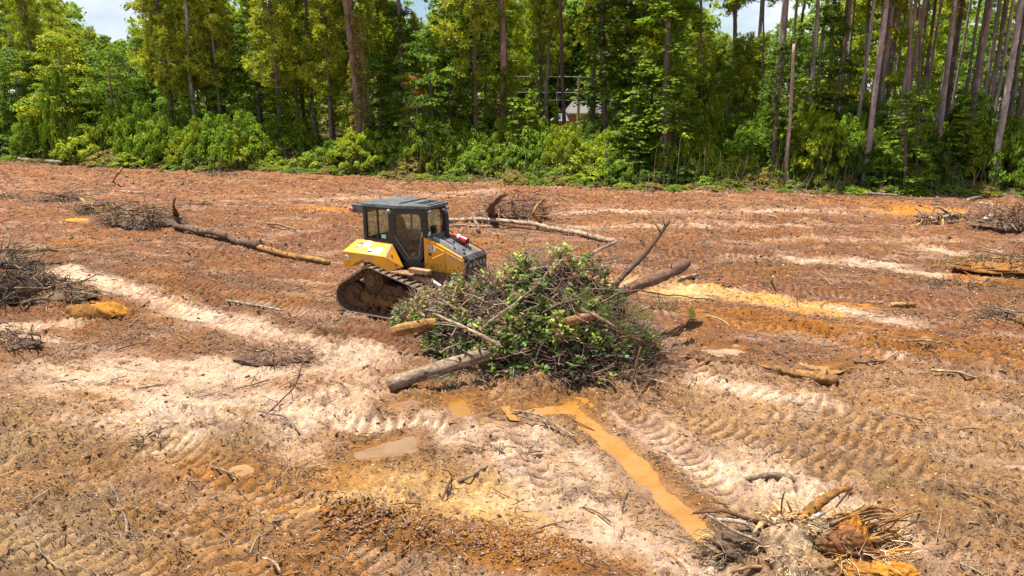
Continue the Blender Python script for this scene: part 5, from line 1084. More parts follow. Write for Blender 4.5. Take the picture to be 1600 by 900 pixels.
# ------------------------------------------------------------------ the brush pile pushed by the bulldozer
bp = empty('brush_pile', (0.3, 14.9, hz(0.3, 14.9)), 0, 'large pile of uprooted leafy branches in front of the bulldozer blade', 'brush pile')
def onbp(o): o.location = -bp.location; return o
TOPL = [(612, 500), (625, 480), (645, 462), (670, 452), (700, 447), (730, 440), (760, 432), (785, 428), (800, 412), (825, 396), (850, 386), (885, 384), (905, 400), (930, 408), (950, 424), (965, 448), (985, 478), (1005, 494), (1020, 512), (1035, 535)]
BOTL = [(612, 508), (640, 520), (665, 545), (690, 562), (720, 580), (760, 594), (800, 606), (850, 612), (900, 610), (950, 602), (990, 590), (1020, 575), (1035, 560)]
def prof(px, T): return np.interp(px, [a for a, _ in T], [b for _, b in T])
def pile_pt(px, v, r, jit=0.12):
    """point on the pile's front/top surface; v: 0 at the foot .. 1 at the crest"""
    yt = prof(px, TOPL)+26*(float(vn(px/17.0, 3.0, 7))-0.45)+12*(float(vn(px/6.0, 9.0, 7))-0.5); yb = prof(px, BOTL)-5*float(vn(px/23.0, 1.0, 8)); py = yb+(yt-yb)*v
    fx, fy = gp(px, yb, 0.0)
    # crest lies further back than the foot
    Dc = fy+np.interp(px, [612, 700, 850, 950, 1035], [0.25, 1.1, 1.6, 1.5, 0.3])
    D = fy+(Dc-fy)*v**1.6+r.normal()*jit
    return up(px, py, D)
r = np.random.default_rng(200)
# dark core of packed soil and wood
n, m_ = 60, 24; V = []
for i in range(n+1):
    px = 624+(1000-624)*i/n
    yb = prof(px, BOTL); fx, fy = gp(px, yb)
    for j in range(m_+1):
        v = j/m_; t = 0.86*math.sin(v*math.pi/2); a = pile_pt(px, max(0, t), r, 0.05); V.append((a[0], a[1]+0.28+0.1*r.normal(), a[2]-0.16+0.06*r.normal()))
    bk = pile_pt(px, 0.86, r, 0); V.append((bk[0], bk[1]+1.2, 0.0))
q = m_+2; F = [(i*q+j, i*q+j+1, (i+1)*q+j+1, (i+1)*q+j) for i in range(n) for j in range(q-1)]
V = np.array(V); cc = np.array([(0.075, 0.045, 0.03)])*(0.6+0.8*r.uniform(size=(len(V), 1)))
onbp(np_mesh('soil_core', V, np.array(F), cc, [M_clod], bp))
# leaves on short sprays
LG = np.array([(0.05, 0.10, 0.025), (0.075, 0.145, 0.03), (0.11, 0.20, 0.03), (0.17, 0.27, 0.035), (0.27, 0.36, 0.05), (0.42, 0.46, 0.12)])
LB = np.array([(0.20, 0.11, 0.09), (0.26, 0.17, 0.10), (0.13, 0.08, 0.06), (0.28, 0.10, 0.10)])
Ps, Ns, Ss, Cs, R0, R1, RR, RC = [], [], [], [], [], [], [], []
for k in range(1900):
    px = r.uniform(614, 1005) if r.uniform() < 0.93 else r.uniform(1000, 1035); v = r.uniform()**0.8
    dens = np.interp(px, [614, 640, 760, 900, 950, 1035], [1, 1, 1, 1, 0.35, 0.10])
    if px > 690 and px < 960 and v < 0.12: dens *= 0.4
    dens *= 0.25+1.0*float(sst(0.40, 0.56, fbm(px/26.0, v*5.0, 33, 2)))
    if r.uniform() > dens: continue
    p = np.array(pile_pt(px, v, r, 0.14)); dirn = unit(np.array([r.normal()*0.8, -0.55+r.normal()*0.5, 0.45+r.normal()*0.5])); L_ = r.uniform(0.15, 0.42)
    p0 = p-dirn*L_*0.7; p1 = p+dirn*L_*0.3; R0.append(p0); R1.append(p1); RR.append(0.006); RC.append(LB[1] if r.uniform() < 0.5 else (0.2, 0.14, 0.09))
    # spray colour: bright green in the middle, greyer and mauve to the upper left
    grey = np.interp(px, [614, 660, 760, 830], [0.25, 0.42, 0.42, 0.10])*np.interp(v, [0.2, 0.7], [0.5, 1.3])
    nl = int(r.integers(7, 16)); tn = float(vn(px/30.0+9, v*4.0, 12)); base = LG[int(np.clip(tn*8-0.6+r.normal()*1.0, 0, 5))]
    for i in range(nl):
        t = r.uniform(0.15, 1.05); c = base*r.uniform(0.7, 1.35) if r.uniform() > grey else LB[r.integers(0, 4)]*r.uniform(0.7, 1.3)
        Ps.append(p0+(p1-p0)*t+r.normal(size=3)*0.05); Ns.append(np.array([0, -0.35, 0.9])+r.normal(size=3)*0.55); Ss.append(r.uniform(0.036, 0.076)); Cs.append(c)
V, F = leaves(np.array(Ps), np.array(Ns), np.array(Ss), 0.55, r)
o = onbp(np_mesh('leaves', V, F, np.repeat(np.array(Cs), 4, 0), [M_gloss], bp)); o['kind'] = 'stuff'
# twigs: two segments each
nt_ = 1900; P0, P1, P2, rr, cc = [], [], [], [], []
for k in range(nt_):
    px = r.uniform(618, 1035); v = r.uniform(0.02, 1.0); p = np.array(pile_pt(px, v, r, 0.15))
    lo = 0.9 if px > 930 else 0.6
    d = unit(np.array([r.normal()+0.4*np.sign(r.normal()), r.normal()*0.5-0.1, 0.35+r.normal()*0.5])); L_ = r.gamma(2.2, 0.14)*lo
    e = p+d*L_*0.5; e2 = e+unit(d+r.normal(size=3)*0.35)*L_*0.5; P0.append(p-d*0.1); P1.append(e); P2.append(e2); rr.append(r.uniform(0.0035, 0.011)); cc.append(np.array([(0.34, 0.24, 0.18), (0.20, 0.13, 0.10), (0.46, 0.36, 0.27), (0.13, 0.085, 0.065), (0.27, 0.15, 0.12)][r.integers(0, 5)])*r.uniform(0.8, 1.2))
P0, P1, P2, rr, cc = map(np.array, (P0, P1, P2, rr, cc))
V, F, C_ = join([rods(P0, P1, rr, cc, 4), rods(P1, P2, rr*0.6, cc, 4), rods(np.array(R0), np.array(R1), np.array(RR), np.array([np.array(c, float) for c in RC]), 3)])
o = onbp(np_mesh('twigs', V, F, np.clip(C_, 0, 1), [M_twig], bp)); o['kind'] = 'stuff'
_p0, _p1, _r, _c = [], [], [], []
for k in range(420):
    px = r.uniform(640, 1040); v = r.uniform(0.55, 1.0) if px < 930 else r.uniform(0.1, 1.0); p = np.array(pile_pt(px, v, r, 0.1)); an = r.uniform(0.1, 3.0) if px < 930 else r.uniform(-0.6, 2.2); L_ = r.uniform(0.25, 0.75)
    _p0.append(p-np.array([math.cos(an), 0, math.sin(an)])*0.2); _p1.append(p+np.array([math.cos(an), r.normal()*0.3, math.sin(an)*0.8])*L_); _r.append(r.uniform(0.004, 0.011)); _c.append([(0.34, 0.24, 0.18), (0.18, 0.12, 0.09), (0.46, 0.36, 0.27), (0.27, 0.15, 0.12)][k % 4])
o = onbp(np_mesh('twigs', *rods(np.array(_p0), np.array(_p1), np.array(_r), np.array(_c), 4), [M_twig], bp)); o['kind'] = 'stuff'
# medium bare branches one can follow across the pile
for k in range(34):
    px = r.uniform(680, 1010); v = r.uniform(0.15, 0.95); p = np.array(pile_pt(px, v, r, 0.05))+np.array([0, -0.06, 0.05])
    an = r.uniform(-0.5, 1.3) if px < 900 else r.uniform(-0.9, 2.4); L_ = r.uniform(0.4, 1.1); d = np.array([math.cos(an), 0.25*r.normal()+0.15, math.sin(an)*0.8])*L_
    onbp(log([p-d*0.5, p+np.array([0, -0.05, 0.06]), p+d*0.5], r.uniform(0.012, 0.024), 0.007, ['mix', 'grey', 'pale', 'brown', 'red'][k % 5], None, name='branch', amp=0.12, n=6, parent=bp, seed=300+k, forks=((0.6, tuple(r.normal(size=3)*0.2), 0.007),)))
# pine sprays on the right side
def sprig(P, n, L, col, r, up_=0.5):
    P = np.asarray(P); A = P+r.normal(size=(n, 3))*0.05; d = unit(r.normal(size=(n, 3))+np.array([0, 0, up_]))*L*r.uniform(0.6, 1.1, (n, 1))
    s_ = unit(np.cross(d, r.normal(size=(n, 3))))*0.004; V = np.stack([A-s_, A+s_, A+d+s_*0.4, A+d-s_*0.4], 1).reshape(-1, 3)
    return V, np.arange(4*n).reshape(n, 4), np.repeat(np.array(col)*r.uniform(0.7, 1.3, (n, 1)), 4, 0)
parts = []
for px, py, n in ((948, 478, 60), (965, 492, 70), (985, 500, 90), (1000, 495, 60), (1005, 520, 90), (1018, 505, 60), (1025, 470, 50), (1000, 478, 50), (970, 520, 60), (1040, 472, 40), (915, 470, 60), (1020, 530, 60), (695, 600, 50)):
    y_ = gp(px, prof(px, BOTL))[1]
    for q_ in range(3): parts.append(sprig(np.array(up(px+r.normal()*8, py+r.normal()*8, y_+0.3)), n//2, 0.15, (0.13, 0.18, 0.035), r))
V, F, C_ = join(parts); o = onbp(np_mesh('pine_needles', V, F, C_, [M_needle], bp)); o['kind'] = 'stuff'
for k, (P_, r_0, c_) in enumerate((([(905, 470), (940, 430), (968, 398)], 0.02, 'brown'), ([(930, 480), (985, 440), (1012, 420)], 0.018, 'mix'), ([(920, 450), (950, 415), (955, 385)], 0.014, 'red'), ([(940, 500), (1010, 480), (1060, 488)], 0.018, 'brown'), ([(930, 520), (1000, 515), (1070, 530)], 0.016, 'mix'), ([(840, 430), (828, 400), (832, 370)], 0.012, 'pale'), ([(780, 450), (750, 420), (735, 398)], 0.010, 'brown'), ([(960, 545), (1020, 540), (1062, 512)], 0.014, 'red'), ([(900, 440), (925, 400), (915, 372)], 0.012, 'grey'), ([(700, 470), (672, 445), (660, 425)], 0.010, 'brown'))):
    D_ = 14.9 if P_[0][1] < 480 else 14.2; onbp(log([up(a, b_, D_+0.25*i) for i, (a, b_) in enumerate(P_)], r_0, 0.006, c_, None, name='branch', amp=0.14, n=6, parent=bp, seed=400+k, forks=((0.55, (0.22, 0.05, 0.14), r_0*0.55), (0.75, (-0.08, 0.0, 0.18), r_0*0.45), (0.35, (0.12, 0, -0.14), r_0*0.4))))
# the pale green leafy sprig at the lower left of the pile
Ps = []; 
for k in range(90): Ps.append(up(695+r.normal()*13, 592+r.normal()*12, 13.75+r.normal()*0.1))
V, F = leaves(np.array(Ps), r.normal(size=(90, 3))+np.array([0, -0.8, 0.6]), r.uniform(0.03, 0.06, 90), 0.5, r)
o = onbp(np_mesh('leaves', V, F, np.repeat(np.array([(0.10, 0.24, 0.11)])*r.uniform(0.7, 1.5, (90, 1)), 4, 0), [M_gloss], bp)); o['kind'] = 'stuff'
# fallen twigs around the foot of the pile
x, y = gp(850, 604); o = onbp(tangle(x, y-0.05, 2.6, 0.4, 0.15, 600, BRR+DKR, 210, 0.007, 0.5, parent=bp, name='foot_twigs')); o['kind'] = 'stuff'
x, y = gp(1000, 575); o = onbp(tangle(x, y, 0.9, 0.8, 0.25, 420, BRR+DKR, 211, 0.007, 0.5, parent=bp, name='foot_twigs')); o['kind'] = 'stuff'

# ------------------------------------------------------------------ small green plants on the field
def weeds(pxs, n, spx, spy, s, cols, label, seed, h=0.05):
    r = np.random.default_rng(seed); Ps = []
    for a, b_ in pxs:
        for k in range(n):
            x, y = gp(a+r.normal()*spx, b_+r.normal()*spy); Ps.append((x, y, hf(x, y)+r.uniform(0.01, h)))
    n = len(Ps); V, F = leaves(np.array(Ps), r.normal(size=(n, 3))*0.6+np.array([0, 0, 1]), r.uniform(0.5, 1, n)*s, 0.4, r)
    tag(np_mesh('weeds', V, F, np.repeat(np.array(cols)[r.integers(0, len(cols), n)]*r.uniform(0.7, 1.3, (n, 1)), 4, 0), [M_leaf]), label, 'weeds', kind='stuff')
WG = [(0.10, 0.17, 0.03), (0.15, 0.22, 0.04), (0.08, 0.12, 0.03)]
weeds([(1340, 745), (1390, 752), (1430, 745), (1280, 735), (1460, 760)], 55, 22, 7, 0.022, WG, 'sparse tiny green weeds on soil right of the uprooted stump', 1)
weeds([(1490, 408), (1530, 406), (1575, 408), (1595, 404)], 90, 14, 2.0, 0.07, WG, 'strip of low green weeds near the right edge of the field', 2, 0.12)
weeds([(297, 613), (290, 636)], 60, 5, 3, 0.028, [(0.2, 0.2, 0.04), (0.13, 0.17, 0.04)], 'small olive tuft on the pale sand at left', 3, 0.08)
weeds([(40, 385), (15, 390), (120, 300), (230, 290), (1270, 365), (1400, 390)], 50, 14, 3, 0.05, [(0.2, 0.2, 0.06), (0.12, 0.15, 0.04)], 'scattered olive weeds across the back of the field', 4, 0.08)
weeds([(20, 600), (100, 640), (160, 650), (40, 700)], 70, 30, 12, 0.018, [(0.16, 0.17, 0.05), (0.10, 0.13, 0.05)], 'thin green weeds in the grey soil at left', 5)
pr = []
r = np.random.default_rng(5)
x, y = gp(1080, 506); 
for k in range(5): pr.append(sprig(np.array([x, y, hf(x, y)+0.05+0.04*k]), 40, 0.13, (0.17, 0.22, 0.03), r, 1.4))
V, F, C_ = join(pr); tag(np_mesh('pine_sprig', V, F, C_, [M_needle]), 'small green pine sprig sticking up from mud right of the pile', 'pine sprig')

# ------------------------------------------------------------------ forest
def edge_y(px): return float(np.interp(px, [-200, 0, 300, 550, 800, 1000, 1300, 1600, 1800], [246, 250, 264, 273, 287, 293, 299, 303, 306]))
def edge(px, back=0.0):
    x, y = gp(px, edge_y(px)); k = (y+back)/y; return x*k, y+back
GREENS = {'bright': [(0.28, 0.36, 0.03), (0.22, 0.31, 0.03), (0.34, 0.40, 0.04)], 'mid': [(0.17, 0.28, 0.035), (0.22, 0.33, 0.04), (0.12, 0.21, 0.03)],
          'dark': [(0.10, 0.17, 0.03), (0.13, 0.21, 0.035), (0.075, 0.13, 0.025)], 'pine': [(0.34, 0.42, 0.06), (0.42, 0.47, 0.07), (0.24, 0.33, 0.05)],
          'blue': [(0.12, 0.22, 0.04), (0.16, 0.27, 0.045), (0.09, 0.17, 0.035)], 'rust': [(0.42, 0.17, 0.05), (0.33, 0.15, 0.06), (0.25, 0.18, 0.05)], 'straw': [(0.36, 0.28, 0.14), (0.28, 0.22, 0.10), (0.24, 0.26, 0.06)]}
for _k in GREENS: GREENS[_k] = [(min(0.55, a_*1.04), b_*1.0, c_*0.7) for a_, b_, c_ in GREENS[_k]]
def clump_leaves(C_, n, rad, size, key, r, flat=0.6, outdir=None, wt=0.8):
    """leaf quads scattered over lumps centred on C_ (M,3)"""
    M = len(C_); c = np.repeat(C_, n, 0); d = unit(r.normal(size=(M*n, 3))); d[:, 2] = np.abs(d[:, 2])*1.0-0.35
    rr = np.repeat(np.broadcast_to(rad, (M,)), n)*r.uniform(0.55, 1.05, M*n)
    P = c+d*rr[:, None]*np.array([1, 1, flat]); nrm = d+np.array([0, 0, wt])+r.normal(size=P.shape)*0.45
    base = np.array(GREENS[key]); ci = r.integers(0, 3, M); tone = r.uniform(0.7, 1.35, M)
    col = base[np.repeat(ci, n)]*np.repeat(tone, n)[:, None]*r.uniform(0.7, 1.3, (M*n, 1))
    V, F = leaves(P, nrm, size*r.uniform(0.6, 1.2, M*n), 0.55, r)
    return V, F, np.repeat(col, 4, 0)
def me_only(name, V, F, C_, m):
    o = np_mesh(name, V, F, np.clip(C_, 0, 1), [m]); me = o.data; bpy.data.objects.remove(o); return me
def inst(name, me, parent, loc=(0, 0, 0), rz=0.0, s=(1, 1, 1)):
    o = bpy.data.objects.new(name, me); COL.objects.link(o); o.parent = parent; o.location = loc; o.rotation_euler = (0, 0, rz); o.scale = s; return o
# --- broadleaf crowns, 10 m tall unit: crown from 2 to 10 m
def broad(seed, key):
    r = np.random.default_rng(seed); cs = []
    nb = 95
    for k in range(nb):
        t = r.uniform(); z = 1.6+8.2*t; R_ = 2.7*math.sin(math.pi*min(1, (t*0.86+0.14)))**0.7*(0.75+0.5*r.uniform()); a = r.uniform(0, 6.28); q = r.uniform(0.35, 1.0)**0.6
        cs.append((R_*q*math.cos(a), R_*q*math.sin(a), z))
    cs = np.array(cs); V, F, C_ = clump_leaves(cs, 72, r.uniform(0.45, 0.95, nb), 0.115, key, r)
    return me_only('crown', V, F, C_, M_leaf), cs
def pine_crown(seed, z0, z1, dens=1.0, key='pine', R0_=2.6):
    r = np.random.default_rng(seed); parts = []; br = []
    nb = int(46*dens)
    for k in range(nb):
        t = (k+r.uniform())/nb; z = z0+(z1-z0)*t; R_ = R0_*(1-0.6*t)*(0.55+0.6*r.uniform())*min(1, 0.5+t*3); a = r.uniform(0, 6.28); up_ = r.uniform(0.0, 0.35)
        e = np.array([R_*math.cos(a), R_*math.sin(a), z+R_*up_]); br.append((np.array([0, 0, z]), e))
        nt2 = int(5+R_*3)
        for j in range(nt2):
            q = 0.4+0.6*(j+1)/nt2; c = np.array([e[0]*q, e[1]*q, z+R_*up_*q])+r.normal(size=3)*0.25
            n = 22; d = unit(r.normal(size=(n, 3))+np.array([0, 0, 0.55])); L_ = r.uniform(0.22, 0.42, (n, 1)); A = c+d*0.04; s_ = unit(np.cross(d, r.normal(size=(n, 3))))*0.034
            V = np.stack([A-s_, A+s_, A+d*L_+s_*0.7, A+d*L_-s_*0.7], 1).reshape(-1, 3); base = np.array(GREENS[key])[r.integers(0, 3)]*r.uniform(0.75, 1.3)
            parts.append((V, np.arange(4*n).reshape(n, 4), np.repeat(base[None]*r.uniform(0.75, 1.25, (n, 1)), 4, 0)))
    V, F, C_ = join(parts)
    P0 = np.array([b_[0] for b_ in br]); P1 = np.array([b_[1] for b_ in br])
    Vb, Fb, Cb = rods(P0, P1, np.full(len(br), 0.035), np.tile(np.array([(0.16, 0.11, 0.085)]), (len(br), 1)), 4)
    return me_only('crown', V, F, C_, M_needle), me_only('limbs', Vb, Fb, Cb, M_twig)
def trunk_me(seed, h, r0, r1, col, lean=0.0, n=9):
    r = np.random.default_rng(seed); Q = wig([(0, 0, -0.4), (lean*h*0.3, 0, h*0.35), (lean*h, 0, h)], 0.8, 0.12, seed); k = len(Q)
    b = MB(); c = np.repeat(np.array(col)[None]*(0.75+0.5*r.uniform(size=(k, 1))), n, 0)*(1+0.12*r.normal(size=(k*n, 1)))
    b.tube(Q, np.linspace(r0, r1, k), n, 0, np.clip(c, 0, 1), rough=0.08, seed=seed); o = b.build('trunk', M_barkfar, None, smooth=True); me = o.data; bpy.data.objects.remove(o); return me
def vine_col(seed, h, rad, key, size=0.11, dens=1.3, low=0.0):
    """leaves wrapped round a trunk like hanging vine curtains"""
    r = np.random.default_rng(seed); M = int(h*9*dens); z = low+(h-low)*r.uniform(size=M); a = r.uniform(0, 6.28, M)
    R_ = rad*(0.55+0.9*fbm(z*0.45+seed, a*0.6, seed, 3))*r.uniform(0.5, 1.05, M); R_ = R_*np.clip(1.25-z/h*0.55, 0.4, 1.3)
    cs = np.stack([R_*np.cos(a), R_*np.sin(a), z], 1); V, F, C_ = clump_leaves(cs, 34, r.uniform(0.22, 0.5, M), size, key, r, flat=1.5, wt=0.5)
    return me_only('vines', V, F, C_, M_leaf)
def strands(seed, h, rad, n, cols, r0=0.02):
    r = np.random.default_rng(seed); a = r.uniform(0, 6.28, n); z1 = r.uniform(0.25, 1.0, n)*h; z0 = z1*r.uniform(0, 0.5, n)
    q0 = rad*r.uniform(0.6, 1.6, n); q1 = rad*r.uniform(0.25, 0.7, n); P0 = np.stack([q0*np.cos(a), q0*np.sin(a), z0], 1); P1 = np.stack([q1*np.cos(a+0.3), q1*np.sin(a+0.3), z1], 1)
    Mid = (P0+P1)/2+r.normal(size=P0.shape)*0.2; cc = np.array(cols)[r.integers(0, len(cols), n)]*r.uniform(0.7, 1.3, (n, 1)); rr = r.uniform(0.4, 1.3, n)*r0
    V, F, C_ = join([rods(P0, Mid, rr, cc, 3), rods(Mid, P1, rr*0.8, cc, 3)]); return me_only('dead_vines', V, F, C_, M_twig)
def mound(seed, key, rough=0.5, n=70):
    """shrub / vine mound, 1 m unit radius, 1 m high: scaled when placed"""
    r = np.random.default_rng(seed); u = r.uniform(size=n)**0.55; a = r.uniform(0, 6.28, n); z = np.sqrt(np.clip(1-u*u, 0, 1))*(1-rough*0.4*r.uniform(size=n))*r.uniform(0.5, 1.0, n)**0.4
    cs = np.stack([u*np.cos(a), u*np.sin(a), z*0.88], 1); return cs
def mound_me(seed, key, sxy, sz, lsize=0.095, n=120, per=70):
    cs = mound(seed, key, n=n)*np.array([sxy, sxy, sz]); r = np.random.default_rng(seed+1)
    V, F, C_ = clump_leaves(cs, per, r.uniform(0.22, 0.48, len(cs))*max(0.6, min(1.1, sxy/2.2)), lsize, key, r, flat=0.75, wt=0.9)
    Pb = np.array([(0, 0, 0.0)]*26)+r.normal(size=(26, 3))*np.array([0.2*sxy, 0.2*sxy, 0]); Pe = cs[r.integers(0, len(cs), 26)]
    return me_only('foliage', V, F, C_, M_leaf), me_only('stems', *rods(Pb, Pe, np.full(26, 0.022), np.tile(np.array([(0.2, 0.15, 0.11)]), (26, 1)), 4), M_twig)
def spire_me(seed, key, h=5.0, R_=1.5, lsize=0.11):
    """young broadleaf sapling with layered sprays"""
    r = np.random.default_rng(seed); n = 70; t = r.uniform(size=n); a = r.uniform(0, 6.28, n); q = r.uniform(0.3, 1, n)**0.6*R_*(1-t*0.85); cs = np.stack([q*np.cos(a), q*np.sin(a), 0.5+t*(h-0.5)], 1)
    V, F, C_ = clump_leaves(cs, 34, r.uniform(0.25, 0.5, n), lsize, key, r, flat=0.35, wt=1.3)
    P0 = np.stack([np.zeros(n), np.zeros(n), cs[:, 2]-0.15], 1); return me_only('crown', V, F, C_, M_leaf), me_only('limbs', *rods(P0, cs, np.full(n, 0.012), np.tile(np.array([(0.2, 0.15, 0.11)]), (n, 1)), 3), M_twig)

BROAD = [broad(500+k, key)[0] for k, key in enumerate(('mid', 'dark', 'mid', 'bright', 'dark', 'blue', 'mid'))]
PINEH = [pine_crown(520+k, 6.0, 17.0, 1.35) for k in range(3)]
PINET = [pine_crown(530+k, 13.5, 21.0, 0.9) for k in range(2)]
TRK_ = [trunk_me(540+k, 17, 0.20, 0.09, c, 0.0) for k, c in enumerate(((0.20, 0.155, 0.14), (0.16, 0.115, 0.10), (0.25, 0.20, 0.175), (0.19, 0.13, 0.10)))]
SLIM = [trunk_me(580+k, 17, 0.13, 0.08, c, 0.0) for k, c in enumerate(((0.34, 0.28, 0.26), (0.27, 0.22, 0.21), (0.22, 0.17, 0.155)))]
TRKB = [trunk_me(550+k, 8.5, 0.16, 0.05, c, 0.02) for k, c in enumerate(((0.22, 0.18, 0.15), (0.15, 0.12, 0.10)))]
MOUNDS = {key: [mound_me(560+10*i+k, key, sx2, sz2) for k, (sx2, sz2) in enumerate(((2.0, 1.5), (2.6, 2.4)))] for i, key in enumerate(('bright', 'mid', 'dark', 'blue', 'straw'))}
SPIRES = [spire_me(620+k, key) for k, key in enumerate(('mid', 'bright', 'dark'))]
VINES = {(k, key): vine_col(640+k*7+i, 12.5, 1.05, key) for k in range(2) for i, key in enumerate(('mid', 'dark', 'bright', 'straw'))}

# foreground trunks read off the photograph: base px, base y, px at the top edge, width px, bark, vine key (or None), vine width factor, vine height m, crown, label
FT = [
 (37, 150, 27, 7, (0.48, 0.42, 0.36), None, 0, 0, 0, 'slender pale bare trunk leaning slightly left at the far left of the forest'),
 (306, 212, 291, 8, (0.34, 0.29, 0.27), 'mid', 0.55, 9, 1, 'mottled grey trunk rising from dark shrubs at left'),
 (475, 168, 461, 8, (0.10, 0.075, 0.07), None, 0, 0, 1, 'straight dark trunk left of the vine wrapped trunk'),
 (492, 195, 480, 8, (0.17, 0.115, 0.095), 'dark', 0.4, 12, 1, 'dark trunk with leafy patches just right of the straight dark trunk'),
 (572, 268, 541, 13, (0.21, 0.145, 0.12), 'straw', 0.62, 11.5, 1, 'thick reddish trunk wrapped in brown dead vines left of centre'),
 (561, 262, 551, 12, (0.20, 0.13, 0.11), 'mid', 0.7, 12, 1, 'dark trunk standing tight behind the thick reddish vine wrapped trunk'),
 (628, 190, 622, 10, (0.17, 0.14, 0.13), 'dark', 1.0, 12.5, 1, 'grey trunk half hidden in dark vines right of the thick reddish trunk'),
 (703, 200, 697, 9, (0.15, 0.11, 0.10), 'dark', 1.25, 12.5, 1, 'dark vine covered pillar behind the rust tipped shrub cone'),
 (790, 270, 782, 14, (0.26, 0.17, 0.155), 'straw', 0.75, 6, 1, 'straight twin looking trunk with rusty vines round its foot near the centre'),
 (884, 190, 880, 8, (0.10, 0.07, 0.06), None, 0, 0, 1, 'dark trunk in front of the brick house left of the utility pole'),
 (948, 215, 944, 12, (0.15, 0.12, 0.10), 'dark', 1.7, 12.5, 1, 'broad dark vine pillar just right of the utility pole'),
 (985, 205, 985, 8, (0.38, 0.32, 0.29), 'dark', 0.9, 12, 1, 'vine covered trunk with a bare pale stretch right of the broad dark vine pillar'),
 (1013, 200, 1018, 10, (0.17, 0.12, 0.11), 'mid', 0.9, 12, 1, 'dark straight trunk with vines on its lower half left of the tall green vine tower'),
 (1040, 285, 1047, 14, (0.17, 0.13, 0.12), 'mid', 1.6, 12.5, 1, 'tall green vine tower with brown stems at its foot right of centre'),
 (1147, 240, 1150, 9, (0.20, 0.15, 0.14), 'dark', 0.8, 8, 1, 'straight dark trunk under the right sky gap'),
 (1173, 250, 1190, 8, (0.33, 0.28, 0.28), None, 0, 0, 1, 'slim pale grey trunk leaning right beside the trunk under the sky gap'),
 (1190, 120, 1194, 5, (0.25, 0.18, 0.16), None, 0, 0, 1, 'thin short brown trunk behind the slim pale grey trunk'),
 (1205, 290, 1228, 8, (0.19, 0.14, 0.13), 'dark', 1.0, 9, 1, 'dark leaning trunk with vines at mid height right of the slim pale grey trunk'),
 (1226, 295, 1245, 8, (0.34, 0.25, 0.21), None, 0, 0, 0, 'pale brown bent stem with a broken top at right centre'),
 (1258, 280, 1272, 8, (0.33, 0.28, 0.27), 'bright', 1.3, 7.0, 1, 'trunk buried in a bright green vine column up to mid height'),
 (1291, 258, 1309, 9, (0.22, 0.18, 0.17), 'dark', 0.6, 12, 1, 'mottled grey trunk with thin vines right of the bright green vine column'),
 (1306, 170, 1330, 8, (0.24, 0.17, 0.155), None, 0, 0, 1, 'leaning brown trunk going up from the vines right of the mottled grey trunk'),
 (1346, 296, 1384, 11, (0.32, 0.25, 0.25), None, 0, 0, 1, 'long bare purple grey pine, front one of the leaning cluster'),
 (1361, 250, 1390, 8, (0.24, 0.20, 0.20), None, 0, 0, 1, 'second pine of the leaning cluster, just right of the long bare front pine'),
 (1351, 150, 1360, 8, (0.19, 0.17, 0.18), None, 0, 0, 1, 'upright dark trunk behind the leaning cluster, on its left'),
 (1374, 180, 1397, 9, (0.26, 0.21, 0.21), None, 0, 0, 1, 'third pine of the leaning cluster with a hidden foot'),
 (1387, 165, 1410, 8, (0.21, 0.17, 0.17), None, 0, 0, 1, 'rightmost dark pine of the leaning cluster'),
 (1392, 290, 1440, 10, (0.17, 0.125, 0.115), 'dark', 0.5, 4, 1, 'dark pine leaning strongly right of the leaning cluster'),
 (1415, 300, 1425, 7, (0.20, 0.14, 0.12), 'mid', 1.0, 6, 0, 'dark leafy topped stem at the forest edge beside the strongly leaning pine'),
 (1430, 300, 1436, 5, (0.13, 0.10, 0.09), None, 0, 0, 0, 'thin blackish stem beside the leafy topped stem'),
 (1456, 290, 1491, 10, (0.27, 0.20, 0.19), None, 0, 0, 1, 'reddish grey pine leaning right at the edge near the grey fallen trunk'),
 (1480, 140, 1499, 9, (0.20, 0.16, 0.16), None, 0, 0, 1, 'dark pine close behind the reddish grey leaning pine'),
 (1519, 205, 1541, 8, (0.23, 0.19, 0.19), None, 0, 0, 1, 'slim pine left of the rightmost large leaning pine'),
 (1527, 170, 1554, 6, (0.20, 0.17, 0.17), None, 0, 0, 1, 'thin pine between the slim pine and the one with bare side limbs'),
 (1536, 200, 1573, 8, (0.22, 0.18, 0.17), None, 0, 0, 1, 'pine with bare side limbs behind the rightmost large leaning pine'),
 (1547, 299, 1591, 12, (0.34, 0.29, 0.29), None, 0, 0, 1, 'large pale grey pine leaning right nearest the right edge'),
 (1583, 150, 1606, 9, (0.20, 0.17, 0.17), None, 0, 0, 1, 'dark trunk cut by the right edge of the forest'),
 (742, 215, 738, 7, (0.13, 0.10, 0.09), 'mid', 1.3, 12.5, 1, 'thin dark trunk in green vines left of the centre trunk'),
 (845, 180, 842, 7, (0.12, 0.09, 0.08), 'mid', 0.8, 12.5, 1, 'thin dark trunk in loose green vines left of the brick house'),
 (240, 130, 236, 7, (0.15, 0.11, 0.10), 'mid', 1.1, 12, 1, 'leafy trunk behind the bright mound at left'),
 (408, 180, 402, 9, (0.14, 0.11, 0.10), 'dark', 1.6, 12.5, 1, 'dark leafy pillar between the mottled grey trunk and the straight dark trunk'),
 (1093, 200, 1095, 6, (0.14, 0.11, 0.10), 'mid', 0.6, 6.0, 1, 'thin dark trunk behind the bright shrub right of the vine tower'),
]
ftx = []
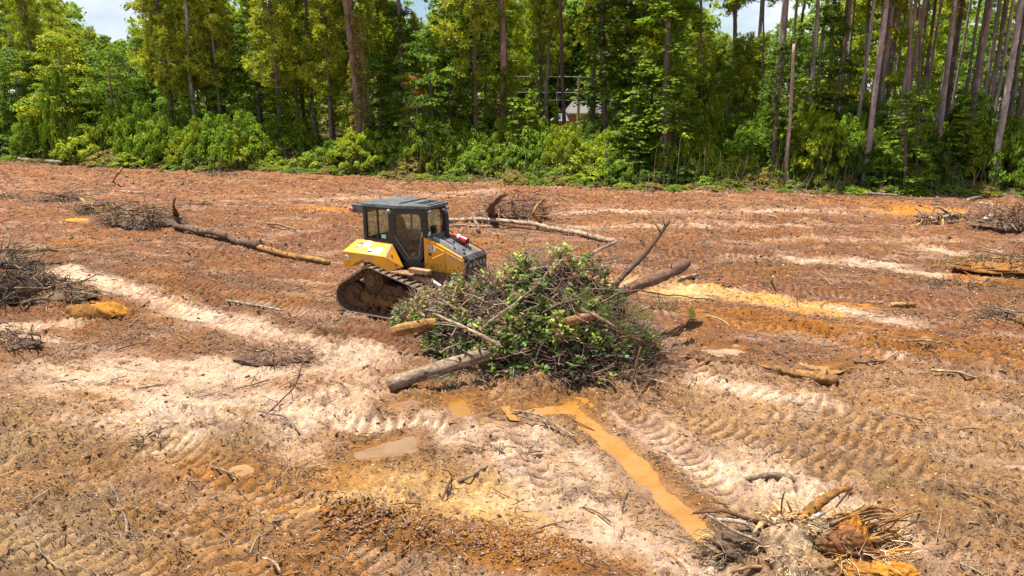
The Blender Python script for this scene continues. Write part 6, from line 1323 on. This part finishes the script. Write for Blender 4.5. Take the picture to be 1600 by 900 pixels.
for i, (bx, by, tx, wpx, bark, vk, vf, vh, cr_, lab) in enumerate(FT):
    e_y = edge_y(bx); x, y = gp(bx, max(by, 0)) if by > 225 else (0, 0)
    if by > 225: D = gp(bx, min(by, e_y))[1]
    else: D = edge(bx)[1]+np.interp(by, [120, 225], [13, 4])+(i % 3)*1.3
    X0 = up(bx, by, D)[0] if by > 225 else None
    pt = up(tx, 0, D); pb = up(bx, by, D)
    slope = (pt[0]-pb[0])/(pt[2]-pb[2]); x0 = pb[0]-slope*pb[2]; z0 = hz(x0, D)
    Ht = (14.5 if not cr_ else 21.0); 
    if i == 18: Ht = up(tx, 68, D)[2]
    if i == 16: Ht = 13.0
    root_ = empty('pine_tree' if (vk is None or cr_) else 'bare_tree', (x0, D, z0), 0, lab, 'tree')
    rpx = wpx*0.36/FPX*math.hypot(D, 5.8)
    rr_ = np.random.default_rng(700+i)
    Q = wig([(0, 0, -0.3), (slope*Ht*0.5+rr_.normal()*0.08, rr_.normal()*0.1, Ht*0.5), (slope*Ht, 0, Ht)], 0.6, 0.10, 700+i); k = len(Q)
    b = MB(); tt = np.linspace(0, 1, k); n = 10
    c = np.repeat(np.array(bark)[None]*(0.7+0.6*vn(np.arange(k)*0.6, np.full(k, i*3.1), 2))[:, None], n, 0)*(1+0.14*rr_.normal(size=(k*n, 1)))
    b.tube(Q, rpx*(1.12-0.45*tt)+0.10*rpx*np.exp(-tt*30)*2, n, 0, np.clip(c, 0, 1), rough=0.08, seed=i)
    b.build('trunk', M_barkfar, root_, smooth=True)
    if vk:
        key = vk
        v_ = inst('vines', VINES[(i % 2, key)], root_, (slope*vh*0.3, 0, 0), rr_.uniform(0, 6.28), (vf*1.3, vf*1.3, vh/12.5)); 
    if vk == 'straw' or i in (13, 10):
        sme = strands(720+i, 11 if i == 4 else 5, max(0.38, 1.2*rpx), 110, [(0.34, 0.22, 0.15), (0.22, 0.13, 0.09), (0.44, 0.34, 0.25), (0.30, 0.14, 0.08)], 0.018); inst('dead_vines', sme, root_); inst('vines', VINES[(1, 'mid')], root_, (0.2, -0.1, 0), 1.0, (0.55, 0.55, 0.62 if i != 13 else 0.9))
    if cr_:
        a_, b__ = PINET[i % 2]; s_ = 1.0; rz = rr_.uniform(0, 6.28); off = (slope*17, 0, 0)
        inst('crown', a_, root_, off, rz); inst('limbs', b__, root_, off, rz)
    if cr_ and bx > 1300 or i in (6, 15):
        # dead bare side limbs
        m0 = 7; zz = rr_.uniform(6, 14, m0); an = rr_.uniform(0, 6.28, m0); P0 = np.stack([slope*zz, np.zeros(m0), zz], 1); P1 = P0+np.stack([np.cos(an), np.sin(an)*0.6, rr_.uniform(-0.2, 0.4, m0)], 1)*rr_.uniform(0.5, 2.0, (m0, 1))
        dl_ = inst('dead_limbs', me_only('dead_limbs', *rods(P0, P1, np.full(m0, 0.03), np.tile(np.array([(0.2, 0.16, 0.14)]), (m0, 1)), 4), M_twig), root_); dl_['kind'] = 'stuff'
    ftx.append((bx, D, x0))

landmarks = [(-20, 'far left edge'), (37, 'slender pale trunk'), (100, 'tall round green shrub'), (306, 'mottled grey trunk'), (408, 'dark leafy pillar'), (480, 'straight dark trunk'), (572, 'thick reddish vine wrapped trunk'), (655, 'rust tipped shrub cone'), (790, 'centre trunk with rusty vines'), (905, 'utility pole'), (985, 'trunk with a bare pale stretch'), (1040, 'tall green vine tower'), (1148, 'trunk under the sky gap'), (1225, 'bent pale brown stem'), (1291, 'mottled grey trunk with thin vines'), (1346, 'long bare leaning pine'), (1415, 'leafy topped stem'), (1456, 'reddish grey leaning pine'), (1547, 'large pale grey pine'), (1620, 'right edge')]
used = {}
def lab_for(px, what):
    j = min(range(len(landmarks)), key=lambda q: abs(landmarks[q][0]-px)); lx, ln = landmarks[j]
    side = 'in front of' if abs(px-lx) < 12 else ('left of' if px < lx else 'right of')
    t = f'{what} {side} the {ln}'; used[t] = used.get(t, 0)+1
    return t if used[t] == 1 else f"{['', 'second', 'third', 'fourth', 'fifth', 'sixth', 'seventh'][min(6, used[t]-1)]} {t}"
# trees filling the wood behind, kept below the sky gaps and off the view to the house
def gap_y(px):
    return float(np.interp(px, [-300, 120, 150, 180, 222, 240, 636, 650, 672, 700, 1090, 1110, 1150, 1175, 1205, 1235, 2000], [-99, -99, 12, 44, 34, -99, -99, 22, 18, -99, -99, 30, 52, 48, 10, -99, -99]))
def zlim(px, D, rpx):
    z = 99
    for q in (-rpx, 0, rpx):
        gy_ = gap_y(px+q)
        if gy_ > -50: z = min(z, up(px+q, gy_, D)[2])
    return z
r = np.random.default_rng(801); nfill = 0
for D0, sp in ((6, 4.6), (10, 4.4), (15, 4.4), (21, 4.6), (28, 5.0), (36, 5.2), (45, 5.6)):
    px = -160.0
    while px < 1760:
        x, y = edge(px, D0+r.uniform(-2, 2)); st_ = sp*FPX/y
        kind = r.uniform(); rpx = 2.6*FPX/y
        zl = zlim(px, y, rpx*0.9); rz = r.uniform(0, 6.28); zb = hz(x, y)-0.1
        house = (815 if D0 < 22 else 838) < px < (962 if D0 < 22 else 930)
        if house and D0 < 40: kind = 0.9 if D0 in (10, 21) else 2
        right = px > 1180
        if px > 1280 and D0 < 30 and not house and kind > 0.35: kind = 0.9
        if kind <= 0.52 and not house:
            h = min(r.uniform(8.0, 15.0) if not (right and D0 < 10) else r.uniform(5, 9), zl-0.3)
            if h > 4:
                root_ = empty('broadleaf_tree', (x, y, zb), rz, lab_for(px, ['leafy', 'tall leafy'][h > 11]+' broadleaf tree behind the shrubs,') if D0 < 12 else 'leafy broadleaf tree filling the wood behind the forest edge', 'tree', 'broadleaf trees filling the wood'); s_ = h/10.2
                w_ = r.uniform(0.9, 1.15)*max(0.75, min(1.1, s_))
                inst('crown', BROAD[r.integers(0, 7)], root_, s=(w_, w_, s_)); inst('trunk', TRKB[r.integers(0, 2)], root_, s=(s_, s_, s_))
                nfill += 1
        elif kind <= 1:
            s_ = r.uniform(0.95, 1.25); h = 17*s_
            if h > zl: s_ = max(0.3, (zl-0.3)/17.2)
            if s_ > 0.55:
                root_ = empty('pine_tree', (x, y, zb), rz, lab_for(px, 'bright needled pine behind the shrubs,') if D0 < 12 else 'bright needled pine filling the wood behind the forest edge', 'tree', 'pines filling the wood')
                if house: a_, b__ = PINET[0]; s_ = 0.72
                elif px > 1280 and D0 < 30: a_, b__ = PINET[int(r.integers(0, 2))]; s_ = min(s_, 1.0)
                else: a_, b__ = PINEH[r.integers(0, 3)]
                inst('crown', a_, root_, s=(s_, s_, s_)); inst('limbs', b__, root_, s=(s_, s_, s_)); inst('trunk', TRK_[r.integers(0, 4)], root_, s=(1, 1, s_)); nfill += 1
                if D0 < 22 and not house and r.uniform() < (0.25 if px > 1280 else 0.8): vh_ = min(zl-0.5, r.uniform(6, 13)); vw_ = r.uniform(0.6, 1.3); inst('vines', VINES[(int(r.integers(0, 2)), ['mid', 'dark', 'bright', 'mid'][r.integers(0, 4)])], root_, s=(vw_, vw_, vh_/12.5))
        px += st_*r.uniform(0.7, 1.3)
# more slim bare pines standing close together on the right
r = np.random.default_rng(841)
for k, px in enumerate(np.linspace(1195, 1640, 26)):
    px = px+r.uniform(-7, 7); x, y = edge(px, r.uniform(3, 20)); s_ = r.uniform(0.95, 1.1); rz = r.uniform(0, 6.28)
    root_ = empty('pine_tree', (x, y, hz(x, y)-0.1), rz, 'slim bare pine trunk among the close standing pines on the right', 'tree', 'slim pines standing close together on the right')
    a_, b__ = PINET[k % 2]; inst('trunk', SLIM[k % 3], root_, s=(1, 1, 1.2))
    if k % 2: inst('crown', a_, root_, s=(0.8, 0.8, s_)); inst('limbs', b__, root_, s=(0.8, 0.8, s_))
# the far wood as one mass
r = np.random.default_rng(811); cs = []
for k in range(5200):
    px = r.uniform(-220, 1820); D = r.uniform(106, 150); top = 21.0
    gy_ = gap_y(px)
    if gy_ > -50: top = up(px, gy_+10, D)[2]-1
    else:
        top = min(top, min(zlim(px, D, 22)-0.5, 21))
    if 840 < px < 935: D = max(D, 114)
    x = up(px, 200, D)[0]; cs.append((x, D, r.uniform(0.02, 1)**0.8*max(2, top-1)))
for k in range(900):
    px = r.uniform(790, 960); D = r.uniform(110, 124); cs.append((up(px, 200, D)[0], D, r.uniform(0.0, 1)*19+0.5))
V, F, C_ = clump_leaves(np.array(cs), 20, r.uniform(1.0, 2.1, len(cs)), 0.52, 'mid', r, flat=0.8)
tag(np_mesh('far_wood', V, F, np.clip(C_, 0, 1), [M_leaf]), 'far wood seen as one green mass behind the trees', 'wood', kind='stuff')

# understorey: tall shrubs and vine mounds whose tops follow the photograph
# px, top y, half width m, back offset m, key, kind, words
SH = [(20, 150, 2.8, 2.5, 'mid', 'm', 'green leafy shrub mound'), (-60, 150, 2.8, 2.5, 'mid', 'm', 'green leafy shrub mound'), (62, 120, 2.4, 6, 'blue', 'm', 'deep green shrub'), (105, 102, 2.9, 5, 'mid', 'm', 'tall round green shrub'), (150, 150, 2.6, 4, 'mid', 'm', 'mid green shrub'),
 (25, 200, 3.0, 1.2, 'blue', 'm', 'low leafy shrub'), (80, 205, 2.6, 1.0, 'mid', 'm', 'low green shrub'), (150, 190, 3.2, 1.0, 'bright', 'm', 'bright yellow green vine mound'), (205, 165, 3.6, 2.6, 'bright', 'm', 'large bright yellow green vine mound'), (262, 178, 3.2, 2.0, 'bright', 'm', 'bright vine mound'), (230, 225, 2.8, 0.2, 'bright', 'm', 'low bright vine mound'), (180, 232, 2.4, 0.1, 'straw', 'm', 'low straw coloured shrub'),
 (120, 235, 2.0, 0.2, 'mid', 'm', 'low ragged shrub'), (50, 236, 2.2, 0.3, 'mid', 'm', 'low ragged shrub'), (300, 235, 2.0, 0.6, 'mid', 'm', 'low green shrub'), (345, 180, 3.0, 3.0, 'dark', 'm', 'dark rounded shrub'), (375, 200, 2.4, 2.0, 'mid', 'm', 'green shrub'), (330, 225, 2.4, 0.6, 'dark', 'm', 'dark drooping shrub'), (372, 243, 1.8, 0.2, 'straw', 'm', 'low dry shrub'), (270, 248, 1.8, 0.1, 'straw', 'm', 'low dry shrub'),
 (410, 215, 2.2, 1.5, 'bright', 'm', 'bright green shrub'), (445, 195, 2.2, 2.5, 'mid', 'm', 'green shrub'), (470, 178, 1.8, 4.5, 'bright', 'm', 'bright green shrub'), (520, 215, 2.0, 1.5, 'mid', 'm', 'green leafy shrub'), (540, 225, 1.6, 0.8, 'mid', 's', 'young leafy sapling'), (428, 242, 1.6, 0.3, 'bright', 'm', 'low yellow green shrub'), (505, 232, 1.6, 1.2, 'bright', 'm', 'low yellow green shrub'),
 (598, 215, 2.0, 1.6, 'mid', 'm', 'green shrub'), (600, 262, 1.2, 0.2, 'mid', 'm', 'small low shrub'), (630, 195, 1.9, 1.2, 'mid', 'm', 'green shrub'), (655, 112, 1.9, 1.6, 'mid', 's', 'tall vine draped cone with rusty tips'), (640, 165, 1.9, 1.4, 'bright', 's', 'bright sapling'), (672, 175, 2.2, 1.2, 'mid', 'm', 'vine draped shrub'), (650, 235, 2.0, 0.5, 'straw', 'm', 'brown stemmed low shrub'),
 (700, 205, 2.2, 1.5, 'bright', 'm', 'bright green shrub'), (730, 195, 2.4, 1.8, 'mid', 'm', 'green shrub'), (750, 225, 2.0, 0.8, 'mid', 'm', 'low green shrub'), (712, 262, 1.2, 0.3, 'mid', 'm', 'small low shrub'), (808, 150, 1.8, 2.0, 'mid', 's', 'leafy sapling'), (826, 165, 1.5, 2.2, 'bright', 's', 'bright leafy sapling'), (830, 205, 2.2, 1.4, 'mid', 'm', 'green shrub'),
 (868, 212, 2.4, 1.6, 'bright', 'm', 'bright green shrub'), (880, 200, 1.8, 5.0, 'blue', 'm', 'rounded deep green shrub'), (905, 212, 2.4, 1.2, 'bright', 'm', 'bright green vine mound'), (925, 150, 1.3, 6.0, 'mid', 's', 'leafy sapling'), (866, 158, 1.0, 7.0, 'mid', 's', 'slim leafy sapling'), (935, 220, 2.2, 1.4, 'bright', 'm', 'bright green vine mound'), (925, 250, 2.2, 0.4, 'bright', 'm', 'low bright vine mound'), (860, 255, 2.0, 0.4, 'mid', 'm', 'low green shrub'), (815, 262, 1.6, 0.2, 'straw', 'm', 'small dry shrub'), (895, 268, 1.6, 0.1, 'bright', 'm', 'small bright shrub'),
 (985, 138, 2.4, 1.0, 'mid', 's', 'tall young leafy tree'), (990, 190, 1.9, 0.6, 'mid', 's', 'young leafy sapling'), (965, 235, 1.6, 0.5, 'mid', 'm', 'low green shrub'), (1010, 258, 1.6, 0.3, 'dark', 'm', 'dark low shrub'), (1065, 255, 1.6, 0.3, 'dark', 'm', 'dark low shrub'),
 (1090, 138, 1.9, 5.5, 'bright', 'm', 'tall bright green shrub'), (1085, 215, 2.2, 2.0, 'mid', 'm', 'green shrub'), (1120, 225, 2.6, 1.5, 'bright', 'm', 'bright vine mound'), (1155, 238, 2.6, 1.0, 'bright', 'm', 'bright vine mound'), (1100, 255, 2.2, 0.4, 'mid', 'm', 'low green shrub'), (1150, 268, 1.8, 0.1, 'straw', 'm', 'low dry shrub'), (1185, 262, 1.6, 0.2, 'straw', 'm', 'low dry shrub'), (1180, 150, 1.8, 5.0, 'mid', 'm', 'tall green shrub'), (1190, 205, 2.0, 2.5, 'mid', 'm', 'green shrub'),
 (1230, 230, 1.8, 1.5, 'mid', 's', 'leafy sapling'), (1258, 190, 2.0, 2.0, 'mid', 'm', 'green shrub'), (1245, 150, 1.8, 3.5, 'bright', 'm', 'bright vine mass'), (1280, 240, 1.8, 1.0, 'mid', 'm', 'green shrub'), (1240, 272, 1.6, 0.3, 'mid', 'm', 'low ragged shrub'), (1300, 268, 2.0, 0.4, 'straw', 'm', 'low dry shrub'), (1320, 230, 2.2, 2.0, 'mid', 'm', 'green shrub'), (1335, 150, 2.2, 5.0, 'dark', 'm', 'tall dark shrub'), (1330, 190, 2.0, 3.5, 'bright', 'm', 'bright green shrub'),
 (1372, 255, 1.8, 1.0, 'dark', 's', 'dark leafy sapling'), (1400, 210, 2.0, 3.0, 'mid', 's', 'leafy sapling'), (1420, 150, 2.6, 2.5, 'mid', 's', 'tall leafy young tree'), (1440, 220, 1.8, 2.5, 'bright', 'm', 'bright green shrub'), (1385, 285, 1.6, 0.1, 'mid', 'm', 'small low shrub'), (1445, 288, 1.2, 0.0, 'bright', 'm', 'small bright shrub'), (1490, 175, 2.0, 1.5, 'bright', 's', 'layered young leafy tree'), (1475, 240, 1.8, 2.0, 'dark', 'm', 'dark shrub'), (1500, 230, 1.8, 1.8, 'dark', 'm', 'dark shrub'), (1495, 130, 2.2, 6, 'dark', 'm', 'tall dark shrub'),
 (1515, 280, 1.6, 0.2, 'straw', 'm', 'low olive shrub'), (1530, 225, 2.2, 4.0, 'bright', 'm', 'bright green shrub'), (1560, 200, 2.2, 4.5, 'bright', 'm', 'bright green shrub'), (1580, 190, 2.2, 2.5, 'mid', 'm', 'green shrub'), (1580, 272, 2.2, 0.3, 'straw', 'm', 'low olive bramble'), (1610, 230, 2.2, 1.0, 'mid', 'm', 'green shrub'), (1555, 270, 1.6, 1.2, 'mid', 'm', 'low green shrub'), (1660, 180, 2.6, 2.0, 'mid', 'm', 'green shrub'), (1540, 180, 2.0, 6.0, 'mid', 'm', 'green shrub')]
r = np.random.default_rng(821)
for i, (px, ty, hw, back, key, kd, words) in enumerate(SH):
    x, y = edge(px, back+hw*0.75); zb = hz(x, y)-0.1; h = max(0.5, up(px, ty, y)[2]-zb)
    nm = 'shrub' if kd == 'm' else 'sapling'
    root_ = empty(nm, (x, y, zb), 0, lab_for(px, words), nm)
    if kd == 'm':
        v = 0 if hw < 2.3 else 1; f_, s_ = MOUNDS[key][(i+v) % 2 if h < 3 else 1]; bx_ = (2.0, 1.5) if f_ is MOUNDS[key][0][0] else (2.6, 2.4)
        sc = (hw/bx_[0], hw/bx_[0], h/(bx_[1]*0.92)); rz = r.uniform(0, 6.28)
        inst('foliage', f_, root_, rz=rz, s=sc); inst('stems', s_, root_, rz=rz, s=sc)
    else:
        f_, s_ = SPIRES[{'mid': 0, 'bright': 1, 'dark': 2}[key]]; sc = (hw/1.5*0.9, hw/1.5*0.9, h/5.1); rz = r.uniform(0, 6.28)
        inst('crown', f_, root_, rz=rz, s=sc); inst('limbs', s_, root_, rz=rz, s=sc)
        t_ = inst('trunk', TRKB[0], root_, s=(0.45, 0.45, h/9))
    if 'rusty' in words:
        cs = np.stack([r.normal(size=26)*0.55, r.normal(size=26)*0.4-0.4, h-0.3-np.abs(r.normal(size=26))*1.2], 1); inst('rusty_leaves', me_only('rusty_leaves', *clump_leaves(cs, 22, np.full(26, 0.3), 0.10, 'rust', r), M_leaf), root_)
        inst('dead_vines', strands(880, h*0.8, 1.0, 160, [(0.34, 0.22, 0.15), (0.5, 0.42, 0.34), (0.22, 0.12, 0.08)], 0.02), root_)
UTOP = [(-80, 160), (0, 165), (60, 145), (105, 130), (150, 170), (210, 178), (300, 190), (350, 182), (420, 195), (500, 218), (560, 215), (640, 190), (720, 200), (800, 190), (850, 212), (960, 216), (1000, 220), (1090, 190), (1150, 225), (1200, 200), (1300, 190), (1400, 215), (1500, 205), (1600, 195), (1700, 190)]
px = -80.0; k = 0
while px < 1680:
    back = r.uniform(1.5, 9.0); x, y = edge(px, back); zb = hz(x, y)-0.1; ty = prof(px, UTOP)+r.uniform(-34, 26); h = max(0.8, up(px, ty, y)[2]-zb); key = ['mid', 'bright', 'mid', 'dark', 'mid', 'dark', 'bright'][r.integers(0, 7)]
    root_ = empty('shrub', (x, y, zb), 0, 'leafy shrub growing in the understorey between the trunks', 'shrub', 'shrubs filling the understorey'); hw = r.uniform(1.6, 2.6); f_, q_ = MOUNDS[key][1]; sc = (hw/2.6, hw/2.6, h/2.25)
    rz = r.uniform(0, 6.28); inst('foliage', f_, root_, rz=rz, s=sc); inst('stems', q_, root_, rz=rz, s=sc); px += r.uniform(14, 26)
# small ragged brush along the foot of the forest
r = np.random.default_rng(831); px = -60.0
while px < 1680:
    x, y = edge(px, r.uniform(-0.7, 0.5)); key = ['straw', 'mid', 'bright', 'straw', 'mid'][r.integers(0, 5)]; s_ = r.uniform(0.22, 0.5)
    root_ = empty('bramble', (x, y, hz(x, y)-0.03), 0, 'small ragged bramble at the foot of the forest edge', 'bramble', 'brambles along the forest edge'); rz = r.uniform(0, 6.28)
    f_, q_ = MOUNDS[key][0]; sc = (s_*1.1, s_*1.1, s_*r.uniform(0.6, 1.1)); inst('foliage', f_, root_, rz=rz, s=sc); inst('stems', q_, root_, rz=rz, s=sc)
    px += r.uniform(14, 30)
# dead twigs and stems at the forest foot: uncountable
r = np.random.default_rng(832); n = 2600; px = r.uniform(-40, 1640, n); bk = r.normal(size=n)*0.9+0.3
PP = np.array([edge(a, b_) for a, b_ in zip(px, bk)]); z = hfull(PP[:, 0], PP[:, 1]); P0 = np.stack([PP[:, 0], PP[:, 1], z], 1)
hh = r.gamma(1.6, 0.35, n)*np.where(bk > 0, 1.3, 0.4); P1 = P0+np.stack([r.normal(size=n)*0.4, r.normal(size=n)*0.3, hh], 1)
pal = np.array([(0.40, 0.28, 0.18), (0.28, 0.17, 0.12), (0.5, 0.42, 0.33), (0.2, 0.13, 0.1)]); V, F, C_ = rods(P0, P1, r.uniform(0.008, 0.022, n), pal[r.integers(0, 4, n)], 3)
tag(np_mesh('dead_stems', V, F, C_, [M_twig]), 'dead stems and twigs tangled along the foot of the forest', 'dead stems', kind='stuff')
# ground cover inside the wood
r = np.random.default_rng(833); n = 26000; px = r.uniform(-100, 1700, n); bk = r.uniform(0, 1, n)**1.5*40+0.5
PP = np.array([edge(a, b_) for a, b_ in zip(px, bk)]); z = hfull(PP[:, 0], PP[:, 1])
V, F = leaves(np.stack([PP[:, 0], PP[:, 1], z+r.uniform(0.05, 0.6, n)], 1), r.normal(size=(n, 3))*0.5+np.array([0, 0, 1]), r.uniform(0.08, 0.2, n), 0.5, r)
pal = np.array(GREENS['mid']+GREENS['bright']); tag(np_mesh('undergrowth', V, F, np.repeat(pal[r.integers(0, 6, n)]*r.uniform(0.6, 1.1, (n, 1)), 4, 0), [M_leaf]), 'low green undergrowth covering the forest floor', 'undergrowth', kind='stuff')

# ------------------------------------------------------------------ utility poles, wires, house, cars
M_pole = mat('pole_wood', rough=0.85, attr=False, base=(0.42, 0.31, 0.23), noise=0.3, nscale=4)
M_wire = mat('wire', rough=0.5, attr=False, base=(0.30, 0.31, 0.33), noise=0)
def pole(px, D, lab):
    p = up(px, 120, D); x = p[0]; zt = p[2]; o = empty('utility_pole', (x, D, hz(x, D)), 0, lab, 'utility pole')
    b = MB(); b.cyl((0, 0, -0.3), (0, 0, zt-0.1), 0.17, 0.12, n=12); b.build('post', M_pole, o)
    b = MB(); b.cyl((0, 0, zt-0.1), (0, 0, zt+0.15), 0.05, 0.04, n=8); b.build('pole_top', M_grey, o)
    for z in (zt-1.45, zt-2.15): b = MB(); b.box((-0.16, -0.2, z), (0.16, -0.12, z+0.08)); b.build('bracket', M_grey, o)
    return x, D, zt
p0 = pole(905, 70.0, 'weathered wooden utility pole in front of the brick house')
xl, Dl = up(318, 100, 78)[0], 78.0; xr, Dr = up(1330, 130, 66)[0], 66.0
for k, (dz0, dl, lab) in enumerate(((0.0, 10.0, 'top wire strung between the trees'), (-1.45, 8.4, 'middle wire strung between the trees'), (-2.15, 7.6, 'lowest wire strung between the trees'))):
    pts = []
    for (xa, ya, za), (xb, yb, zb_) in (((xl-28, Dl+6, dl-0.1), (xl, Dl, dl)), ((xl, Dl, dl), (p0[0], p0[1]-0.2, p0[2]+dz0)), ((p0[0], p0[1]-0.2, p0[2]+dz0), (xr, Dr, p0[2]+dz0-0.2))):
        for t in np.linspace(0, 1, 16)[:-1]: pts.append((xa+(xb-xa)*t, ya+(yb-ya)*t, za+(zb_-za)*t-1.0*4*t*(1-t)*0.6))
    tag(MB().tube(pts, 0.022, 5).build('power_wire', M_wire), lab, 'wire')
M_brick = mat('brick', rough=0.85, attr=False, base=(0.42, 0.20, 0.13), noise=0.25, nscale=3, dirt=(0.5, 0.36, 0.27), dirtamt=0.3, dscale=6)
M_rooft = mat('roof_shingle', rough=0.85, attr=False, base=(0.17, 0.165, 0.155), noise=0.2, nscale=4)
M_wht = mat('white_trim', rough=0.5, attr=False, base=(0.78, 0.77, 0.74), noise=0.04)
M_pane = mat('window_glass', rough=0.08, attr=False, base=(0.05, 0.07, 0.08), noise=0, spec=0.6)
hx = up(893, 190, 98)[0]; hs = empty('brick_house', (hx, 98, hz(hx, 98)), 0, 'brick house with a pale roof glimpsed behind the utility pole', 'house')
b = MB(); b.box((-0.3, 0, 0), (9.5, 7, 3.6)); b.build('wall', M_brick, hs)
b = MB(); b.box((-2.3, 1.0, 0), (-0.301, 6, 2.5)); b.build('wing_wall', M_brick, hs)
b = MB(); b.hull8([(-0.6, -0.35, 3.6), (9.8, -0.35, 3.6), (9.8, 7.3, 3.6), (-0.6, 7.3, 3.6)], [(0.7, 3.2, 5.4), (8.5, 3.2, 5.4), (8.5, 3.8, 5.4), (0.7, 3.8, 5.4)]); b.build('roof', M_rooft, hs)
b = MB(); b.hull8([(-2.6, 0.7, 2.5), (-0.31, 0.7, 2.5), (-0.31, 6.3, 2.5), (-2.6, 6.3, 2.5)], [(-1.4, 2.5, 3.4), (-0.31, 2.5, 3.4), (-0.31, 4.5, 3.4), (-1.4, 4.5, 3.4)]); b.build('wing_roof', M_rooft, hs)
b = MB(); b.box((-0.62, -0.40, 3.42), (9.82, -0.352, 3.60)); b.build('fascia', M_wht, hs)
for x in (0.4, 2.6, 5.0, 7.2):
    b = MB(); b.box((x, -0.05, 0.9), (x+1.1, -0.003, 2.5)); wf = b.build('window', M_wht, hs)
    for u in (0, 1):
        for v in (0, 1): b = MB(); b.box((x+0.08+0.49*u, -0.06, 0.98+0.76*v), (x+0.53+0.49*u, -0.051, 1.68+0.76*v)); b.build('pane', M_pane, wf)
def car(px, py, D, rz, paint, lab, name='parked_car'):
    x, _, z = up(px, py, D); x0 = x; o = empty(name, (x0, D, hz(x0, D)), rz, lab, 'car')
    b = MB(); b.prism([(-2.1, 0.32), (2.1, 0.32), (2.15, 0.62), (2.0, 0.85), (1.0, 0.98), (-1.7, 1.0), (-2.12, 0.85)], -0.85, 0.85, inset=0.06); b.build('body', paint, o)
    b = MB(); b.prism([(-1.65, 1.0), (0.95, 0.98), (0.35, 1.44), (-1.15, 1.46)], -0.74, 0.74, inset=0.06); b.build('cabin', M_pane, o)
    b = MB(); b.prism([(-1.15, 1.461), (0.35, 1.441), (0.25, 1.49), (-1.05, 1.51)], -0.68, 0.68); b.build('roof', paint, o)
    for wx2 in (-1.35, 1.35):
        for s_ in (-1, 1): b = MB(); b.cyl((wx2, s_*0.72, 0.33), (wx2, s_*0.90, 0.33), 0.33, n=16); w2 = b.build('wheel', M_blk, o); b = MB(); b.cyl((wx2, s_*0.901, 0.33), (wx2, s_*0.915, 0.33), 0.19, n=12); b.build('rim', M_steel, w2)
    for s_ in (-1, 1): b = MB(); b.box((2.0, s_*0.6-0.15, 0.62), (2.13, s_*0.6+0.15, 0.74)); b.build('headlight', M_wht, o)
M_cred = mat('dark_red_paint', rough=0.3, attr=False, base=(0.22, 0.01, 0.03), noise=0, spec=0.5)
car(489, 200, 86, 0.1, M_cred, 'dark red car glimpsed through shrubs left of the thick reddish trunk')
car(1534, 215, 72, 0.2, M_wht, 'white car glimpsed through the trees left of the large pale grey pine')
